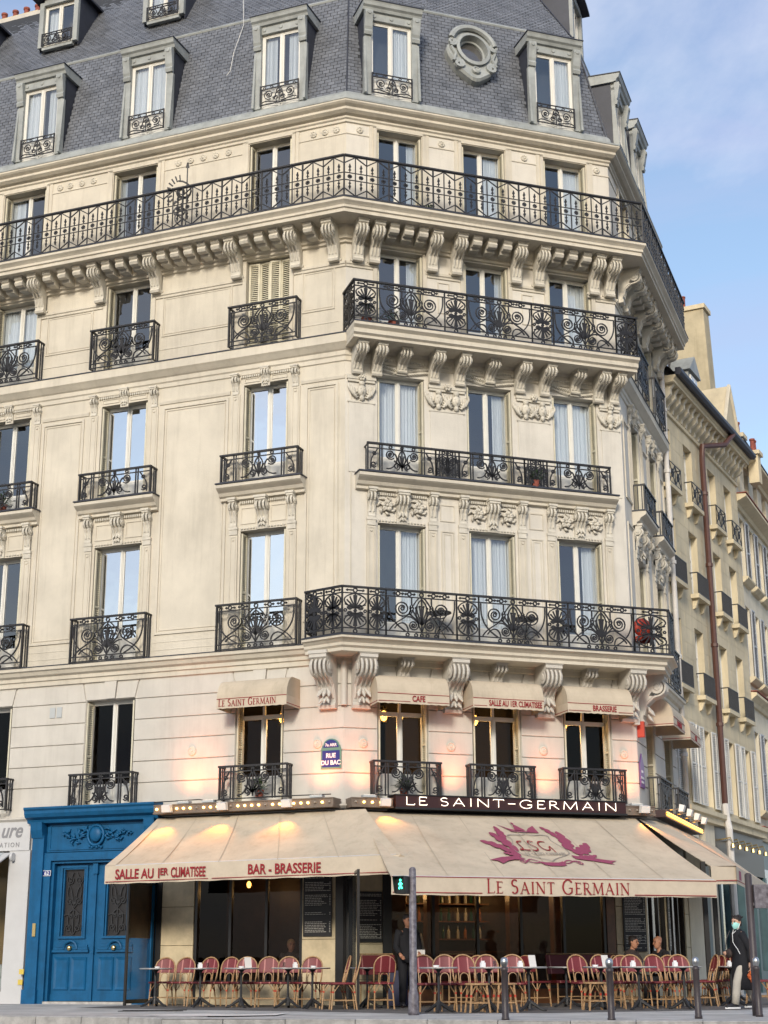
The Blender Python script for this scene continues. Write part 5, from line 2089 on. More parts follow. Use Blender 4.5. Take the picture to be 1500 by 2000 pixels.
# left awning along the side street
awL = tag(empty('terrace_awning', FL @ T(-2, -1.2, 2.7)), 'beige canvas terrace awning over the left row of chairs, lettered bar brasserie', 'awning')
LT0, LT1, LB0, LB1 = (-4.26, -.30, 3.86), (.62, -.30, 3.88), (-4.36, -2.2, 2.74), (2.10, -2.2, 2.80)
b = cloth(MB(), LT0, LT1, LB0, LB1, 46, 12, .045, .014, 1.0)
b.build('canvas', 'awning_canvas', awL, FL, True)
b = cloth(MB(), (-4.26, -.292, 3.868), (-4.12, -.292, 3.868), (-4.36, -2.205, 2.752), (-4.12, -2.205, 2.752), 2, 10, .03, 0, 0)
b.build('end_hem', 'awning_hem', awL, FL)
valance(FL, -4.36, 1.92, -2.205, 2.745, .36, 60, .012, .4, .05).build('valance', 'awning_hem', awL, FL)
MB().quad((2.10, -2.2, 2.80), (1.92, -2.205, 2.79), (1.92, -2.205, 2.62), (2.06, -2.1, 2.68)).quad((2.10, -2.2, 2.80), (2.06, -2.1, 2.68), (2.45, -1.6, 2.55), (2.2, -1.5, 2.9)).build('end_flap', 'awning_hem', awL, FL)
MB().tube([(-4.36, -2.17, 2.735), (2.0, -2.17, 2.785)], .03, 6).build('front_bar', 'shop_white', awL, FL)
for xa, xb in ((-4.33, -1.98), (-1.90, 1.90)):
    z0_ = 2.745 + .05 * (xa + 4.36) / 6.28 - .325
    z1_ = 2.745 + .05 * (xb + 4.36) / 6.28 - .325
    MB().loop_prism([[(xa, -2.222, z0_), (xa, -2.222, z0_ + .014), (xa, -2.218, z0_ + .014), (xa, -2.218, z0_)], [(xb, -2.222, z1_), (xb, -2.222, z1_ + .014), (xb, -2.218, z1_ + .014), (xb, -2.218, z1_)]]).build('piping', 'red_print', awL, FL)
def awning_text(body, x0, x1, y, z, h, parent, Fm, bold=.010, m='red_print'):
    me = text_mesh(body, 1.0, 'lettering', m, 1.0, bold, 'LEFT', .003)
    xs = [v.co.x for v in me.vertices]
    zs = [v.co.z for v in me.vertices]
    wx, wz = max(xs) - min(xs), max(zs) - min(zs)
    me.transform(T(-min(xs), 0, -min(zs)))
    me.transform(Matrix.Diagonal(((x1 - x0) / wx, 1, h / wz, 1)))
    return obj('lettering', me, parent, Fm @ T(x0, y, z))


awning_text('SALLE AU 1', -4.10, -3.08, -2.226, 2.475, .20, awL, FL, .022)
awning_text('ER', -3.06, -2.88, -2.226, 2.535, .14, awL, FL, .022)
awning_text('CLIMATISEE', -2.82, -2.04, -2.226, 2.485, .20, awL, FL, .022)
awning_text('BAR - BRASSERIE', -1.10, .46, -2.226, 2.50, .20, awL, FL, .022)

# great front awning
awF = tag(empty('terrace_awning', FF @ T(3.3, -2, 2.3)), 'big beige front awning with plum crest and dark red serif lettering', 'awning')
FT0, FT1, FB0, FB1 = (.30, -.35, 3.85), (6.62, -.35, 3.88), (-.36, -4.2, 2.31), (6.30, -4.2, 2.33)
b = cloth(MB(), FT0, FT1, FB0, FB1, 60, 16, .035, .009, 2.0)
b.build('canvas', 'awning_canvas', awF, FF, True)
valance(FF, -.36, 6.30, -4.205, 2.325, .33, 60, .008, 1.4, .02).build('valance', 'awning_hem', awF, FF)
MB().tube([(-.33, -4.17, 2.31), (6.27, -4.17, 2.33)], .03, 6).build('front_bar', 'shop_white', awF, FF)
MB().box(-.36, 6.30, -4.216, -4.206, 2.315, 2.328).build('piping', 'red_print', awF, FF)
for xa, xb in ((-.34, 1.40), (4.52, 6.28)):
    MB().box(xa, xb, -4.222, -4.216, 2.035, 2.05).build('piping', 'red_print', awF, FF)
obj('lettering', serif_text('LE SAINT GERMAIN', 2.92, .255, .82), awF, FF @ T(1.49, -4.222, 2.045))

# crest printed on the cloth: shapes lie on the sloping canvas
fs = Vector(FB0) - Vector(FT0)
slope_len = math.hypot(-4.2 + .35, 2.32 - 3.865)
ang = math.atan2(3.865 - 2.32, 4.2 - .35)
CREST = FF @ T(0, -.35, 3.865) @ Matrix.Rotation(-(PI / 2 - ang), 4, 'X')     # local z runs up the slope, -y faces outwards


def crest_poly(name, pts, m='plum_print'):
    """pts in (x along the front, v down the slope 0..1); polygon fan follows the sag of the cloth"""
    b = MB()
    P_ = []
    for x, v in pts:
        d = -.035 * 4 * v * (1 - v)
        P_.append((x, -.020 - d * .0 + .14 * v * (1 - v) * 0, -v * slope_len))
    cx = sum(p[0] for p in P_) / len(P_)
    cz = sum(p[2] for p in P_) / len(P_)
    def lift(x, z):
        v = -z / slope_len
        return .035 * 4 * v * (1 - v) - .022
    n = len(P_)
    base = len(b.v)
    b.v.append((cx, lift(cx, cz), cz))
    b.v += [(p[0], lift(p[0], p[2]), p[2]) for p in P_]
    for i in range(n):
        b.f.append((base, base + 1 + i, base + 1 + (i + 1) % n))
    return b.build(name, m, awF, CREST)


SQ = .36          # the print is drawn tall down the slope so that it reads upright from the street


def crest_line(lines, w, m='plum_print', name='crest_scroll'):
    b = MB()
    for ln in lines:
        rings = []
        for i in range(len(ln)):
            a, c = ln[max(i - 1, 0)], ln[min(i + 1, len(ln) - 1)]
            x, v = ln[i]
            dx, dz = c[0] - a[0], -(c[1] - a[1]) * slope_len * SQ
            L = math.hypot(dx, dz) or 1
            z = -v * slope_len
            y = .035 * 4 * v * (1 - v) - .022
            rings.append([(x - dz / L * w, y, z + dx / L * w / SQ), (x + dz / L * w, y, z - dx / L * w / SQ)])
        for r0, r1 in zip(rings[:-1], rings[1:]):
            b.quad(r0[0], r0[1], r1[1], r1[0])
    return b.build(name, m, awF, CREST)


crest_poly('crown', [(3.20, .262), (3.79, .278), (3.80, .295), (3.19, .278)])
for pts in ([(3.20, .262), (3.02, .165), (3.16, .215), (3.24, .245), (3.34, .258)], [(3.30, .258), (3.36, .215), (3.42, .155), (3.50, .215), (3.56, .262)], [(3.56, .266), (3.66, .225), (3.84, .180), (3.80, .278), (3.70, .275)]):
    crest_poly('crown', pts)
crest_line([circ(3.42, .150, .0, 3) and [(3.40, .15), (3.44, .145), (3.44, .155)]], .02, 'plum_print', 'crown')


def leaf(x0, v0, x1, v1, wd, lobes=4):
    """acanthus leaf: scalloped edges either side of a curved rib"""
    k_ = slope_len * SQ
    dx, dz = x1 - x0, (v1 - v0) * k_
    L = math.hypot(dx, dz)
    ux, uz = dx / L, dz / L
    n = lobes * 5
    up, dn = [], []
    for k in range(n + 1):
        t = k / n
        bow = .08 * L * math.sin(PI * t)
        x = x0 + dx * t - uz * bow
        z = v0 * k_ + dz * t + ux * bow
        ph = (t * lobes) % 1.0
        e = wd * (math.sin(PI * (.12 + .86 * t)) ** .7) * (.62 + .38 * math.sin(PI * ph ** .8)) if k < n else .0
        up.append((x - uz * e + ux * e * .25, (z + ux * e + uz * e * .25) / k_))
        dn.append((x + uz * e + ux * e * .25, (z - ux * e + uz * e * .25) / k_))
    b = MB()
    def lift(v):
        return .035 * 4 * v * (1 - v) - .022
    for k in range(n):
        q = [up[k], dn[k], dn[k + 1], up[k + 1]]
        b.quad(*[(x, lift(v), -v * slope_len) for x, v in q])
    b.build('crest_leaf', 'plum_print', awF, CREST)


for args in ((2.80, .42, 2.94, .20, .085), (2.82, .60, 2.66, .30, .125), (2.78, .66, 2.24, .44, .085), (2.72, .69, 2.46, .62, .045), (4.12, .40, 3.98, .19, .075), (3.98, .56, 4.26, .26, .125), (4.02, .60, 4.60, .44, .095), (4.04, .65, 4.46, .63, .045)):
    leaf(*args)
crest_poly('crest_ribbon', [(1.99, .735), (2.30, .69), (2.62, .67), (2.80, .71), (2.60, .715), (2.36, .745), (2.18, .79), (2.14, .75)])
crest_poly('crest_ribbon', [(3.88, .64), (4.18, .67), (4.60, .71), (4.74, .715), (4.56, .745), (4.58, .775), (4.2, .725), (3.88, .695)])
crest_poly('crest_ribbon', [(2.98, .745), (3.12, .76), (3.42, .76), (3.52, .74), (3.50, .80), (3.40, .815), (3.14, .815), (3.04, .80)])
shield = bez((2.98, .35), (3.12, .30), (3.25, .35), (3.45, .31), 6) + bez((3.45, .31), (3.62, .36), (3.72, .30), (3.92, .34), 6) + bez((3.92, .34), (3.74, .44), (4.0, .50), (3.92, .60), 8) + bez((3.92, .60), (3.80, .66), (3.45, .68), (3.30, .74), 8) + bez((3.30, .74), (3.15, .68), (2.85, .66), (2.78, .60), 8) + bez((2.78, .60), (2.72, .50), (3.10, .44), (2.98, .35), 8)
crest_line([shield], .007, 'grey_print', 'shield_outline')
crest_line([spiral(2.62, .0, .015, .07, 0, 1.6, 14) and [(2.66 + .07 * (1 - i / 14) * math.cos(i * .7), .745 + .03 * (1 - i / 14) * math.sin(i * .7)) for i in range(15)],
            [(3.86 - .07 * (1 - i / 14) * math.cos(i * .7), .755 + .03 * (1 - i / 14) * math.sin(i * .7)) for i in range(15)],
            bez((2.55, .72), (2.7, .70), (2.85, .80), (3.0, .76), 8), bez((2.72, .76), (2.85, .70), (2.9, .70), (3.02, .76), 8), bez((3.5, .76), (3.65, .80), (3.7, .70), (3.9, .74), 8), bez((3.5, .77), (3.6, .71), (3.75, .71), (3.8, .76), 8)], .009)
LSG = [bez((3.16, .43), (3.06, .44), (3.02, .42), (3.02, .50), 6) + bez((3.02, .50), (3.02, .56), (2.98, .575), (2.92, .565), 6) + bez((2.92, .565), (2.95, .54), (3.05, .585), (3.13, .57), 6),
       bez((3.40, .44), (3.30, .40), (3.22, .46), (3.30, .50), 8) + bez((3.30, .50), (3.38, .54), (3.30, .59), (3.18, .57), 8),
       bez((3.66, .44), (3.52, .40), (3.42, .48), (3.44, .53), 8) + bez((3.44, .53), (3.46, .58), (3.58, .585), (3.62, .52), 8) + [(3.66, .50), (3.63, .60)]]
crest_line(LSG, .012, 'red_print', 'monogram')
me = serif_text('LE SAINT GERMAIN', .86, .16, .85, 'grey_print', .9, .07, .035)
obj('lettering', me, awF, CREST @ T(2.92, .0, -.648 * slope_len))
# sewn seams between the cloth widths
def seams(parent, Fm, T0, T1, B0, B1, n, sag):
    T0, T1, B0, B1 = map(Vector, (T0, T1, B0, B1))
    for k in range(1, n):
        f0 = k / n
        f1 = f0 + .016 / (T1 - T0).length
        up = Vector((0, -.003, .005))
        cloth(MB(), T0.lerp(T1, f0) + up, T0.lerp(T1, f1) + up, B0.lerp(B1, f0) + up, B0.lerp(B1, f1) + up, 1, 12, sag, 0, 0, .002).build('seam', 'awning_seam', parent, Fm)


seams(awF, FF, FT0, FT1, FB0, FB1, 6, .03)
seams(awL, FL, LT0, LT1, LB0, LB1, 5, .035)
# right awning round the other corner
awR = tag(empty('terrace_awning', FR @ T(2, -2, 2.6)), 'beige awning hipped round the right corner beside the traffic pole', 'awning')
FRi = FR.inverted()
def toR(F_, x, y, z):
    return FRi @ (F_ @ Vector((x, y, z)))


Q1, Q2 = toR(FF, 6.90, -3.0, 2.69), toR(FF, 7.48, -3.0, 2.71)
T1, T2 = toR(FF, 6.72, -.36, 3.86), Vector((1.2, -.30, 3.92))
Q3 = Vector((Q2.x + 9.6, Q2.y + .35, 2.72))
T3 = Vector((8.8, -.30, 3.95))
cloth(MB(), T1, T2, Q1, Q2, 10, 10, .02, .004, 1).build('canvas', 'awning_canvas', awR, FR, True)
cloth(MB(), T2, T3, Q2, Q3, 30, 10, .02, .006, 2).build('canvas', 'awning_canvas', awR, FR, True)
def drop(a, c, h, name='valance', m='awning_hem'):
    b = MB()
    n = (Vector(c) - Vector(a)).cross(Vector((0, 0, 1))).normalized() * .004
    for sgn_ in (1, -1):
        b.quad(Vector(a) + n * sgn_, Vector(c) + n * sgn_, Vector(c) + n * sgn_ - Vector((0, 0, h)), Vector(a) + n * sgn_ - Vector((0, 0, h)))
    return b.build(name, m, awR, FR)


drop(Q1, Q2 + Vector((.05, 0, 0)), .36)
drop(Q2, Q3, .36)
for a, c in ((Q1, Q2), (Q2, Q3)):
    n = (c - a).cross(Vector((0, 0, 1))).normalized() * .008
    b = MB()
    z = Vector((0, 0, -.30))
    b.quad(a + n + z, c + n + z, c + n + z + Vector((0, 0, .018)), a + n + z + Vector((0, 0, .018)))
    b.build('piping', 'red_print', awR, FR)
dQ = (Q3 - Q2).normalized()
for k, (s0, s1) in enumerate(((.5, 1.0), (2.2, 2.9))):
    n = dQ.cross(Vector((0, 0, 1))).normalized() * .009
    a, c = Q2 + dQ * s0 + n, Q2 + dQ * s1 + n
    MB().quad(a - Vector((0, 0, .26)), c - Vector((0, 0, .26)), c - Vector((0, 0, .07)), a - Vector((0, 0, .07))).build('lettering', 'plum_print', awR, FR)

# barrel awnings over the entresol windows
def barrel(Fm, cx, lab, w=1.62, zt=6.74, zb=6.10, d=.70, words=None, tilt=0.0):
    o = tag(empty('window_awning', Fm @ T(cx, 0, zb)), lab, 'awning', 'barrel window awnings')
    prof = [(0, zt - zb)]
    zf = .21
    for i in range(9):
        a = rad(90 - 90 * i / 8)
        prof.append((-d + .34 - .34 * math.cos(PI / 2 - a) if False else -(d - .34) - .34 * math.cos(a), zf + (zt - zb - zf) * math.sin(a)))
    prof.append((-d, zf))
    b = MB()
    th = .008
    outer = [(x, y, z) for y, z in prof for x in ()]
    for (y0, z0), (y1, z1) in zip(prof[:-1], prof[1:]):
        b.quad((-w / 2, y0, z0), (-w / 2, y1, z1), (w / 2, y1, z1), (w / 2, y0, z0))
    b.build('canvas', 'awning_canvas', o, None, False)
    for s in (-1, 1):
        e = MB()
        e.poly([(s * w / 2, y, z) for y, z in prof] + [(s * w / 2, 0, zf)])
        e.build('end_panel', 'awning_canvas', o)
        MB().quad((s * w / 2, 0, zf), (s * w / 2, -d, zf), (s * w / 2, -d, 0), (s * w / 2, 0, 0)).build('valance', 'awning_hem', o)
        MB().quad((s * (w / 2 + .003), 0, .035), (s * (w / 2 + .003), -d, .035), (s * (w / 2 + .003), -d, .05), (s * (w / 2 + .003), 0, .05)).build('piping', 'red_print', o)
    valance(None, -w / 2, w / 2, -d, zf, zf, 20, .006, cx).build('valance', 'awning_hem', o)
    MB().box(-w / 2, w / 2, -d - .010, -d - .002, zf - .006, zf + .006).build('piping', 'red_print', o)
    MO = WORLD[o.name]
    if words == 'serif':
        obj('lettering', serif_text('LE SAINT GERMAIN', w * .82, .15, .85), o, MO @ T(-w * .47, -d - .012, .045))
    elif words:
        body, fa, fb = words
        awning_text(body, -w / 2 + w * fa, -w / 2 + w * fb, -d - .012, .05, .13, o, MO, .02)
        for a, c in ((.01, fa - .03), (fb + .03, .99)):
            if c > a:
                MB().box(-w / 2 + w * a, -w / 2 + w * c, -d - .011, -d - .008, .04, .052).build('piping', 'red_print', o, MO)
    return o


barrel(FL, -1.86, 'barrel window awning with serif lettering on the left facade', 1.66, words='serif')
barrel(FF, 1.34, 'barrel window awning lettered CAFE beside the street plate', 1.62, words=('CAFE', .48, .66))
barrel(FF, 3.53, 'barrel window awning lettered SALLE AU 1ER CLIMATISEE, middle of the front', 1.66, words=('SALLE AU 1ER CLIMATISEE', .22, .97))
barrel(FF, 5.73, 'barrel window awning lettered BRASSERIE, right of the front', 1.60, words=('BRASSERIE', .38, .74))
barrel(FR, 1.75, 'nearer barrel window awning on the right side street', 1.6, words=('BRASSERIE', .3, .7))
barrel(FR, 4.2, 'farther barrel window awning on the right side street beside the white downpipe', 1.6, words=('CAFE', .4, .6))

# ------------------------------------------------------------------ neon sign and light strips
neon = tag(empty('neon_sign', FF @ T(.96, -.6, 3.94)), 'long dark maroon box sign with glowing white neon letters', 'sign')
MB().box(0, 5.32, 0, .5, 0, .25).build('sign_box', 'sign_maroon', neon)
MB().box(-.02, 5.34, -.03, .52, -.035, 0).box(-.02, 5.34, -.03, .52, .25, .27).build('sign_trim', 'black_paint', neon)
items, tot = lay('LE SAINT-GERMAIN', 0, 1.35, .22, .75)
k_ = 4.92 / tot
for g, x, sc in items:
    b = MB()
    for pts, hv in g[1]:
        b.tube([((x + px * 1.35) * k_ + .18, -.04, .05 + pz * .17) for px, pz in pts], .0072, 6)
    b.build('neon_letter', 'neon_white', neon)


def bulb_strip(Fm, x0, x1, z, lab, lit, gold=None):
    o = tag(empty('light_strip', Fm @ T(x0, -.50, z)), lab, 'light strip')
    w = x1 - x0
    MB().box(0, w, 0, .4, 0, .15).box(0, w, -.03, .42, -.03, 0).box(0, w, -.02, .42, .15, .17).build('strip_box', 'strip_metal', o)
    n = int(w / .158)
    for k in range(n):
        x = w * (k + .5) / n
        on = lit and random.random() > .14
        MB().lathe([(.026, 0), (.026, .012), (.020, .02), (.022, .035), (.012, .052), (.001, .055)], 8, (x, 0, .075), 'y').build('bulb', 'bulb_glow' if on else 'bulb_dead', o, None, True)
    return o


random.seed(5)
bulb_strip(FL, -4.25, -.02, 3.96, 'long strip of lit yellow bulbs over the left awning', True)
bulb_strip(FF, .02, .93, 3.96, 'short strip of lit yellow bulbs between corner and neon sign', True)
bulb_strip(FF, 6.32, 7.05, 3.96, 'short strip of unlit bulbs right of the neon sign', False)
gs = tag(empty('gold_neon_strip', FR @ T(.5, -.5, 3.98)), 'glowing golden neon line along the top of the right awning', 'light strip')
MB().box(0, 5.3, .02, .3, 0, .16).build('strip_box', 'sign_maroon', gs)
for z in (.05, .10):
    MB().tube([(.1, -.0, z), (5.2, -.0, z)], .018, 6).build('neon_tube', 'neon_gold', gs)


def flood(Fm, x, y, z, lab, power=16.0, col=(1.0, .45, .08), up=False, tilt=38):
    o = tag(empty('floodlight', Fm @ T(x, y, z)), lab, 'floodlight', 'white floodlights above the awnings')
    b = MB().loop_prism([[(-.11, -.05, -.08), (.11, -.05, -.08), (.11, .05, -.08), (-.11, .05, -.08)], [(-.10, -.10, .06), (.10, -.10, .06), (.10, .02, .09), (-.10, .02, .09)]])
    b.build('lamp_housing', 'flood_white', o)
    MB().tube([(0, 0, .0), (0, .20, -.02), (0, .45, -.02)], .016, 5).build('arm', 'bare_steel', o)
    ld = bpy.data.lights.new('flood_light', 'SPOT')
    ld.energy = power
    ld.color = col
    ld.spot_size = rad(95)
    ld.spot_blend = .8
    ld.shadow_soft_size = .06
    d = Vector((0, -.62, -.78)) if not up else Vector((0, .42, .90))
    R_ = d.to_track_quat('-Z', 'Y').to_matrix().to_4x4()
    obj('flood_light', ld, o, WORLD[o.name] @ T(0, -.03, -.13 if not up else .14) @ R_)
    return o


DOWN = (1.0, .34, .035)
UP = (1.0, .24, .09)
for x, n_ in ((-3.85, 'leftmost'), (-2.52, 'second'), (-1.02, 'third')):
    flood(FL, x, -.62, 4.03, n_ + ' white floodlight on the left bulb strip from the blue door', 30, DOWN)
flood(FF, .72, -.62, 4.03, 'white floodlight on the bulb strip just left of the neon sign', 22, DOWN)
flood(FF, 6.72, -.62, 4.05, 'white floodlight on the unlit strip right of the neon sign', 30, DOWN)
for k, x in enumerate((1.0, 2.1, 3.2, 4.3)):
    flood(FR, x, -.75, 4.2, ['first', 'second', 'third', 'fourth'][k] + ' white floodlight along the golden strip counted from the corner', 18, DOWN)


def uplight(Fm, x, lab, power=7.0):
    o = tag(empty('uplight', Fm @ T(x, -.42, 4.14)), lab, 'uplight', 'flat uplights on the ledge')
    MB().box(-.14, .14, -.08, .08, 0, .05).build('lamp_housing', 'vent_grey', o)
    MB().box(-.12, .12, -.06, .06, .051, .054).build('lens', 'neon_white', o)
    ld = bpy.data.lights.new('up_light', 'SPOT')
    ld.energy = power
    ld.color = UP
    ld.spot_size = rad(84)
    ld.spot_blend = 1.0
    ld.shadow_soft_size = .28
    d = Vector((0, .62, .78))
    obj('up_light', ld, o, WORLD[o.name] @ T(0, 0, .08) @ d.to_track_quat('-Z', 'Y').to_matrix().to_4x4())


for x, n_ in ((-3.55, 'between the blue door cornice and the left window guard'), (-.42, 'below the blue street plate'), (-2.95, 'just left of the left window guard')):
    uplight(FL, x, 'flat grey uplight on the ledge ' + n_, 75 if x != -2.95 else 30)
for x, n_ in ((.42, 'at the corner beside the street plate'), (2.42, 'between the first and second front windows'), (4.62, 'between the second and third front windows'), (6.62, 'at the right end of the front')):
    uplight(FF, x, 'flat grey uplight on the ledge ' + n_, 70)
# cables along the ledge
tag(MB().tube([FL @ Vector((-4.3, -.42, 4.2)), FL @ Vector((-3.2, -.40, 4.22)), FL @ Vector((-3.0, -.42, 4.18)), FL @ Vector((-1.6, -.44, 4.21)), FL @ Vector((-.1, -.44, 4.20))], .012, 5).build('cable', 'black_paint'), 'black electric cable slung along the ledge above the left bulb strip', 'cable')

# ------------------------------------------------------------------ plates and boards
pl = tag(empty('street_plate', FL @ T(-.28, -.03, 4.78)), 'blue enamel street plate reading RUE DU BAC with green rim', 'street sign')
MB().box(-.235, .235, 0, .02, 0, .42).build('plate_rim', 'plate_green', pl)
pts = [(-.23, .42), (.23, .42), (.20, .50)] + [(.18 * math.cos(rad(a)), .50 + .14 * math.sin(rad(a))) for a in range(0, 181, 20)] + [(-.20, .50)]
MB().prism_y(pts, .0, .02).build('plate_rim', 'plate_green', pl)
MB().box(-.20, .20, -.008, 0, .035, .385).build('plate_face', 'plate_blue', pl)
pts = [(-.18, .45), (.18, .45), (.165, .50)] + [(.15 * math.cos(rad(a)), .50 + .115 * math.sin(rad(a))) for a in range(0, 181, 20)] + [(-.165, .50)]
MB().prism_y(pts, -.008, 0).build('plate_face', 'plate_blue', pl)
for tx, z, s in (('RUE', .235, .13), ('DU BAC', .085, .13)):
    obj('lettering', text_mesh(tx, s, 'lettering', 'white_enamel', .95, .004), pl, WORLD[pl.name] @ T(0, -.010, z))
obj('lettering', text_mesh('7e ARR', .09, 'lettering', 'white_enamel', .95, .002), pl, WORLD[pl.name] @ T(0, -.010, .475))
pl2 = tag(empty('street_plate', FR @ T(.32, -.03, 4.62)), 'purple street plate on the right corner seen at a sharp angle', 'street sign')
MB().box(-.25, .25, 0, .02, 0, .55).prism_y([(-.2, .55), (.2, .55), (.1, .68), (0, .78), (-.1, .68)], 0, .02).build('plate_face', 'purple_plate', pl2)
for z, w_ in ((.34, .08), (.20, .17), (.10, .13)):
    MB().box(-w_, w_, -.006, 0, z, z + .05).build('worn_lettering', 'white_enamel', pl2)
tag(MB().box(.10, .22, -.16, 0, 5.75, 6.1).build('alarm_box', 'red_vinyl', None, FR), 'small red and white alarm box on the right corner wall', 'alarm box')


def menu(Fm, x0, x1, z0, z1, lab, y=-.02, seed=1, heads=()):
    o = tag(MB().box(x0, x1, y - .02, y, z0, z1).build('menu_board', 'menu_black', None, Fm), lab, 'menu board')
    random.seed(seed)
    z = z1 - .06
    b = MB()
    w = x1 - x0
    while z > z0 + .06:
        if random.random() < .16:
            z -= .06
            continue
        e = random.uniform(.62, .92)
        x = x0 + .04
        while x < x0 + w * e:
            l_ = random.uniform(.02, .075)
            b.box(x, min(x + l_, x1 - .03), y - .023, y - .0195, z, z + .012)
            x += l_ + .012
        b.box(x1 - .05, x1 - .025, y - .023, y - .0195, z, z + .012)
        z -= .033
    stuff(b.build('chalk_text', 'chalk_white', o, Fm))
    for tx, zz, s in heads:
        obj('lettering', text_mesh(tx, s, 'lettering', 'chalk_white', .9, .001), o, Fm @ T((x0 + x1) / 2, y - .022, zz))
    return o


menu(FL, -.88, -.24, 1.36, 2.62, 'tall black menu board with white print on the stone pier', -.02, 2)
menu(FF, .24, .84, 1.24, 2.25, 'black chalk menu board on the panel behind the corner screen', -.02, 3)
menu(FF, 6.38, 6.93, 1.05, 2.32, 'black chalk menu board behind the two seated people', -.02, 4)
menu(FR, 2.62, 2.88, 1.1, 2.4, 'narrow menu board on the right street side of the cafe', -.02, 6)

# black terrace posts and glass screens
def screen(p, q, h, lab, low=.0):
    d = Vector((q[0] - p[0], q[1] - p[1], 0))
    L = d.length
    M = Matrix.Translation((p[0], p[1], 0)) @ RZ(math.atan2(d.y, d.x))
    o = tag(empty('glass_screen', M), lab, 'glass screen')
    MB().box(0, .05, -.025, .025, 0, h).box(L - .05, L, -.025, .025, 0, h).box(.05, L - .05, -.02, .02, .04, .12).box(.05, L - .05, -.02, .02, h - .05, h).build('frame', 'black_frame', o)
    MB().box(.05, L - .05, -.004, .004, .12, h - .05).build('pane', 'screen_glass', o)
    if low:
        MB().box(.06, L - .06, -.012, -.006, low, h - .05).build('tinted_blind', 'brown_wood', o)
    return o


screen((FL @ Vector((-4.40, -.02, 0)))[:2], (FL @ Vector((-4.40, -1.15, 0)))[:2], 2.5, 'black framed glass screen between blue door and terrace tables', 1.35)
screen((FF @ Vector((-.05, -.5, 0)))[:2], (-.50, 29.1), 2.5, 'black framed glass screen at the corner between the two awnings')
for k, (x, y, n_) in enumerate(((6.35, 31.2, 'left'), (7.05, 33.6, 'right'))):
    tag(MB().box(-.045, .045, -.045, .045, 0, 2.75).box(-.09, .09, -.09, .09, 0, .03).build('awning_post', 'black_frame', None, T(x, y, 0)), n_ + ' black post holding up the right awning behind the walking person', 'post')
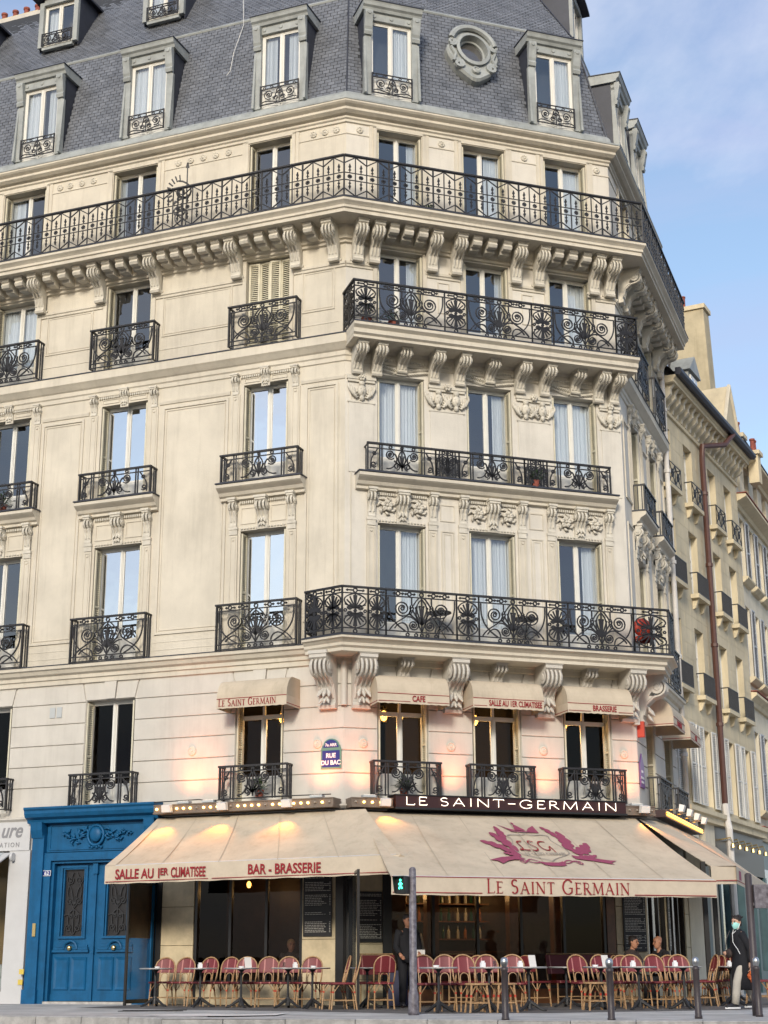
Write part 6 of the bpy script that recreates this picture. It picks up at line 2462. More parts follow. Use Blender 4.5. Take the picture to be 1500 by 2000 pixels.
# ------------------------------------------------------------------ bistro furniture
def make_chair():
    """rattan bistro chair facing -y, back towards +y"""
    o = empty('bistro_chair', W0)
    w = .21
    # seat, slightly rounded plan
    pts = [(-w + .01, -.20), (-w * .7, -.225), (w * .7, -.225), (w - .01, -.20), (w - .0, .02), (w - .03, .19), (-w + .03, .19), (-w, .02)]
    b = MB().prism_z(pts, .445, .475)
    b.build('seat', 'woven_maroon', o)
    MB().tube([(x * 1.02, y * 1.02, .458) for x, y in pts], .019, 6, True).build('seat_rim', 'woven_maroon', o)
    # hooped back frame, leaning backwards
    def lean(z):
        return .19 + (z - .46) * .26
    hoop = [(-.185, lean(.46), .46), (-.20, lean(.60), .60), (-.205, lean(.74), .74)]
    for a in range(170, 9, -20):
        hoop.append((.205 * math.cos(rad(a)), lean(.76 + .19 * math.sin(rad(a))), .76 + .19 * math.sin(rad(a))))
    hoop += [(.205, lean(.74), .74), (.20, lean(.60), .60), (.185, lean(.46), .46)]
    MB().tube(hoop, .0145, 6).build('back_frame', 'rattan', o, None, True)
    # woven panel inside the hoop
    b = MB()
    n = 10
    cols_ = []
    for i in range(n + 1):
        x = -.19 + .38 * i / n
        top = .76 + .185 * math.sqrt(max(0, 1 - (x / .205) ** 2))
        cols_.append([(x, lean(z) + .02 * (1 - (x / .2) ** 2), z) for z in (.655, .655 + (top - .655) * .33, .655 + (top - .655) * .66, top)])
    base = len(b.v)
    for c in cols_:
        b.v += c
    for c in cols_:
        b.v += [(x, y + .014, z) for x, y, z in c]
    off = 4 * (n + 1)
    for i in range(n):
        for j in range(3):
            a = base + i * 4 + j
            b.f.append((a, a + 4, a + 5, a + 1))
            b.f.append((a + off, a + 1 + off, a + 5 + off, a + 4 + off))
    b.build('backrest', 'woven_maroon', o)
    # small loop and spindles under the panel
    b = MB()
    b.tube([(-.075, lean(.46), .46), (-.075, lean(.56), .56)] + [(.075 * math.cos(rad(a)), lean(.57 + .075 * math.sin(rad(a))), .57 + .075 * math.sin(rad(a))) for a in range(160, 19, -28)] + [(.075, lean(.56), .56), (.075, lean(.46), .46)], .0095, 5)
    b.build('back_loop', 'rattan', o)
    for x in (-.10, .10):
        MB().tube([(x, lean(.46), .46), (x, lean(.66), .66), (x * 1.0, lean(.70) + .018, .70)], .010, 5).build('spindle', 'rattan', o)
    MB().tube([(-.19, lean(.655), .655), (.19, lean(.655), .655)], .010, 5).build('back_rail', 'woven_maroon', o)
    legs = [(-.17, -.19, -.195, -.235), (.17, -.19, .195, -.235), (-.165, .17, -.19, .235), (.165, .17, .19, .235)]
    for xt, yt, xb, yb in legs:
        MB().tube([(xt, yt, .455), ((xt + xb) / 2, (yt + yb) / 2, .23), (xb, yb, 0)], .0145, 6).build('leg', 'rattan', o)
        MB().lathe([(.019, 0), (.019, .03)], 6, (xt + (xb - xt) * .32, yt + (yb - yt) * .32, .295)).build('binding', 'red_vinyl', o)
    for (a, c) in ((0, 1), (2, 3), (0, 2), (1, 3)):
        p, q = legs[a], legs[c]
        f = .64
        z = .455 * (1 - f)
        P0 = (p[0] + (p[2] - p[0]) * f, p[1] + (p[3] - p[1]) * f, z)
        P1 = (q[0] + (q[2] - q[0]) * f, q[1] + (q[3] - q[1]) * f, z)
        MB().tube([P0, P1], .010, 5).build('stretcher', 'rattan', o)
        for (U, V) in ((P0, P1), (P1, P0)):
            u, v = Vector(U), Vector(V)
            top = u + (v - u) * .30
            lo = (p if U == P0 else q)
            s = Vector((lo[0] + (lo[2] - lo[0]) * .38, lo[1] + (lo[3] - lo[1]) * .38, .285))
            MB().tube([s, (top.x, top.y, .44)], .0085, 5).build('brace', 'rattan', o)
    return o


def make_stool():
    o = empty('rattan_stool', W0)
    pts = [(.20 * math.cos(rad(a)), .19 * math.sin(rad(a))) for a in range(0, 360, 24)]
    MB().prism_z(pts, .45, .478).build('seat', 'woven_maroon', o)
    MB().tube([(x, y, .462) for x, y in pts], .018, 6, True).build('seat_rim', 'rattan', o)
    lg = [(-.13, -.13), (.13, -.13), (.13, .13), (-.13, .13)]
    for x, y in lg:
        MB().tube([(x, y, .455), (x * 1.15, y * 1.15, .23), (x * 1.35, y * 1.35, 0)], .018, 6).build('leg', 'rattan', o)
        MB().lathe([(.021, 0), (.021, .04)], 6, (x * 1.12, y * 1.12, .25)).build('binding', 'red_vinyl', o)
        for dx, dy in ((-x * .9, 0), (0, -y * .9)):
            MB().tube([(x * 1.1, y * 1.1, .28), (x + dx * .6, y + dy * .6, .445)], .009, 5).build('brace', 'rattan', o)
    for i in range(4):
        a, c = lg[i], lg[(i + 1) % 4]
        MB().tube([(a[0] * 1.24, a[1] * 1.24, .16), (c[0] * 1.24, c[1] * 1.24, .16)], .012, 5).build('stretcher', 'rattan', o)
    return o


def make_table(r=.33):
    o = empty('cafe_table', W0)
    MB().lathe([(.02, .715), (r - .01, .715), (r, .722), (r, .738), (r - .01, .742), (.02, .742)], 28).build('table_top', 'table_white', o)
    MB().tube([((r + .004) * math.cos(rad(a)), (r + .004) * math.sin(rad(a)), .729) for a in range(0, 360, 15)], .008, 5, True).build('rim', 'bare_steel', o)
    MB().lathe([(.022, .10), (.022, .60), (.030, .62), (.024, .66), (.06, .70), (.10, .715)], 10).build('column', 'cast_iron', o)
    b = MB()
    for k in range(3):
        a = rad(90 + 120 * k)
        c, s = math.cos(a), math.sin(a)
        b.tube([(.02 * c, .02 * s, .16), (.10 * c, .10 * s, .11), (.20 * c, .20 * s, .045), (.27 * c, .27 * s, .02)], [.034, .030, .024, .022], 6)
        b.blob((.275 * c, .275 * s, .018), (.03, .03, .018), 7, 4)
    b.lathe([(.05, .05), (.045, .12), (.03, .2)], 10)
    b.build('foot', 'cast_iron', o)
    return o


chair0, stool0, table0 = make_chair(), make_stool(), make_table()
used = set()


jit = random.Random(17)


def place(proto, x, y, rz, label, cat, group, sc=1.0, z=0.0):
    if cat == 'chair' and 'under the' not in label:
        x, y, rz = x + jit.uniform(-.03, .03), y + jit.uniform(-.06, .06), rz + jit.uniform(-.20, .20)
    M = T(x, y, z) @ RZ(rz) @ Matrix.Scale(sc, 4)
    if proto.name not in used:
        used.add(proto.name)
        old = WORLD[proto.name]
        proto.matrix_basis = M
        WORLD[proto.name] = M
        def upd(o):
            for ch in o.children:
                WORLD[ch.name] = M @ (old.inverted() @ WORLD[ch.name])
                upd(ch)
        upd(proto)
        o = proto
    else:
        o = copy_tree(proto, M)
    return tag(o, label, cat, group)


CH, TB = 'maroon rattan bistro chairs', 'round white terrace tables'
CS = 1.0
ordn = ['first', 'second', 'third', 'fourth', 'fifth', 'sixth', 'seventh', 'eighth', 'ninth', 'tenth']
turn = [-.30, -.34, -.28, -.30, -.24, -.26, -.22, -.20]
for k, (x, y) in enumerate([(-4.62, 32.78), (-4.18, 32.50), (-3.71, 32.16), (-3.23, 31.81), (-2.80, 31.54), (-2.36, 31.26), (-1.90, 30.98), (-1.46, 30.75)]):
    place(chair0, x, y, turn[k], ordn[k] + ' maroon rattan chair in the left row, counted from the blue door', 'chair', CH, CS)
place(chair0, -1.00, 29.72, rad(-82), 'left of two sideways maroon rattan chairs at the corner end of the row', 'chair', CH, CS)
place(chair0, -.80, 29.20, rad(-78), 'right of two sideways maroon rattan chairs at the corner end of the row', 'chair', CH, CS)
place(chair0, -.06, 29.45, rad(196), 'maroon rattan chair with its back to the street left of the traffic signal pole', 'chair', CH, CS)
for k, (x, y) in enumerate([(-4.63, 32.03), (-3.65, 31.38), (-2.79, 30.78), (-1.87, 30.54), (-1.37, 29.80)]):
    place(table0, x, y, k * .7, ordn[k] + ' round white table before the left chairs, counted from the blue door', 'table', TB)
place(table0, -.35, 30.35, .3, 'round white table behind the corner glass screen', 'table', TB)
fr = [(.70, 27.87), (1.02, 27.76), (1.44, 27.80), (1.83, 27.92), (2.24, 27.96)]
ft = [.10, .18, .12, .14, .10]
for k, (x, y) in enumerate(fr):
    place(chair0, x, y, ft[k], ordn[k] + ' maroon rattan chair right of the traffic signal pole in the front row', 'chair', CH, CS)
gr_ = [(3.62, 28.94), (4.08, 29.09), (4.64, 29.28), (5.07, 29.42), (5.50, 29.46)]
gt_ = [.35, .32, .16, .20, .22]
for k, (x, y) in enumerate(gr_):
    place(chair0, x, y, gt_[k], ordn[k] + ' maroon rattan chair of the right front group before the seated people', 'chair', CH, CS)
for (x, y, n_) in ((1.55, 26.99, 'left stool of the pair beside the left front bollard'), (2.02, 27.14, 'right stool of the pair beside the left front bollard'), (3.71, 28.23, 'single stool at the left of the right front chairs')):
    place(stool0, x, y, .2, 'low rattan stool with pale rim, ' + n_, 'stool', 'rattan stools')
for (x, y, n_) in ((.90, 27.05, 'just right of the traffic signal pole'), (1.76, 27.10, 'behind the pair of stools'), (2.49, 27.72, 'right of the left front bollard'), (3.85, 28.42, 'behind the middle bollard'), (4.51, 28.39, 'before the third chair of the right group'), (5.39, 28.79, 'beside the right front bollard')):
    place(table0, x, y, x, 'round white table ' + n_ + ' in the front row', 'table', TB)
for (x, y, rz, n_) in ((1.80, 29.91, .3, 'half hidden behind the left front chairs'), (4.65, 30.55, .2, 'in the shade behind the right front chairs, left one'), (5.60, 30.75, .2, 'in the shade behind the right front chairs, right one'), (2.9, 31.0, 2.6, 'in the dark before the cafe bench'),):
    place(chair0, x, y, rz, 'maroon rattan chair ' + n_, 'chair', CH, CS)
place(table0, 3.47, 30.6, 0, 'round white table in the shade between the two front chair groups', 'table', TB)
place(table0, 4.35, 30.9, 0, 'round white table by the seated people in the shade', 'table', TB)
# side terrace along the right street
k = 0
for (x, y, rz) in ((6.05, 30.6, -1.25), (6.25, 31.35, -1.3), (6.52, 32.1, -1.3), (6.80, 32.9, -1.3), (7.05, 33.6, -1.3), (7.32, 34.3, -1.3)):
    place(chair0, x, y, rz, ordn[k] + ' rattan chair of the row seen edge-on along the right side wall', 'chair', CH, CS)
    k += 1
for k, (x, y) in enumerate([(6.72, 31.0), (6.98, 32.0), (7.3, 33.1)]):
    place(table0, x, y, k, ordn[k] + ' table of the right side terrace behind the walking person', 'table', TB)
place(chair0, 7.3, 31.4, 1.5, 'pale rattan chair facing the right side tables by the walking person', 'chair', CH, CS)
place(chair0, 7.6, 32.5, 1.6, 'farther pale rattan chair facing the right side tables', 'chair', CH, CS)

# small things on the tables
def small(x, y, kind, lab):
    if kind == 'ash':
        o = MB().lathe([(.045, 0), (.055, .03), (.05, .03), (.04, .008), (.001, .008)], 12).build('ashtray', 'white_enamel', None, T(x, y, .743))
        tag(o, lab, 'ashtray', 'ashtrays on the tables')
    elif kind == 'box':
        o = MB().box(-.04, .04, -.03, .03, 0, .07).box(-.03, .03, -.012, .012, .07, .10).build('napkin_holder', 'white_enamel', None, T(x, y, .743) @ RZ(.4))
        tag(o, lab, 'napkin holder', 'napkin holders on the tables')


for (x, y, kd, n_) in ((-4.60, 32.0, 'ash', 'first left table'), (-3.66, 31.33, 'box', 'second left table'), (-2.79, 30.74, 'ash', 'third left table'), (-1.74, 30.55, 'box', 'fourth left table'), (-1.35, 29.75, 'ash', 'fifth left table'),
                       (.86, 27.0, 'ash', 'front table by the signal pole'), (1.66, 27.12, 'box', 'front table behind the stools'), (2.35, 27.72, 'box', 'front table by the left bollard'), (3.75, 28.4, 'ash', 'front table behind the middle bollard'), (4.42, 28.38, 'box', 'front table before the third right chair'), (5.25, 28.8, 'box', 'front table beside the right bollard'), (6.70, 30.95, 'box', 'first right side table')):
    small(x, y, kd, ('white napkin holder' if kd == 'box' else 'small white ashtray') + ' on the ' + n_)
gl = MB().lathe([(.024, 0), (.030, .10), (.028, .10), (.022, .008), (.001, .008)], 10).mesh('drinking_glass', 'screen_glass', True)
for (x, y, n_) in ((-3.52, 31.42, 'second left table'), (-1.95, 30.50, 'fourth left table'), (1.86, 27.05, 'front table behind the stools'), (4.62, 28.42, 'front table before the third right chair'), (5.30, 31.32, 'table between the two seated people')):
    tag(obj('drinking_glass', gl, None, T(x, y, .743)), 'clear drinking glass on the ' + n_, 'glass', 'glasses on the tables')
mc = MB().box(-.07, .07, -.004, .004, 0, .20).mesh('menu_card', 'shirt_white')
for (x, y, n_) in ((-2.66, 30.80, 'third left table'), (2.58, 27.75, 'front table by the left bollard'), (3.95, 28.45, 'front table behind the middle bollard')):
    tag(obj('menu_card', mc, None, T(x, y, .743) @ RZ(.5) @ Matrix.Rotation(rad(-14), 4, 'X')), 'white menu card standing on the ' + n_, 'menu card', 'menu cards on the tables')
cb = tag(empty('cruet_bottle', T(6.80, 31.05, .743)), 'small glass bottle on the first right side table', 'bottle')
MB().lathe([(.03, 0), (.032, .10), (.012, .14), (.012, .19)], 10).build('glass_body', 'screen_glass', cb)
MB().lathe([(.014, .19), (.014, .215), (.001, .216)], 8).build('stopper', 'red_print', cb)


def bench(Fm, x0, x1, y, lab):
    o = tag(empty('woven_bench', Fm @ T(x0, y, 0)), lab, 'bench', 'woven maroon benches')
    w = x1 - x0
    MB().box(0, w, -.45, 0, .42, .47).build('seat', 'woven_maroon', o)
    MB().loop_prism([[(0, -.02, .60), (w, -.02, .60), (w, .02, .60), (0, .02, .60)], [(.0, .08, .98), (w, .08, .98), (w, .11, .98), (0, .11, .98)]]).build('backrest', 'woven_maroon', o)
    MB().tube([(0, -.0, .47), (0, .05, .75), (.03, .10, 1.0), (w - .03, .10, 1.0), (w, .05, .75), (w, 0, .47)], .016, 6).build('back_frame', 'rattan', o)
    for x in (.03, w - .03):
        for yy in (-.42, -.03):
            MB().tube([(x, yy, .43), (x, yy, 0)], .018, 6).build('leg', 'rattan', o)
    MB().tube([(.03, -.42, .15), (w - .03, -.42, .15)], .012, 5).build('stretcher', 'rattan', o)


bench(FF, 4.35, 6.05, -.45, 'dark maroon woven bench against the cafe window left of the seated people')
bench(FF, 1.95, 2.75, -.45, 'short dark maroon woven bench against the cafe window right of the signal pole')
bench(FF, .22, 1.0, -.40, 'maroon woven bench under the chalk menu at the corner')
co = tag(empty('cooler_box', T(.24, 31.1, 0)), 'dark blue cooler box standing on the floor behind the corner chair', 'box')
MB().box(-.19, .19, -.2, .2, .03, .62).build('box_body', 'cooler_blue', co)
MB().box(-.20, .20, -.21, .21, .62, .68).build('lid', 'cooler_blue', co)
MB().box(.12, .16, -.215, -.20, .32, .42).build('latch', 'white_enamel', co)

# ------------------------------------------------------------------ street furniture
def bollard(x, y, h, lab):
    o = tag(empty('bollard', T(x, y, 0)), lab, 'bollard', 'brown iron bollards along the kerb')
    MB().lathe([(.058, 0), (.058, .04), (.050, .05), (.047, h - .20), (.054, h - .19), (.054, h - .155), (.035, h - .14)], 16).build('post', 'bollard_brown', o, None, True)
    MB().lathe([(.035, h - .145), (.04, h - .13), (.052, h - .10), (.056, h - .07), (.05, h - .03), (.03, h - .008), (.001, h)], 16).build('ball_top', 'bare_steel', o, None, True)


bollard(1.72, 23.02, .88, 'left front brown bollard with pale ball top')
bollard(3.19, 22.65, .86, 'middle front brown bollard with pale ball top')
bollard(4.61, 23.62, .88, 'right front brown bollard with pale ball top')
bollard(5.69, 24.40, .88, 'brown bollard at the right picture edge before the tall pole')

pole = tag(empty('pedestrian_signal', T(.45, 25.85, 0)), 'worn grey pedestrian signal pole with green walking figure', 'traffic signal')
MB().lathe([(.085, 0), (.09, .03), (.082, .34), (.070, .36), (.062, .40), (.057, 2.30), (.03, 2.33), (.001, 2.335)], 16).build('pole', 'worn_pole', pole, None, True)
M = WORLD[pole.name] @ T(-.15, -.02, 2.03) @ RZ(rad(-28))
hd = MB().box(-.10, .10, -.10, .12, -.13, .15).build('signal_head', 'black_paint', pole, M)
vz = MB().box(-.105, .105, -.20, -.10, .138, .150)
for x in (-.105, .097):
    vz.prism_x([(-.10, .138), (-.20, .138), (-.13, -.12), (-.10, -.12)], x, x + .008)
vz.build('visor', 'black_paint', hd, M)
b = MB()
b.blob((0, -.115, .085), (.019, .006, .019), 7, 5)
for pts in ([(0, -.11, .055), (.0, -.11, .005)], [(0, -.11, .045), (-.03, -.11, .015)], [(0, -.11, .045), (.028, -.11, .02)], [(0, -.11, .005), (-.025, -.11, -.055)], [(0, -.11, .005), (.03, -.11, -.05)]):
    b.tube(pts, .0125, 5)
b.build('green_figure', 'signal_green', hd, M)
rp = tag(empty('signal_pole', T(5.78, 24.9, 0)), 'tall brown pole with grey box at the right picture edge', 'pole')
MB().lathe([(.08, 0), (.08, .3), (.062, .34), (.056, 2.14), (.03, 2.16), (.001, 2.165)], 16).build('pole', 'bollard_brown', rp, None, True)
MB().box(.06, .42, -.10, .12, 1.62, 1.98).box(.02, .08, -.03, .03, 1.66, 1.70).build('signal_box', 'worn_pole', rp)

# ------------------------------------------------------------------ things on the balconies
def balcony_table(Fm, x, y, z, lab):
    o = tag(empty('balcony_table', Fm @ T(x, y, z)), lab, 'table', 'small tables on the first-floor balcony')
    MB().lathe([(.02, .66), (.27, .66), (.27, .68), (.02, .68)], 18).build('table_top', 'red_vinyl' if x < 2 else 'iron', o)
    for k in range(3):
        a = rad(120 * k + 20)
        MB().tube([(.2 * math.cos(a), .2 * math.sin(a), .66), (-.2 * math.cos(a), -.2 * math.sin(a), 0)], .012, 5).build('leg', 'iron', o)


balcony_table(FF, 2.05, -.42, 7.52, 'small round dark red table on the first-floor balcony near the corner')
balcony_table(FF, 4.1, -.42, 7.52, 'small round dark table in the middle of the first-floor balcony')
rc = tag(empty('red_armchair', FF @ T(7.0, -.45, 7.52)), 'bright orange red chair at the right end of the first-floor balcony', 'chair')
MB().blob((0, .0, .66), (.24, .10, .22), 12, 8).build('backrest', 'red_vinyl', rc, None, True)
MB().blob((0, -.05, .38), (.25, .22, .10), 12, 6).build('seat', 'red_vinyl', rc, None, True)
for x in (-.17, .17):
    for y in (-.15, .12):
        MB().tube([(x, y, .36), (x * 1.1, y * 1.1, 0)], .014, 5).build('leg', 'iron', rc)


def pot_plant(Fm, x, y, z, lab, r=.12, h=.35, seed=1, m='leaf_green', flower=None):
    random.seed(seed)
    o = tag(empty('potted_plant', Fm @ T(x, y, z)), lab, 'plant', 'potted plants on the balconies')
    MB().lathe([(r * .75, 0), (r, r * 1.5), (r * 1.08, r * 1.5), (r * 1.08, r * 1.7), (r * .9, r * 1.7)], 12).build('pot', 'terracotta', o)
    b = MB()
    for k in range(70):
        a, e = random.uniform(0, 2 * PI), random.uniform(.15, 1.4)
        d = Vector((math.cos(a) * math.cos(e), math.sin(a) * math.cos(e), math.sin(e)))
        l_ = h * random.uniform(.5, 1.0)
        p = Vector((0, 0, r * 1.6)) + d * l_
        s = d.cross(Vector((0, 0, 1)))
        s = s.normalized() * .022 if s.length > .01 else Vector((.02, 0, 0))
        q = p + d * .07 - Vector((0, 0, .03))
        b.quad(p - d * .03, p + s, q, p - s)
        b.tube([(0, 0, r * 1.5), tuple(p)], .003, 3)
    stuff(b.build('foliage', m, o))
    if flower:
        f = MB()
        for k in range(9):
            f.blob((random.uniform(-.12, .12), random.uniform(-.1, .1), r * 1.6 + h * random.uniform(.5, .9)), .022, 5, 3)
        f.build('flowers', flower, o)


pot_plant(FF, .35, -.5, 14.74, 'potted plant with red flowers at the left end of the third-floor balcony', .12, .40, 1, flower='red_vinyl')
pot_plant(FF, 1.0, -.5, 14.74, 'leafy potted plant on the third-floor balcony near the corner', .12, .38, 2)
pot_plant(FF, 4.55, -.22, 11.37, 'potted plant behind the second-floor front railing', .10, .3, 3)
pot_plant(FL, -9.0, -.14, 11.37, 'leafy potted plant on the far left second-floor window guard', .12, .35, 4)
pot_plant(FL, -1.9, -.14, 4.22, 'low plants in the window guard under the left window awning', .10, .30, 5)
pot_plant(FF, 1.3, -.14, 4.22, 'low plants in the window guard under the CAFE awning', .10, .28, 6)
pot_plant(FF, 2.0, -.25, 17.8, 'small potted plant on the top balcony before the corner front window', .10, .25, 7)
# ------------------------------------------------------------------ people
def skin_mesh(name, joints, bones, m, extra=None):
    """one continuous body: skin modifier over a joint skeleton, plus head and fingers"""
    names = list(joints)
    me = bpy.data.meshes.new(name)
    me.from_pydata([joints[k][0] for k in names], [(names.index(a), names.index(b)) for a, b in bones], [])
    o = bpy.data.objects.new(name, me)
    COL.objects.link(o)
    mod = o.modifiers.new('skin', 'SKIN')
    sv = me.skin_vertices[0].data
    for i, k in enumerate(names):
        r = joints[k][1]
        sv[i].radius = (r, r) if not isinstance(r, tuple) else r
        sv[i].use_root = (k == 'pelvis')
    sub = o.modifiers.new('sub', 'SUBSURF')
    sub.levels = 2
    sub.render_levels = 2
    dg = bpy.context.evaluated_depsgraph_get()
    ev = bpy.data.meshes.new_from_object(o.evaluated_get(dg))
    bpy.data.objects.remove(o)
    b = MB()
    b.v = [tuple(v.co) for v in ev.vertices]
    b.f = [tuple(p.vertices) for p in ev.polygons]
    bpy.data.meshes.remove(ev)
    if extra:
        b.add(extra)
    return b.mesh(name, m, True)


def head_parts(c, face, s=1.0):
    """skull, jaw, nose, ears about centre c; face = unit vector the person looks along"""
    f = Vector(face).normalized()
    side = Vector((0, 0, 1)).cross(f).normalized()
    b = MB()
    rings = []
    n = 14
    prof = [(-.118, .030, .035, .018), (-.105, .048, .050, .016), (-.075, .062, .066, .010), (-.04, .071, .078, .006), (0, .076, .088, 0), (.04, .077, .094, -.004), (.075, .070, .088, -.008), (.10, .053, .066, -.010), (.118, .022, .028, -.010)]
    for dz, rs, rf, off in prof:
        ring = []
        for k in range(n):
            a = 2 * PI * k / n
            p = Vector(c) + side * (rs * s * math.cos(a)) + f * (rf * s * math.sin(a) + off * s) + Vector((0, 0, dz * s))
            ring.append(tuple(p))
        rings.append(ring)
    b.loop_prism(rings)
    nose = Vector(c) + f * .094 * s
    b.tube([nose + Vector((0, 0, .025 * s)) - f * .012 * s, nose + Vector((0, 0, -.005 * s)) + f * .008 * s, nose + Vector((0, 0, -.022 * s)) + f * .012 * s, nose + Vector((0, 0, -.03 * s)) - f * .008 * s], [.008 * s, .011 * s, .014 * s, .008 * s], 6)
    for q in (-1, 1):
        e = Vector(c) + side * q * .078 * s - f * .008 * s
        b.blob(tuple(e), (.012 * s, .018 * s, .030 * s), 7, 5)
    # lips
    m_ = Vector(c) + f * .086 * s + Vector((0, 0, -.058 * s))
    b.tube([m_ - side * .024 * s - f * .008, m_ + f * .002, m_ + side * .024 * s - f * .008], .007 * s, 5)
    eyes = MB()
    for q in (-1, 1):
        eyes.blob(tuple(Vector(c) + side * q * .031 * s + f * .083 * s + Vector((0, 0, .008 * s))), .0105 * s, 7, 5)
        eyes.tube([Vector(c) + side * q * .014 * s + f * .089 * s + Vector((0, 0, .028 * s)), Vector(c) + side * q * .048 * s + f * .080 * s + Vector((0, 0, .030 * s))], .005 * s, 5)
    return b, eyes, f, side


def hand(b, wrist, elbow, inward, curl=.6):
    """palm and five bent fingers continuing the forearm"""
    w, e = Vector(wrist), Vector(elbow)
    d = (w - e).normalized()
    u = Vector(inward)
    u = (u - d * u.dot(d)).normalized()
    v = d.cross(u).normalized()
    b.tube([w - d * .02, w + d * .03, w + d * .075, w + d * .09], [.026, .034, .036, .024], 8)
    ls = [.070, .080, .074, .058]
    for k in range(4):
        r0 = w + d * .085 + v * (k - 1.5) * .019
        p1 = r0 + d * ls[k] * .45 + u * curl * .012
        p2 = p1 + (d * (1 - curl * .5) + u * curl).normalized() * ls[k] * .33
        p3 = p2 + (d * (1 - curl) + u * curl * 1.2).normalized() * ls[k] * .26
        b.tube([r0 - d * .02, p1, p2, p3], [.0095, .009, .0085, .006], 6)
    t0 = w + d * .03 - v * .028
    t1 = t0 + (d * .5 - v * .6 + u * .5).normalized() * .035
    t2 = t1 + (d * .8 - v * .1 + u * .5).normalized() * .03
    b.tube([t0, t1, t2], [.013, .011, .007], 6)


def figure(label, M, J, face, top, legs_m, skin='skin', hair='hair_dark', hairstyle='short', shoe='shoe_black', torso=None, sole=None, hands=True, s=1.0):
    o = tag(empty('person', M), label, 'person')
    jd = {}
    for k, r in (('pelvis', .115), ('waist', .105), ('chest', (.145, .105)), ('neck0', .06), ('neck', .048), ('head', .05), ('sL', .058), ('sR', .058), ('eL', .042), ('eR', .042), ('wL', .027), ('wR', .027), ('hL', .088), ('hR', .088), ('kL', .055), ('kR', .055), ('aL', .036), ('aR', .036), ('tL', .03), ('tR', .03)):
        jd[k] = (J[k], r)
    bones = [('pelvis', 'waist'), ('waist', 'chest'), ('chest', 'neck0'), ('neck0', 'neck'), ('neck', 'head'), ('chest', 'sL'), ('chest', 'sR'), ('sL', 'eL'), ('eL', 'wL'), ('sR', 'eR'), ('eR', 'wR'), ('pelvis', 'hL'), ('pelvis', 'hR'), ('hL', 'kL'), ('kL', 'aL'), ('aL', 'tL'), ('hR', 'kR'), ('kR', 'aR'), ('aR', 'tR')]
    hb, eyes, f, side = head_parts(J['head'], face, s)
    if hands:
        hand(hb, J['wL'], J['eL'], J.get('inL', (1, 0, 0)), .7)
        hand(hb, J['wR'], J['eR'], J.get('inR', (-1, 0, 0)), .7)
    obj('body', skin_mesh('body', jd, bones, skin, hb), o, M)
    obj('eyes', eyes.mesh('eyes', 'hair_dark'), o, M)
    c = Vector(J['head'])
    # hair cap
    b = MB()
    if hairstyle != 'bald':
        rings = []
        for dz, rs, rf, off in ((-.06, .060, .050, -.052), (-.02, .080, .068, -.036), (.03, .086, .088, -.018), (.065, .084, .096, -.012), (.095, .070, .082, -.012), (.118, .048, .056, -.014), (.130, .018, .02, -.016)):
            rings.append([tuple(c + side * rs * s * math.cos(2 * PI * k / 14) + f * (rf * s * math.sin(2 * PI * k / 14) + off * s) + Vector((0, 0, dz * s))) for k in range(14)])
        b.loop_prism(rings)
        if hairstyle == 'bun':
            b.blob(tuple(c - f * .07 * s + Vector((0, 0, .085 * s))), (.062 * s, .062 * s, .055 * s), 10, 7)
            random.seed(8)
            for k in range(26):
                a = random.uniform(0, 2 * PI)
                p = c - f * .05 + Vector((.07 * math.cos(a), .07 * math.sin(a), .09))
                b.tube([p, p + Vector((.03 * math.cos(a), .03 * math.sin(a), random.uniform(-.02, .05)))], [.012, .003], 4)
        obj('hair', b.mesh('hair', hair, True), o, M)
    if torso:
        obj('clothing_top', torso.mesh('clothing_top', top, True), o, M)
    # sleeves
    for q in 'LR':
        b = MB()
        S_, E_, W_ = Vector(J['s' + q]), Vector(J['e' + q]), Vector(J['w' + q])
        ch = Vector(J['chest'])
        b.tube([S_ + (ch - S_) * .45, S_, S_ + (E_ - S_) * .5, E_, E_ + (W_ - E_) * .5, E_ + (W_ - E_) * .93], [.085, .078, .066, .060, .053, .046], 10)
        obj('sleeve', b.mesh('sleeve', top, True), o, M)
    for q in 'LR':
        b = MB()
        H_, K_, A_ = Vector(J['h' + q]), Vector(J['k' + q]), Vector(J['a' + q])
        b.tube([H_ + Vector((0, 0, .06)), H_, H_ + (K_ - H_) * .5, K_, K_ + (A_ - K_) * .5, K_ + (A_ - K_) * .97], [.10, .105, .090, .076, .070, .066], 12)
        obj('trouser_leg', b.mesh('trouser_leg', legs_m, True), o, M)
        t = Vector(J['t' + q])
        d = (t - A_)
        d.z = 0
        d.normalize()
        heel = Vector((A_.x, A_.y, t.z)) - d * .06
        b = MB()
        b.tube([heel + Vector((0, 0, .035)), heel + d * .06 + Vector((0, 0, .055)), heel + d * .15 + Vector((0, 0, .045)), heel + d * .23 + Vector((0, 0, .028)), heel + d * .26 + Vector((0, 0, .022))], [.036, .046, .044, .036, .018], 9)
        obj('shoe', b.mesh('shoe', shoe, True), o, M)
        if sole:
            sd = Vector((-d.y, d.x, 0))
            pts = [heel - d * .03 - sd * .03, heel + d * .1 - sd * .042, heel + d * .22 - sd * .04, heel + d * .275, heel + d * .22 + sd * .04, heel + d * .1 + sd * .042, heel - d * .03 + sd * .03]
            b = MB().loop_prism([[(p.x, p.y, p.z - .008) for p in pts], [(p.x, p.y, p.z + .022) for p in pts]])
            obj('sole', b.mesh('sole', sole), o, M)
    return o


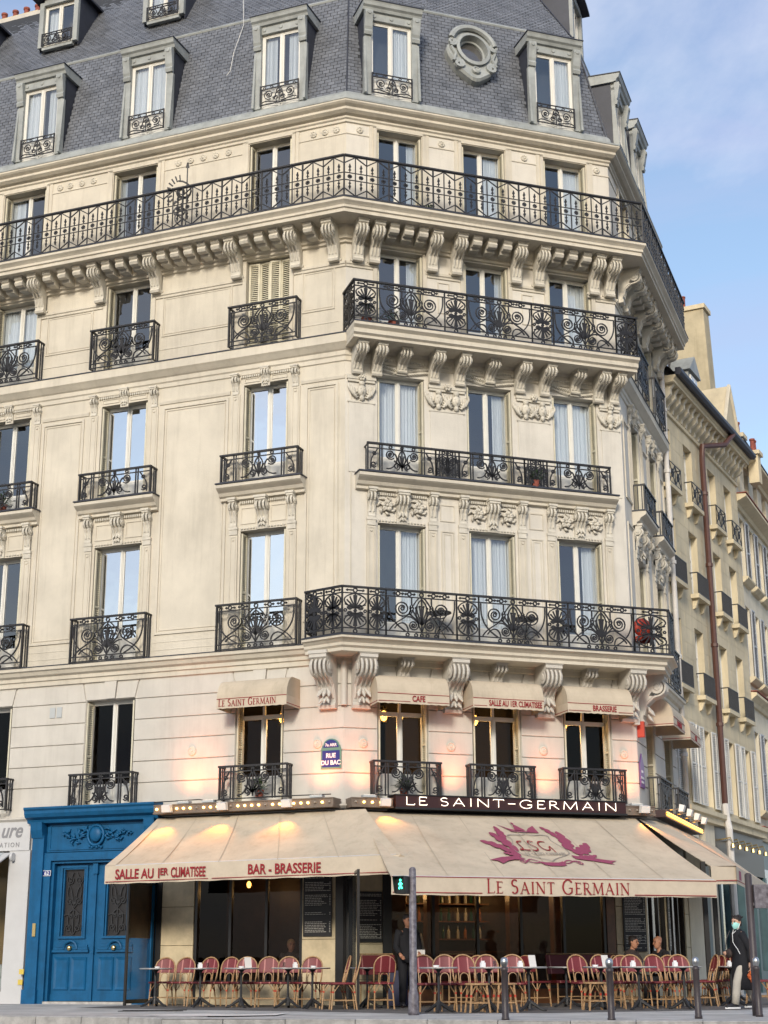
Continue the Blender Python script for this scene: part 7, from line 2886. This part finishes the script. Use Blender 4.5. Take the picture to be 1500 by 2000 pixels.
# woman walking to the left past the right end of the terrace; local -x is her way
J = {'pelvis': (0, 0, .86), 'waist': (-.005, 0, 1.0), 'chest': (-.02, 0, 1.20), 'neck0': (-.02, 0, 1.33), 'neck': (-.03, 0, 1.38), 'head': (-.05, -.01, 1.50),
     'sL': (-.01, .155, 1.29), 'sR': (-.03, -.155, 1.29), 'eL': (-.04, .20, 1.04), 'wL': (-.22, .10, .98), 'eR': (.07, -.22, 1.03), 'wR': (.06, -.22, .79),
     'hL': (0, .085, .83), 'hR': (0, -.085, .83), 'kL': (.10, .08, .46), 'aL': (.27, .08, .12), 'tL': (.17, .08, .035), 'kR': (-.15, -.085, .47), 'aR': (-.22, -.085, .075), 'tR': (-.36, -.10, .02), 'inL': (0, -1, .3), 'inR': (-1, .3, 0)}
coat = MB()
coat.ell_loft([((-.03, 0, 1.395), .062, .065), ((-.025, 0, 1.36), .085, .10), ((-.02, 0, 1.32), .105, .165), ((-.015, 0, 1.24), .125, .195), ((-.01, 0, 1.12), .128, .19), ((0, 0, .98), .130, .185), ((.01, 0, .84), .165, .205), ((.03, 0, .66), .205, .215), ((.055, 0, .48), .235, .225), ((.075, 0, .36), .255, .23), ((.08, 0, .33), .22, .20)], 18)
M = T(6.42, 28.66, 0) @ RZ(rad(16)) @ Matrix.Scale(1.0, 4)
walker = figure('person in long black coat, pale mask and beige trousers walking past the terrace', M, J, (-.92, -.38, -.02), 'coat_black', 'trouser_beige', 'skin', 'hair_dark', 'bun', 'shoe_black', coat, 'sole_white', True, 1.0)
c = Vector(J['head'])
f = Vector((-.92, -.38, 0)).normalized()
sd = Vector((0, 0, 1)).cross(f).normalized()
b = MB()
rings = []
for dz, rs, rf in ((-.115, .040, .072), (-.09, .058, .090), (-.055, .070, .104), (-.02, .074, .104), (.0, .070, .096)):
    rings.append([tuple(c + sd * rs * math.cos(rad(a)) + f * rf * math.sin(rad(a)) + Vector((0, 0, dz))) for a in range(0, 181, 20)])
b.loop_prism(rings, cap=False, close=False)
b.build('face_mask', 'mask_green', walker, M)
MB().tube([c + sd * .08 + Vector((0, 0, -.02)), c + sd * .05 + f * .03 + Vector((0, 0, -.12)), (-.16, -.04, 1.30), (-.165, -.05, 1.16), (-.16, -.10, 1.10), (-.15, -.17, 1.04), (-.12, -.2, .95)], .006, 5).build('earphone_cable', 'sole_white', walker, M)
MB().tube([c - sd * .08 + Vector((0, 0, -.02)), c - sd * .05 + f * .03 + Vector((0, 0, -.12)), (-.16, -.04, 1.30)], .006, 5).build('earphone_cable', 'sole_white', walker, M)
bg = tag(empty('camera_bag', M @ T(-.22, .04, .96)), 'grey shoulder bag held before the walking person', 'bag')
MB().blob((0, 0, 0), (.05, .11, .08), 10, 7).build('bag_body', 'jacket_brown', bg, None, True)
MB().tube([(0, .10, .08), (.05, .14, .25), (.14, .16, .40)], .012, 5).build('strap', 'black_paint', bg)
ob = tag(empty('orange_scarf', M @ T(.055, -.235, .58)), 'orange bag dangling from the hand of the walking person', 'bag')
b = MB()
random.seed(4)
for k in range(9):
    b.blob((random.uniform(-.045, .045), random.uniform(-.03, .03), random.uniform(-.13, .06)), (random.uniform(.03, .05), .03, random.uniform(.03, .05)), 8, 5)
b.build('bag_body', 'orange_cloth', ob, None, True)
MB().tube([(0, 0, .03), (0, 0, .13)], .012, 5).build('handle', 'sole_white', ob)


def torso_shell(px, py, pz, cx, cy, cz, wide=.20, deep=.13):
    b = MB()
    b.ell_loft([((px, py, pz - .10), wide * .95, deep * 1.15), ((px, py, pz + .02), wide * .95, deep * 1.1), ((px + (cx - px) * .5, py + (cy - py) * .5, (pz + cz) / 2), wide * .92, deep), ((cx, cy, cz), wide * 1.0, deep), ((cx, cy, cz + .08), wide * .82, deep * .8), ((cx, cy, cz + .14), wide * .42, deep * .6), ((cx, cy, cz + .17), .065, .065)], 16)
    return b


def seated(label, M, face, top, skin, hairstyle, lean=0.0, arm_f=.32, legs_m='coat_black', hair='hair_dark'):
    l_ = lean
    J = {'pelvis': (0, 0, .54), 'waist': (0, -l_ * .3, .68), 'chest': (0, -l_ * .7, .88), 'neck0': (0, -l_, 1.02), 'neck': (0, -l_ - .01, 1.07), 'head': (0, -l_ - .04, 1.20),
         'sL': (.17, -l_ * .85, .98), 'sR': (-.17, -l_ * .85, .98), 'eL': (.24, -l_ - .10, .76), 'eR': (-.24, -l_ - .10, .76), 'wL': (.12, -l_ - arm_f, .80), 'wR': (-.10, -l_ - arm_f - .04, .80),
         'hL': (.09, -.02, .52), 'hR': (-.09, -.02, .52), 'kL': (.13, -.42, .50), 'kR': (-.13, -.42, .50), 'aL': (.13, -.38, .08), 'aR': (-.13, -.40, .08), 'tL': (.13, -.50, .02), 'tR': (-.13, -.52, .02), 'inL': (0, 0, -1), 'inR': (0, 0, -1)}
    return figure(label, M, J, face, top, legs_m, skin, hair, hairstyle, 'shoe_black', torso_shell(0, 0, .54, 0, -l_ * .75, .90))


seated('seated person with short dark hair and brown jacket before the menu board', T(4.85, 31.5, 0) @ RZ(rad(55)), (0, -1, -.05), 'jacket_brown', 'skin_warm', 'short', .06)
place(chair0, 4.82, 31.53, rad(55), 'rattan chair under the seated person in the brown jacket', 'chair', CH, CS)
seated('seated bald person in black leaning towards the other over the table', T(5.62, 31.75, 0) @ RZ(rad(-62)), (0, -1, -.12), 'coat_black', 'skin_warm', 'bald', .16)
place(chair0, 5.65, 31.73, rad(-62), 'rattan chair under the seated bald person in black', 'chair', CH, CS)
place(table0, 5.22, 31.35, .2, 'round white table between the two seated people', 'table', TB)


def standing(label, M, face, top, legs_m, skin='skin_warm', hairstyle='short', hair='hair_dark', fore=.2, shirt=None):
    J = {'pelvis': (0, 0, .92), 'waist': (0, 0, 1.07), 'chest': (0, 0, 1.28), 'neck0': (0, -.01, 1.42), 'neck': (0, -.02, 1.47), 'head': (0, -.03, 1.60), 'sL': (.18, 0, 1.38), 'sR': (-.18, 0, 1.38), 'eL': (.23, -.02, 1.11), 'eR': (-.23, -.02, 1.11), 'wL': (.18, -fore, 1.0), 'wR': (-.20, -fore, .98),
         'hL': (.09, 0, .89), 'hR': (-.09, 0, .89), 'kL': (.10, -.02, .48), 'kR': (-.10, -.01, .48), 'aL': (.10, .02, .09), 'aR': (-.10, .02, .09), 'tL': (.12, -.12, .025), 'tR': (-.12, -.12, .025), 'inL': (-1, 0, 0), 'inR': (1, 0, 0)}
    return figure(label, M, J, face, top, legs_m, skin, hair, hairstyle, 'shoe_black', torso_shell(0, 0, .92, 0, 0, 1.30, .19, .12))


wt = standing('standing waiter in black with a white cloth, half hidden by the signal pole', T(.42, 30.4, 0) @ RZ(rad(15)), (.4, -1, -.1), 'coat_black', 'coat_black')
tag(MB().box(-.09, .09, -.02, .02, -.30, .06).build('white_cloth', 'shirt_white', None, T(.42, 30.4, 0) @ RZ(rad(15)) @ T(.19, -.22, 1.0)), 'white cloth hanging over the arm of the standing waiter', 'cloth')
standing('person in a white shirt standing behind the front cafe glass', FF @ T(1.9, 1.2, 0) @ RZ(rad(150)), (.2, -1, 0), 'shirt_white', 'coat_black')
seated('person seated indoors behind the left cafe window', FL @ T(-1.6, .9, 0) @ RZ(rad(40)), (0, -1, 0), 'jacket_brown', 'skin_warm', 'short', .05, hair='rattan')
place(chair0, *(FL @ Vector((-1.62, .92, 0)))[:2], rad(40) - aL, 'rattan chair indoors under the person behind the left cafe window', 'chair', CH, CS)
# ------------------------------------------------------------------ houses along the right street
def street_house(Fm, label, W, floors, cols, ztop, m, shut=None, w=.88, base=4.8, depth=12.0, joints=True, guards=True, shop='shop_blue'):
    h = tag(empty('street_house', Fm), label, 'building', 'houses along the right street')
    ops = [(cx - w / 2, cx + w / 2, z0, z1) for cx in cols for z0, z1 in floors]
    wall(0, W, base, ztop, ops, 0, .30).build('wall', m, h, Fm)
    MB().box(0, W, .35, depth, base, ztop - .05).build('core', 'room', h, Fm)
    MB().quad((0, 0, base), (0, .36, base), (0, .36, ztop), (0, 0, ztop)).quad((W, .36, base), (W, 0, base), (W, 0, ztop), (W, .36, ztop)).build('wall', m, h, Fm)
    fmw = window_meshes
    for cx in cols:
        for z0, z1 in floors:
            fm, pms, panes = window_meshes(w, z1 - z0, 'plain')
            M = Fm @ T(cx, .22, z0)
            o = obj('window', fm, h, M)
            for pm in pms:
                obj('pane', pm, o, M)
            b = MB()
            for q in (.36, .62):
                for xa, xb in ((-w / 2 + .1, -.05), (.05, w / 2 - .1)):
                    b.box(xa, xb, -.03, -.006, (z1 - z0) * q, (z1 - z0) * q + .03)
            b.build('glazing_bar', 'white_paint', o, M)
    if joints:
        b = MB()
        z = base + .25
        r_ = 0
        while z < ztop - .8:
            for xa, xb in zip([0] + [o[1] for o in sorted(ops) if o[2] < z < o[3]], [o[0] for o in sorted(ops) if o[2] < z < o[3]] + [W]):
                if xb - xa > .1:
                    b.box(xa, xb, -.004, .002, z, z + .012)
                    xx = xa + (.4 if r_ % 2 else .9)
                    while xx < xb - .1:
                        b.box(xx, xx + .010, -.004, .002, z + .012, z + .42)
                        xx += 1.0
            z += .43
            r_ += 1
        stuff(b.build('masonry_joints', 'street_stone', h, Fm))
    return h


n1 = street_house(FN, 'buff stone street house with brown downpipe and bracketed eaves beside the corner building', 8.4, [(13.55, 15.4), (10.85, 12.75), (7.95, 9.9), (4.95, 7.05)], [.45, 2.66, 5.26, 7.14], 16.75, 'street_stone', base=4.78)
# sills, brackets and guards
for cx in (.45, 2.66, 5.26, 7.14):
    for r_, z in ((0, 13.55), (1, 10.85), (2, 7.95)):
        s_ = MB().box(cx - .58, cx + .58, -.24, 0, z - .12, z).build('sill', 'street_stone', n1, FN)
        for dx in (-.38, .38):
            MB().prism_x([(0, z - .12), (-.17, z - .12), (-.15, z - .2), (-.08, z - .38), (0, z - .42)], cx + dx - .06, cx + dx + .06).build('bracket', 'street_stone', s_, FN)
        L = [[(0, 0), (0, .62)], [(1.1, 0), (1.1, .62)], [(0, .62), (1.1, .62)], [(0, .03), (1.1, .03)]]
        if r_ == 0:
            for k in range(2):
                a, c = k * .55, (k + 1) * .55
                L += [[(a, .03), (c, .62)], [(a, .62), (c, .03)], [(a, .03), (a, .62)], circ((a + c) / 2, .33, .12, 8)]
        else:
            L += [[(k * .085, .03), (k * .085, .62)] for k in range(1, 13)]
        b = MB().iron(L, .011)
        for x in (0, 1.1):
            b.box(x - .012, x + .012, 0, .3, .60, .63)
        b.build('window_guard', 'iron', s_, FN @ T(cx - .55, -.22, z))
    # white louvred shutters of the lowest row
    for sx in (-1, 1):
        for q in (0, 1):
            x = cx + sx * (.46 + .33 * q) - (.33 if sx < 0 else 0)
            obj('shutter', shutter_mesh(.32, 2.15, 'white_shutter'), n1, FN @ T(x, -.05 - .02 * q, 4.92) @ RZ(.12 * (1 if q else -1)))
sweep_n = MB().prism_x([(0, 15.78), (-.06, 15.80), (-.06, 15.90), (.0, 15.92)], 0, 8.4)
sweep_n.build('string_course', 'street_stone', n1, FN)
for k in range(19):
    x = .25 + k * .44
    MB().prism_x([(0, 15.92), (-.07, 15.93), (-.10, 16.05), (-.20, 16.12), (-.30, 16.22), (-.30, 16.36), (-.40, 16.50), (0, 16.50)], x - .07, x + .07).build('eaves_bracket', 'street_stone_pale', n1, FN)
MB().prism_x([(0, 16.50), (-.46, 16.50), (-.46, 16.58), (-.52, 16.64), (-.52, 16.70), (.4, 16.75)], -.0, 8.45).build('eaves_cornice', 'street_stone', n1, FN)
MB().prism_x([(-.52, 16.70), (-.64, 16.68), (-.70, 16.76), (-.70, 16.86), (-.66, 16.90), (-.52, 16.90)], .0, 8.5).build('gutter', 'dark_zinc', n1, FN)
MB().quad((0, -.4, 16.9), (8.4, -.4, 16.9), (8.4, 3.2, 20.2), (0, 3.2, 20.2)).quad((0, 3.2, 20.2), (8.4, 3.2, 20.2), (8.4, 8, 20.2), (0, 8, 20.2)).quad((8.4, -.4, 16.9), (8.4, 6, 16.9), (8.4, 6, 20.2), (8.4, 3.2, 20.2)).build('roof', 'slate', n1, FN)
for cx in (1.2, 4.4):
    d = MB().box(cx - .5, cx + .5, .15, 2.2, 17.1, 18.35).build('dormer', 'zinc', n1, FN)
    MB().loop_prism([[(cx - .62, .05, 18.35), (cx + .62, .05, 18.35), (cx, .05, 18.95)], [(cx - .62, 2.4, 18.35), (cx + .62, 2.4, 18.35), (cx, 2.4, 18.95)]]).build('dormer_roof', 'zinc', d, FN)
    MB().box(cx - .36, cx + .36, .11, .16, 17.25, 18.25).build('window_frame', 'white_paint', d, FN)
    for s in (-1, 1):
        MB().box(cx + s * .17 - .13, cx + s * .17 + .13, .10, .115, 17.35, 18.15).build('pane', 'window_glass', d, FN)
g = MB().prism_y([(6.6, 16.9), (8.4, 16.9), (8.4, 17.4), (7.5, 19.0), (6.6, 17.4)], -.2, 2.6).build('gable_dormer', 'street_stone', n1, FN)
MB().tube([(7.5, -.22, 19.02), (8.5, -.22, 17.3)], .06, 5).tube([(7.5, -.22, 19.02), (6.5, -.22, 17.3)], .06, 5).build('gable_coping', 'street_stone_pale', g, FN)
# rendered chimney slab rising behind
ch = MB()
ch.loop_prism([[(9.6, .82, 16), (10.4, .82, 16), (10.4, 4.6, 16), (9.6, 4.6, 16)], [(9.65, 1.0, 22.9), (10.35, 1.0, 22.9), (10.35, 4.6, 22.9), (9.65, 4.6, 22.9)]])
cho = ch.build('tall_chimney', 'chimney_render', n1, FN)
MB().box(9.58, 10.42, .93, 4.7, 22.9, 23.06).build('chimney_cap', 'street_stone', cho, FN)
for y in (2.5, 3.2, 3.9):
    MB().lathe([(.11, 0), (.11, .10), (.09, .12), (.09, .50), (.11, .52), (.11, .56)], 10, (10.0, y - .7, 23.06)).build('chimney_pot', 'terracotta', cho, FN)
for (x, y, z, hh, n_) in ((9.6, .1, 16.9, .95, 1), (10.9, -.1, 16.6, 1.0, 2)):
    c_ = chimney(FN @ T(x, y, z), .40, .35, hh, n_, 'street_stone', n1)
# brown downpipe with a white lower end
MB().tube([(5.9, -.62, 16.75), (5.2, -.5, 16.2), (3.72, -.18, 15.75), (3.70, -.16, 15.3), (3.70, -.16, 5.0)], .085, 8).build('downpipe', 'pipe_brown', n1, FN)
for z in (7.3, 9.6, 12.0, 14.2):
    MB().lathe([(.11, 0), (.11, .10)], 8, (3.70, -.16, z)).build('pipe_collar', 'pipe_brown', n1, FN)
MB().tube([(3.70, -.16, 5.1), (3.62, -.2, 4.7), (3.50, -.28, 4.4), (3.50, -.28, 0)], .10, 8).build('downpipe', 'pipe_white', n1, FN)
MB().prism_x([(0, 4.45), (-.16, 4.47), (-.16, 4.62), (-.24, 4.66), (-.24, 4.78), (0, 4.82)], 0, 8.4).build('string_course', 'street_stone', n1, FN)
# its ground floor: stone pier and blue-grey shop
MB().box(0, 1.3, -.02, .4, 0, 4.45).build('pier', 'street_stone_pale', n1, FN)
MB().box(1.32, 1.95, -.05, .4, 0, 3.3).build('shop_door', 'shop_blue', n1, FN)
MB().box(1.95, 2.9, -.02, .4, 0, 4.45).build('pier', 'street_stone_pale', n1, FN)
MB().box(2.9, 8.4, -.02, .3, 3.3, 4.45).build('shop_fascia', 'black_frame', n1, FN)
MB().box(2.9, 8.4, .0, .2, 0, .6).build('shop_plinth', 'shop_blue', n1, FN)
for x in (2.9, 4.25, 5.6, 6.95, 8.2):
    MB().box(x, x + .2, -.06, .2, .0, 3.3).build('shop_pilaster', 'shop_blue', n1, FN)
MB().box(2.9, 8.4, .12, .13, .6, 3.3).build('pane', 'window_glass', n1, FN)
for k in range(6):
    x = 3.3 + k * .75
    MB().tube([(x, -.02, 4.1), (x, -.35, 4.15), (x, -.4, 4.0)], .02, 5).lathe([(.07, 0), (.05, .10), (.02, .12)], 8, (x, -.4, 3.88)).build('shop_lamp', 'brass', n1, FN)

FN2 = FN @ T(8.4, .12, 0) @ RZ(rad(3.0))
n2 = street_house(FN2, 'pale street house with tall grey louvred shutters beyond the brown downpipe', 9.0, [(16.05, 17.1), (12.9, 15.0), (9.6, 12.0), (5.4, 7.9)], [1.0, 2.6, 4.2, 5.8, 7.4], 17.6, 'street_stone_pale', w=.8, base=4.6, joints=False)
for cx in (1.0, 2.6, 4.2, 5.8, 7.4):
    for z0, z1 in ((12.9, 15.0), (9.6, 12.0), (5.4, 7.9)):
        for sx in (-1, 1):
            x = cx + (.41 if sx > 0 else -.41 - .40)
            obj('shutter', shutter_mesh(.40, z1 - z0, 'grey_shutter'), n2, FN2 @ T(x, -.05, z0) @ RZ(-.10 * sx))
        MB().prism_x([(0, z0 - .22), (-.10, z0 - .20), (-.24, z0 - .08), (-.24, z0 - .02), (0, z0)], cx - .62, cx + .62).build('sill', 'street_stone', n2, FN2)
for z, o_ in ((15.45, .42), (17.35, .45), (8.9, .30), (4.7, .22)):
    MB().prism_x([(0, z - .25), (-.08, z - .24), (-.12, z - .12), (-o_ * .7, z - .04), (-o_, z + .02), (-o_, z + .10), (0, z + .14)], 0, 9.0).build('cornice', 'street_stone', n2, FN2)
    MB().box(0, 9.0, -o_ - .02, 0, z + .141, z + .17).build('drip_flashing', 'terracotta' if z < 16 else 'dark_zinc', n2, FN2)
MB().quad((0, -.4, 17.5), (9, -.4, 17.5), (9, 4, 20), (0, 4, 20)).build('roof', 'slate', n2, FN2)
MB().box(0, 9, 0, .4, 0, 4.45).build('ground_floor', 'shop_blue', n2, FN2)
for x in (.6, 2.6, 4.6, 6.6):
    MB().box(x, x + 1.6, -.03, -.01, .6, 3.6).build('shop_pane', 'window_glass', n2, FN2)
chimney(FN2 @ T(4.0, 1.6, 18.4), 1.0, .5, 1.6, 3, 'street_stone', n2)
FN3 = FN2 @ T(9.0, .1, 0) @ RZ(rad(2))
n3 = street_house(FN3, 'farthest pale street house at the right picture edge', 16.0, [(15.0, 16.6), (12.0, 14.0), (9.0, 11.2), (5.4, 7.8)], [1.2, 3.2, 5.2, 7.2, 9.2, 11.2], 18.0, 'painted_stone', w=.9, base=4.6, joints=False)
for z in (17.6, 14.7, 8.5):
    MB().prism_x([(0, z - .2), (-.3, z), (-.3, z + .1), (0, z + .14)], 0, 16).build('cornice', 'street_stone_pale', n3, FN3)
MB().quad((0, -.3, 17.9), (16, -.3, 17.9), (16, 4, 20.4), (0, 4, 20.4)).build('roof', 'slate', n3, FN3)
MB().box(0, 16, 0, .4, 0, 4.6).build('ground_floor', 'shop_blue', n3, FN3)
# white downpipe where the corner house ends
dp = obj('downpipe', MB().tube([(5.78, -.14, 16.9), (5.78, -.14, 4.2)], .075, 8).mesh('downpipe', 'pipe_white', True), house, FR)
for z in (6.0, 8.6, 11.2, 13.8, 15.6):
    MB().lathe([(.10, 0), (.10, .10)], 8, (5.78, -.14, z)).build('pipe_collar', 'pipe_white', dp, FR)
# the house across the square, mirrored in the window panes
opp = tag(empty('facing_house', T(-4, -26, 0) @ RZ(PI)), 'stone house across the street, seen only mirrored in the panes', 'building')
MO = WORLD[opp.name]
MB().box(-34, 34, 0, 12, -.1, 15.5).build('wall', 'facing_stone', opp, MO)
MB().loop_prism([[(-34, 0, 15.5), (34, 0, 15.5), (34, 12, 15.5), (-34, 12, 15.5)], [(-34, 2, 19), (34, 2, 19), (34, 10, 19), (-34, 10, 19)]]).build('roof', 'slate', opp, MO)
for r_ in range(5):
    for k in range(20):
        MB().box(-32 + k * 3.3, -30.8 + k * 3.3, -.03, -.005, .8 + r_ * 3.0, 2.8 + r_ * 3.0).build('window', 'window_glass', opp, MO)
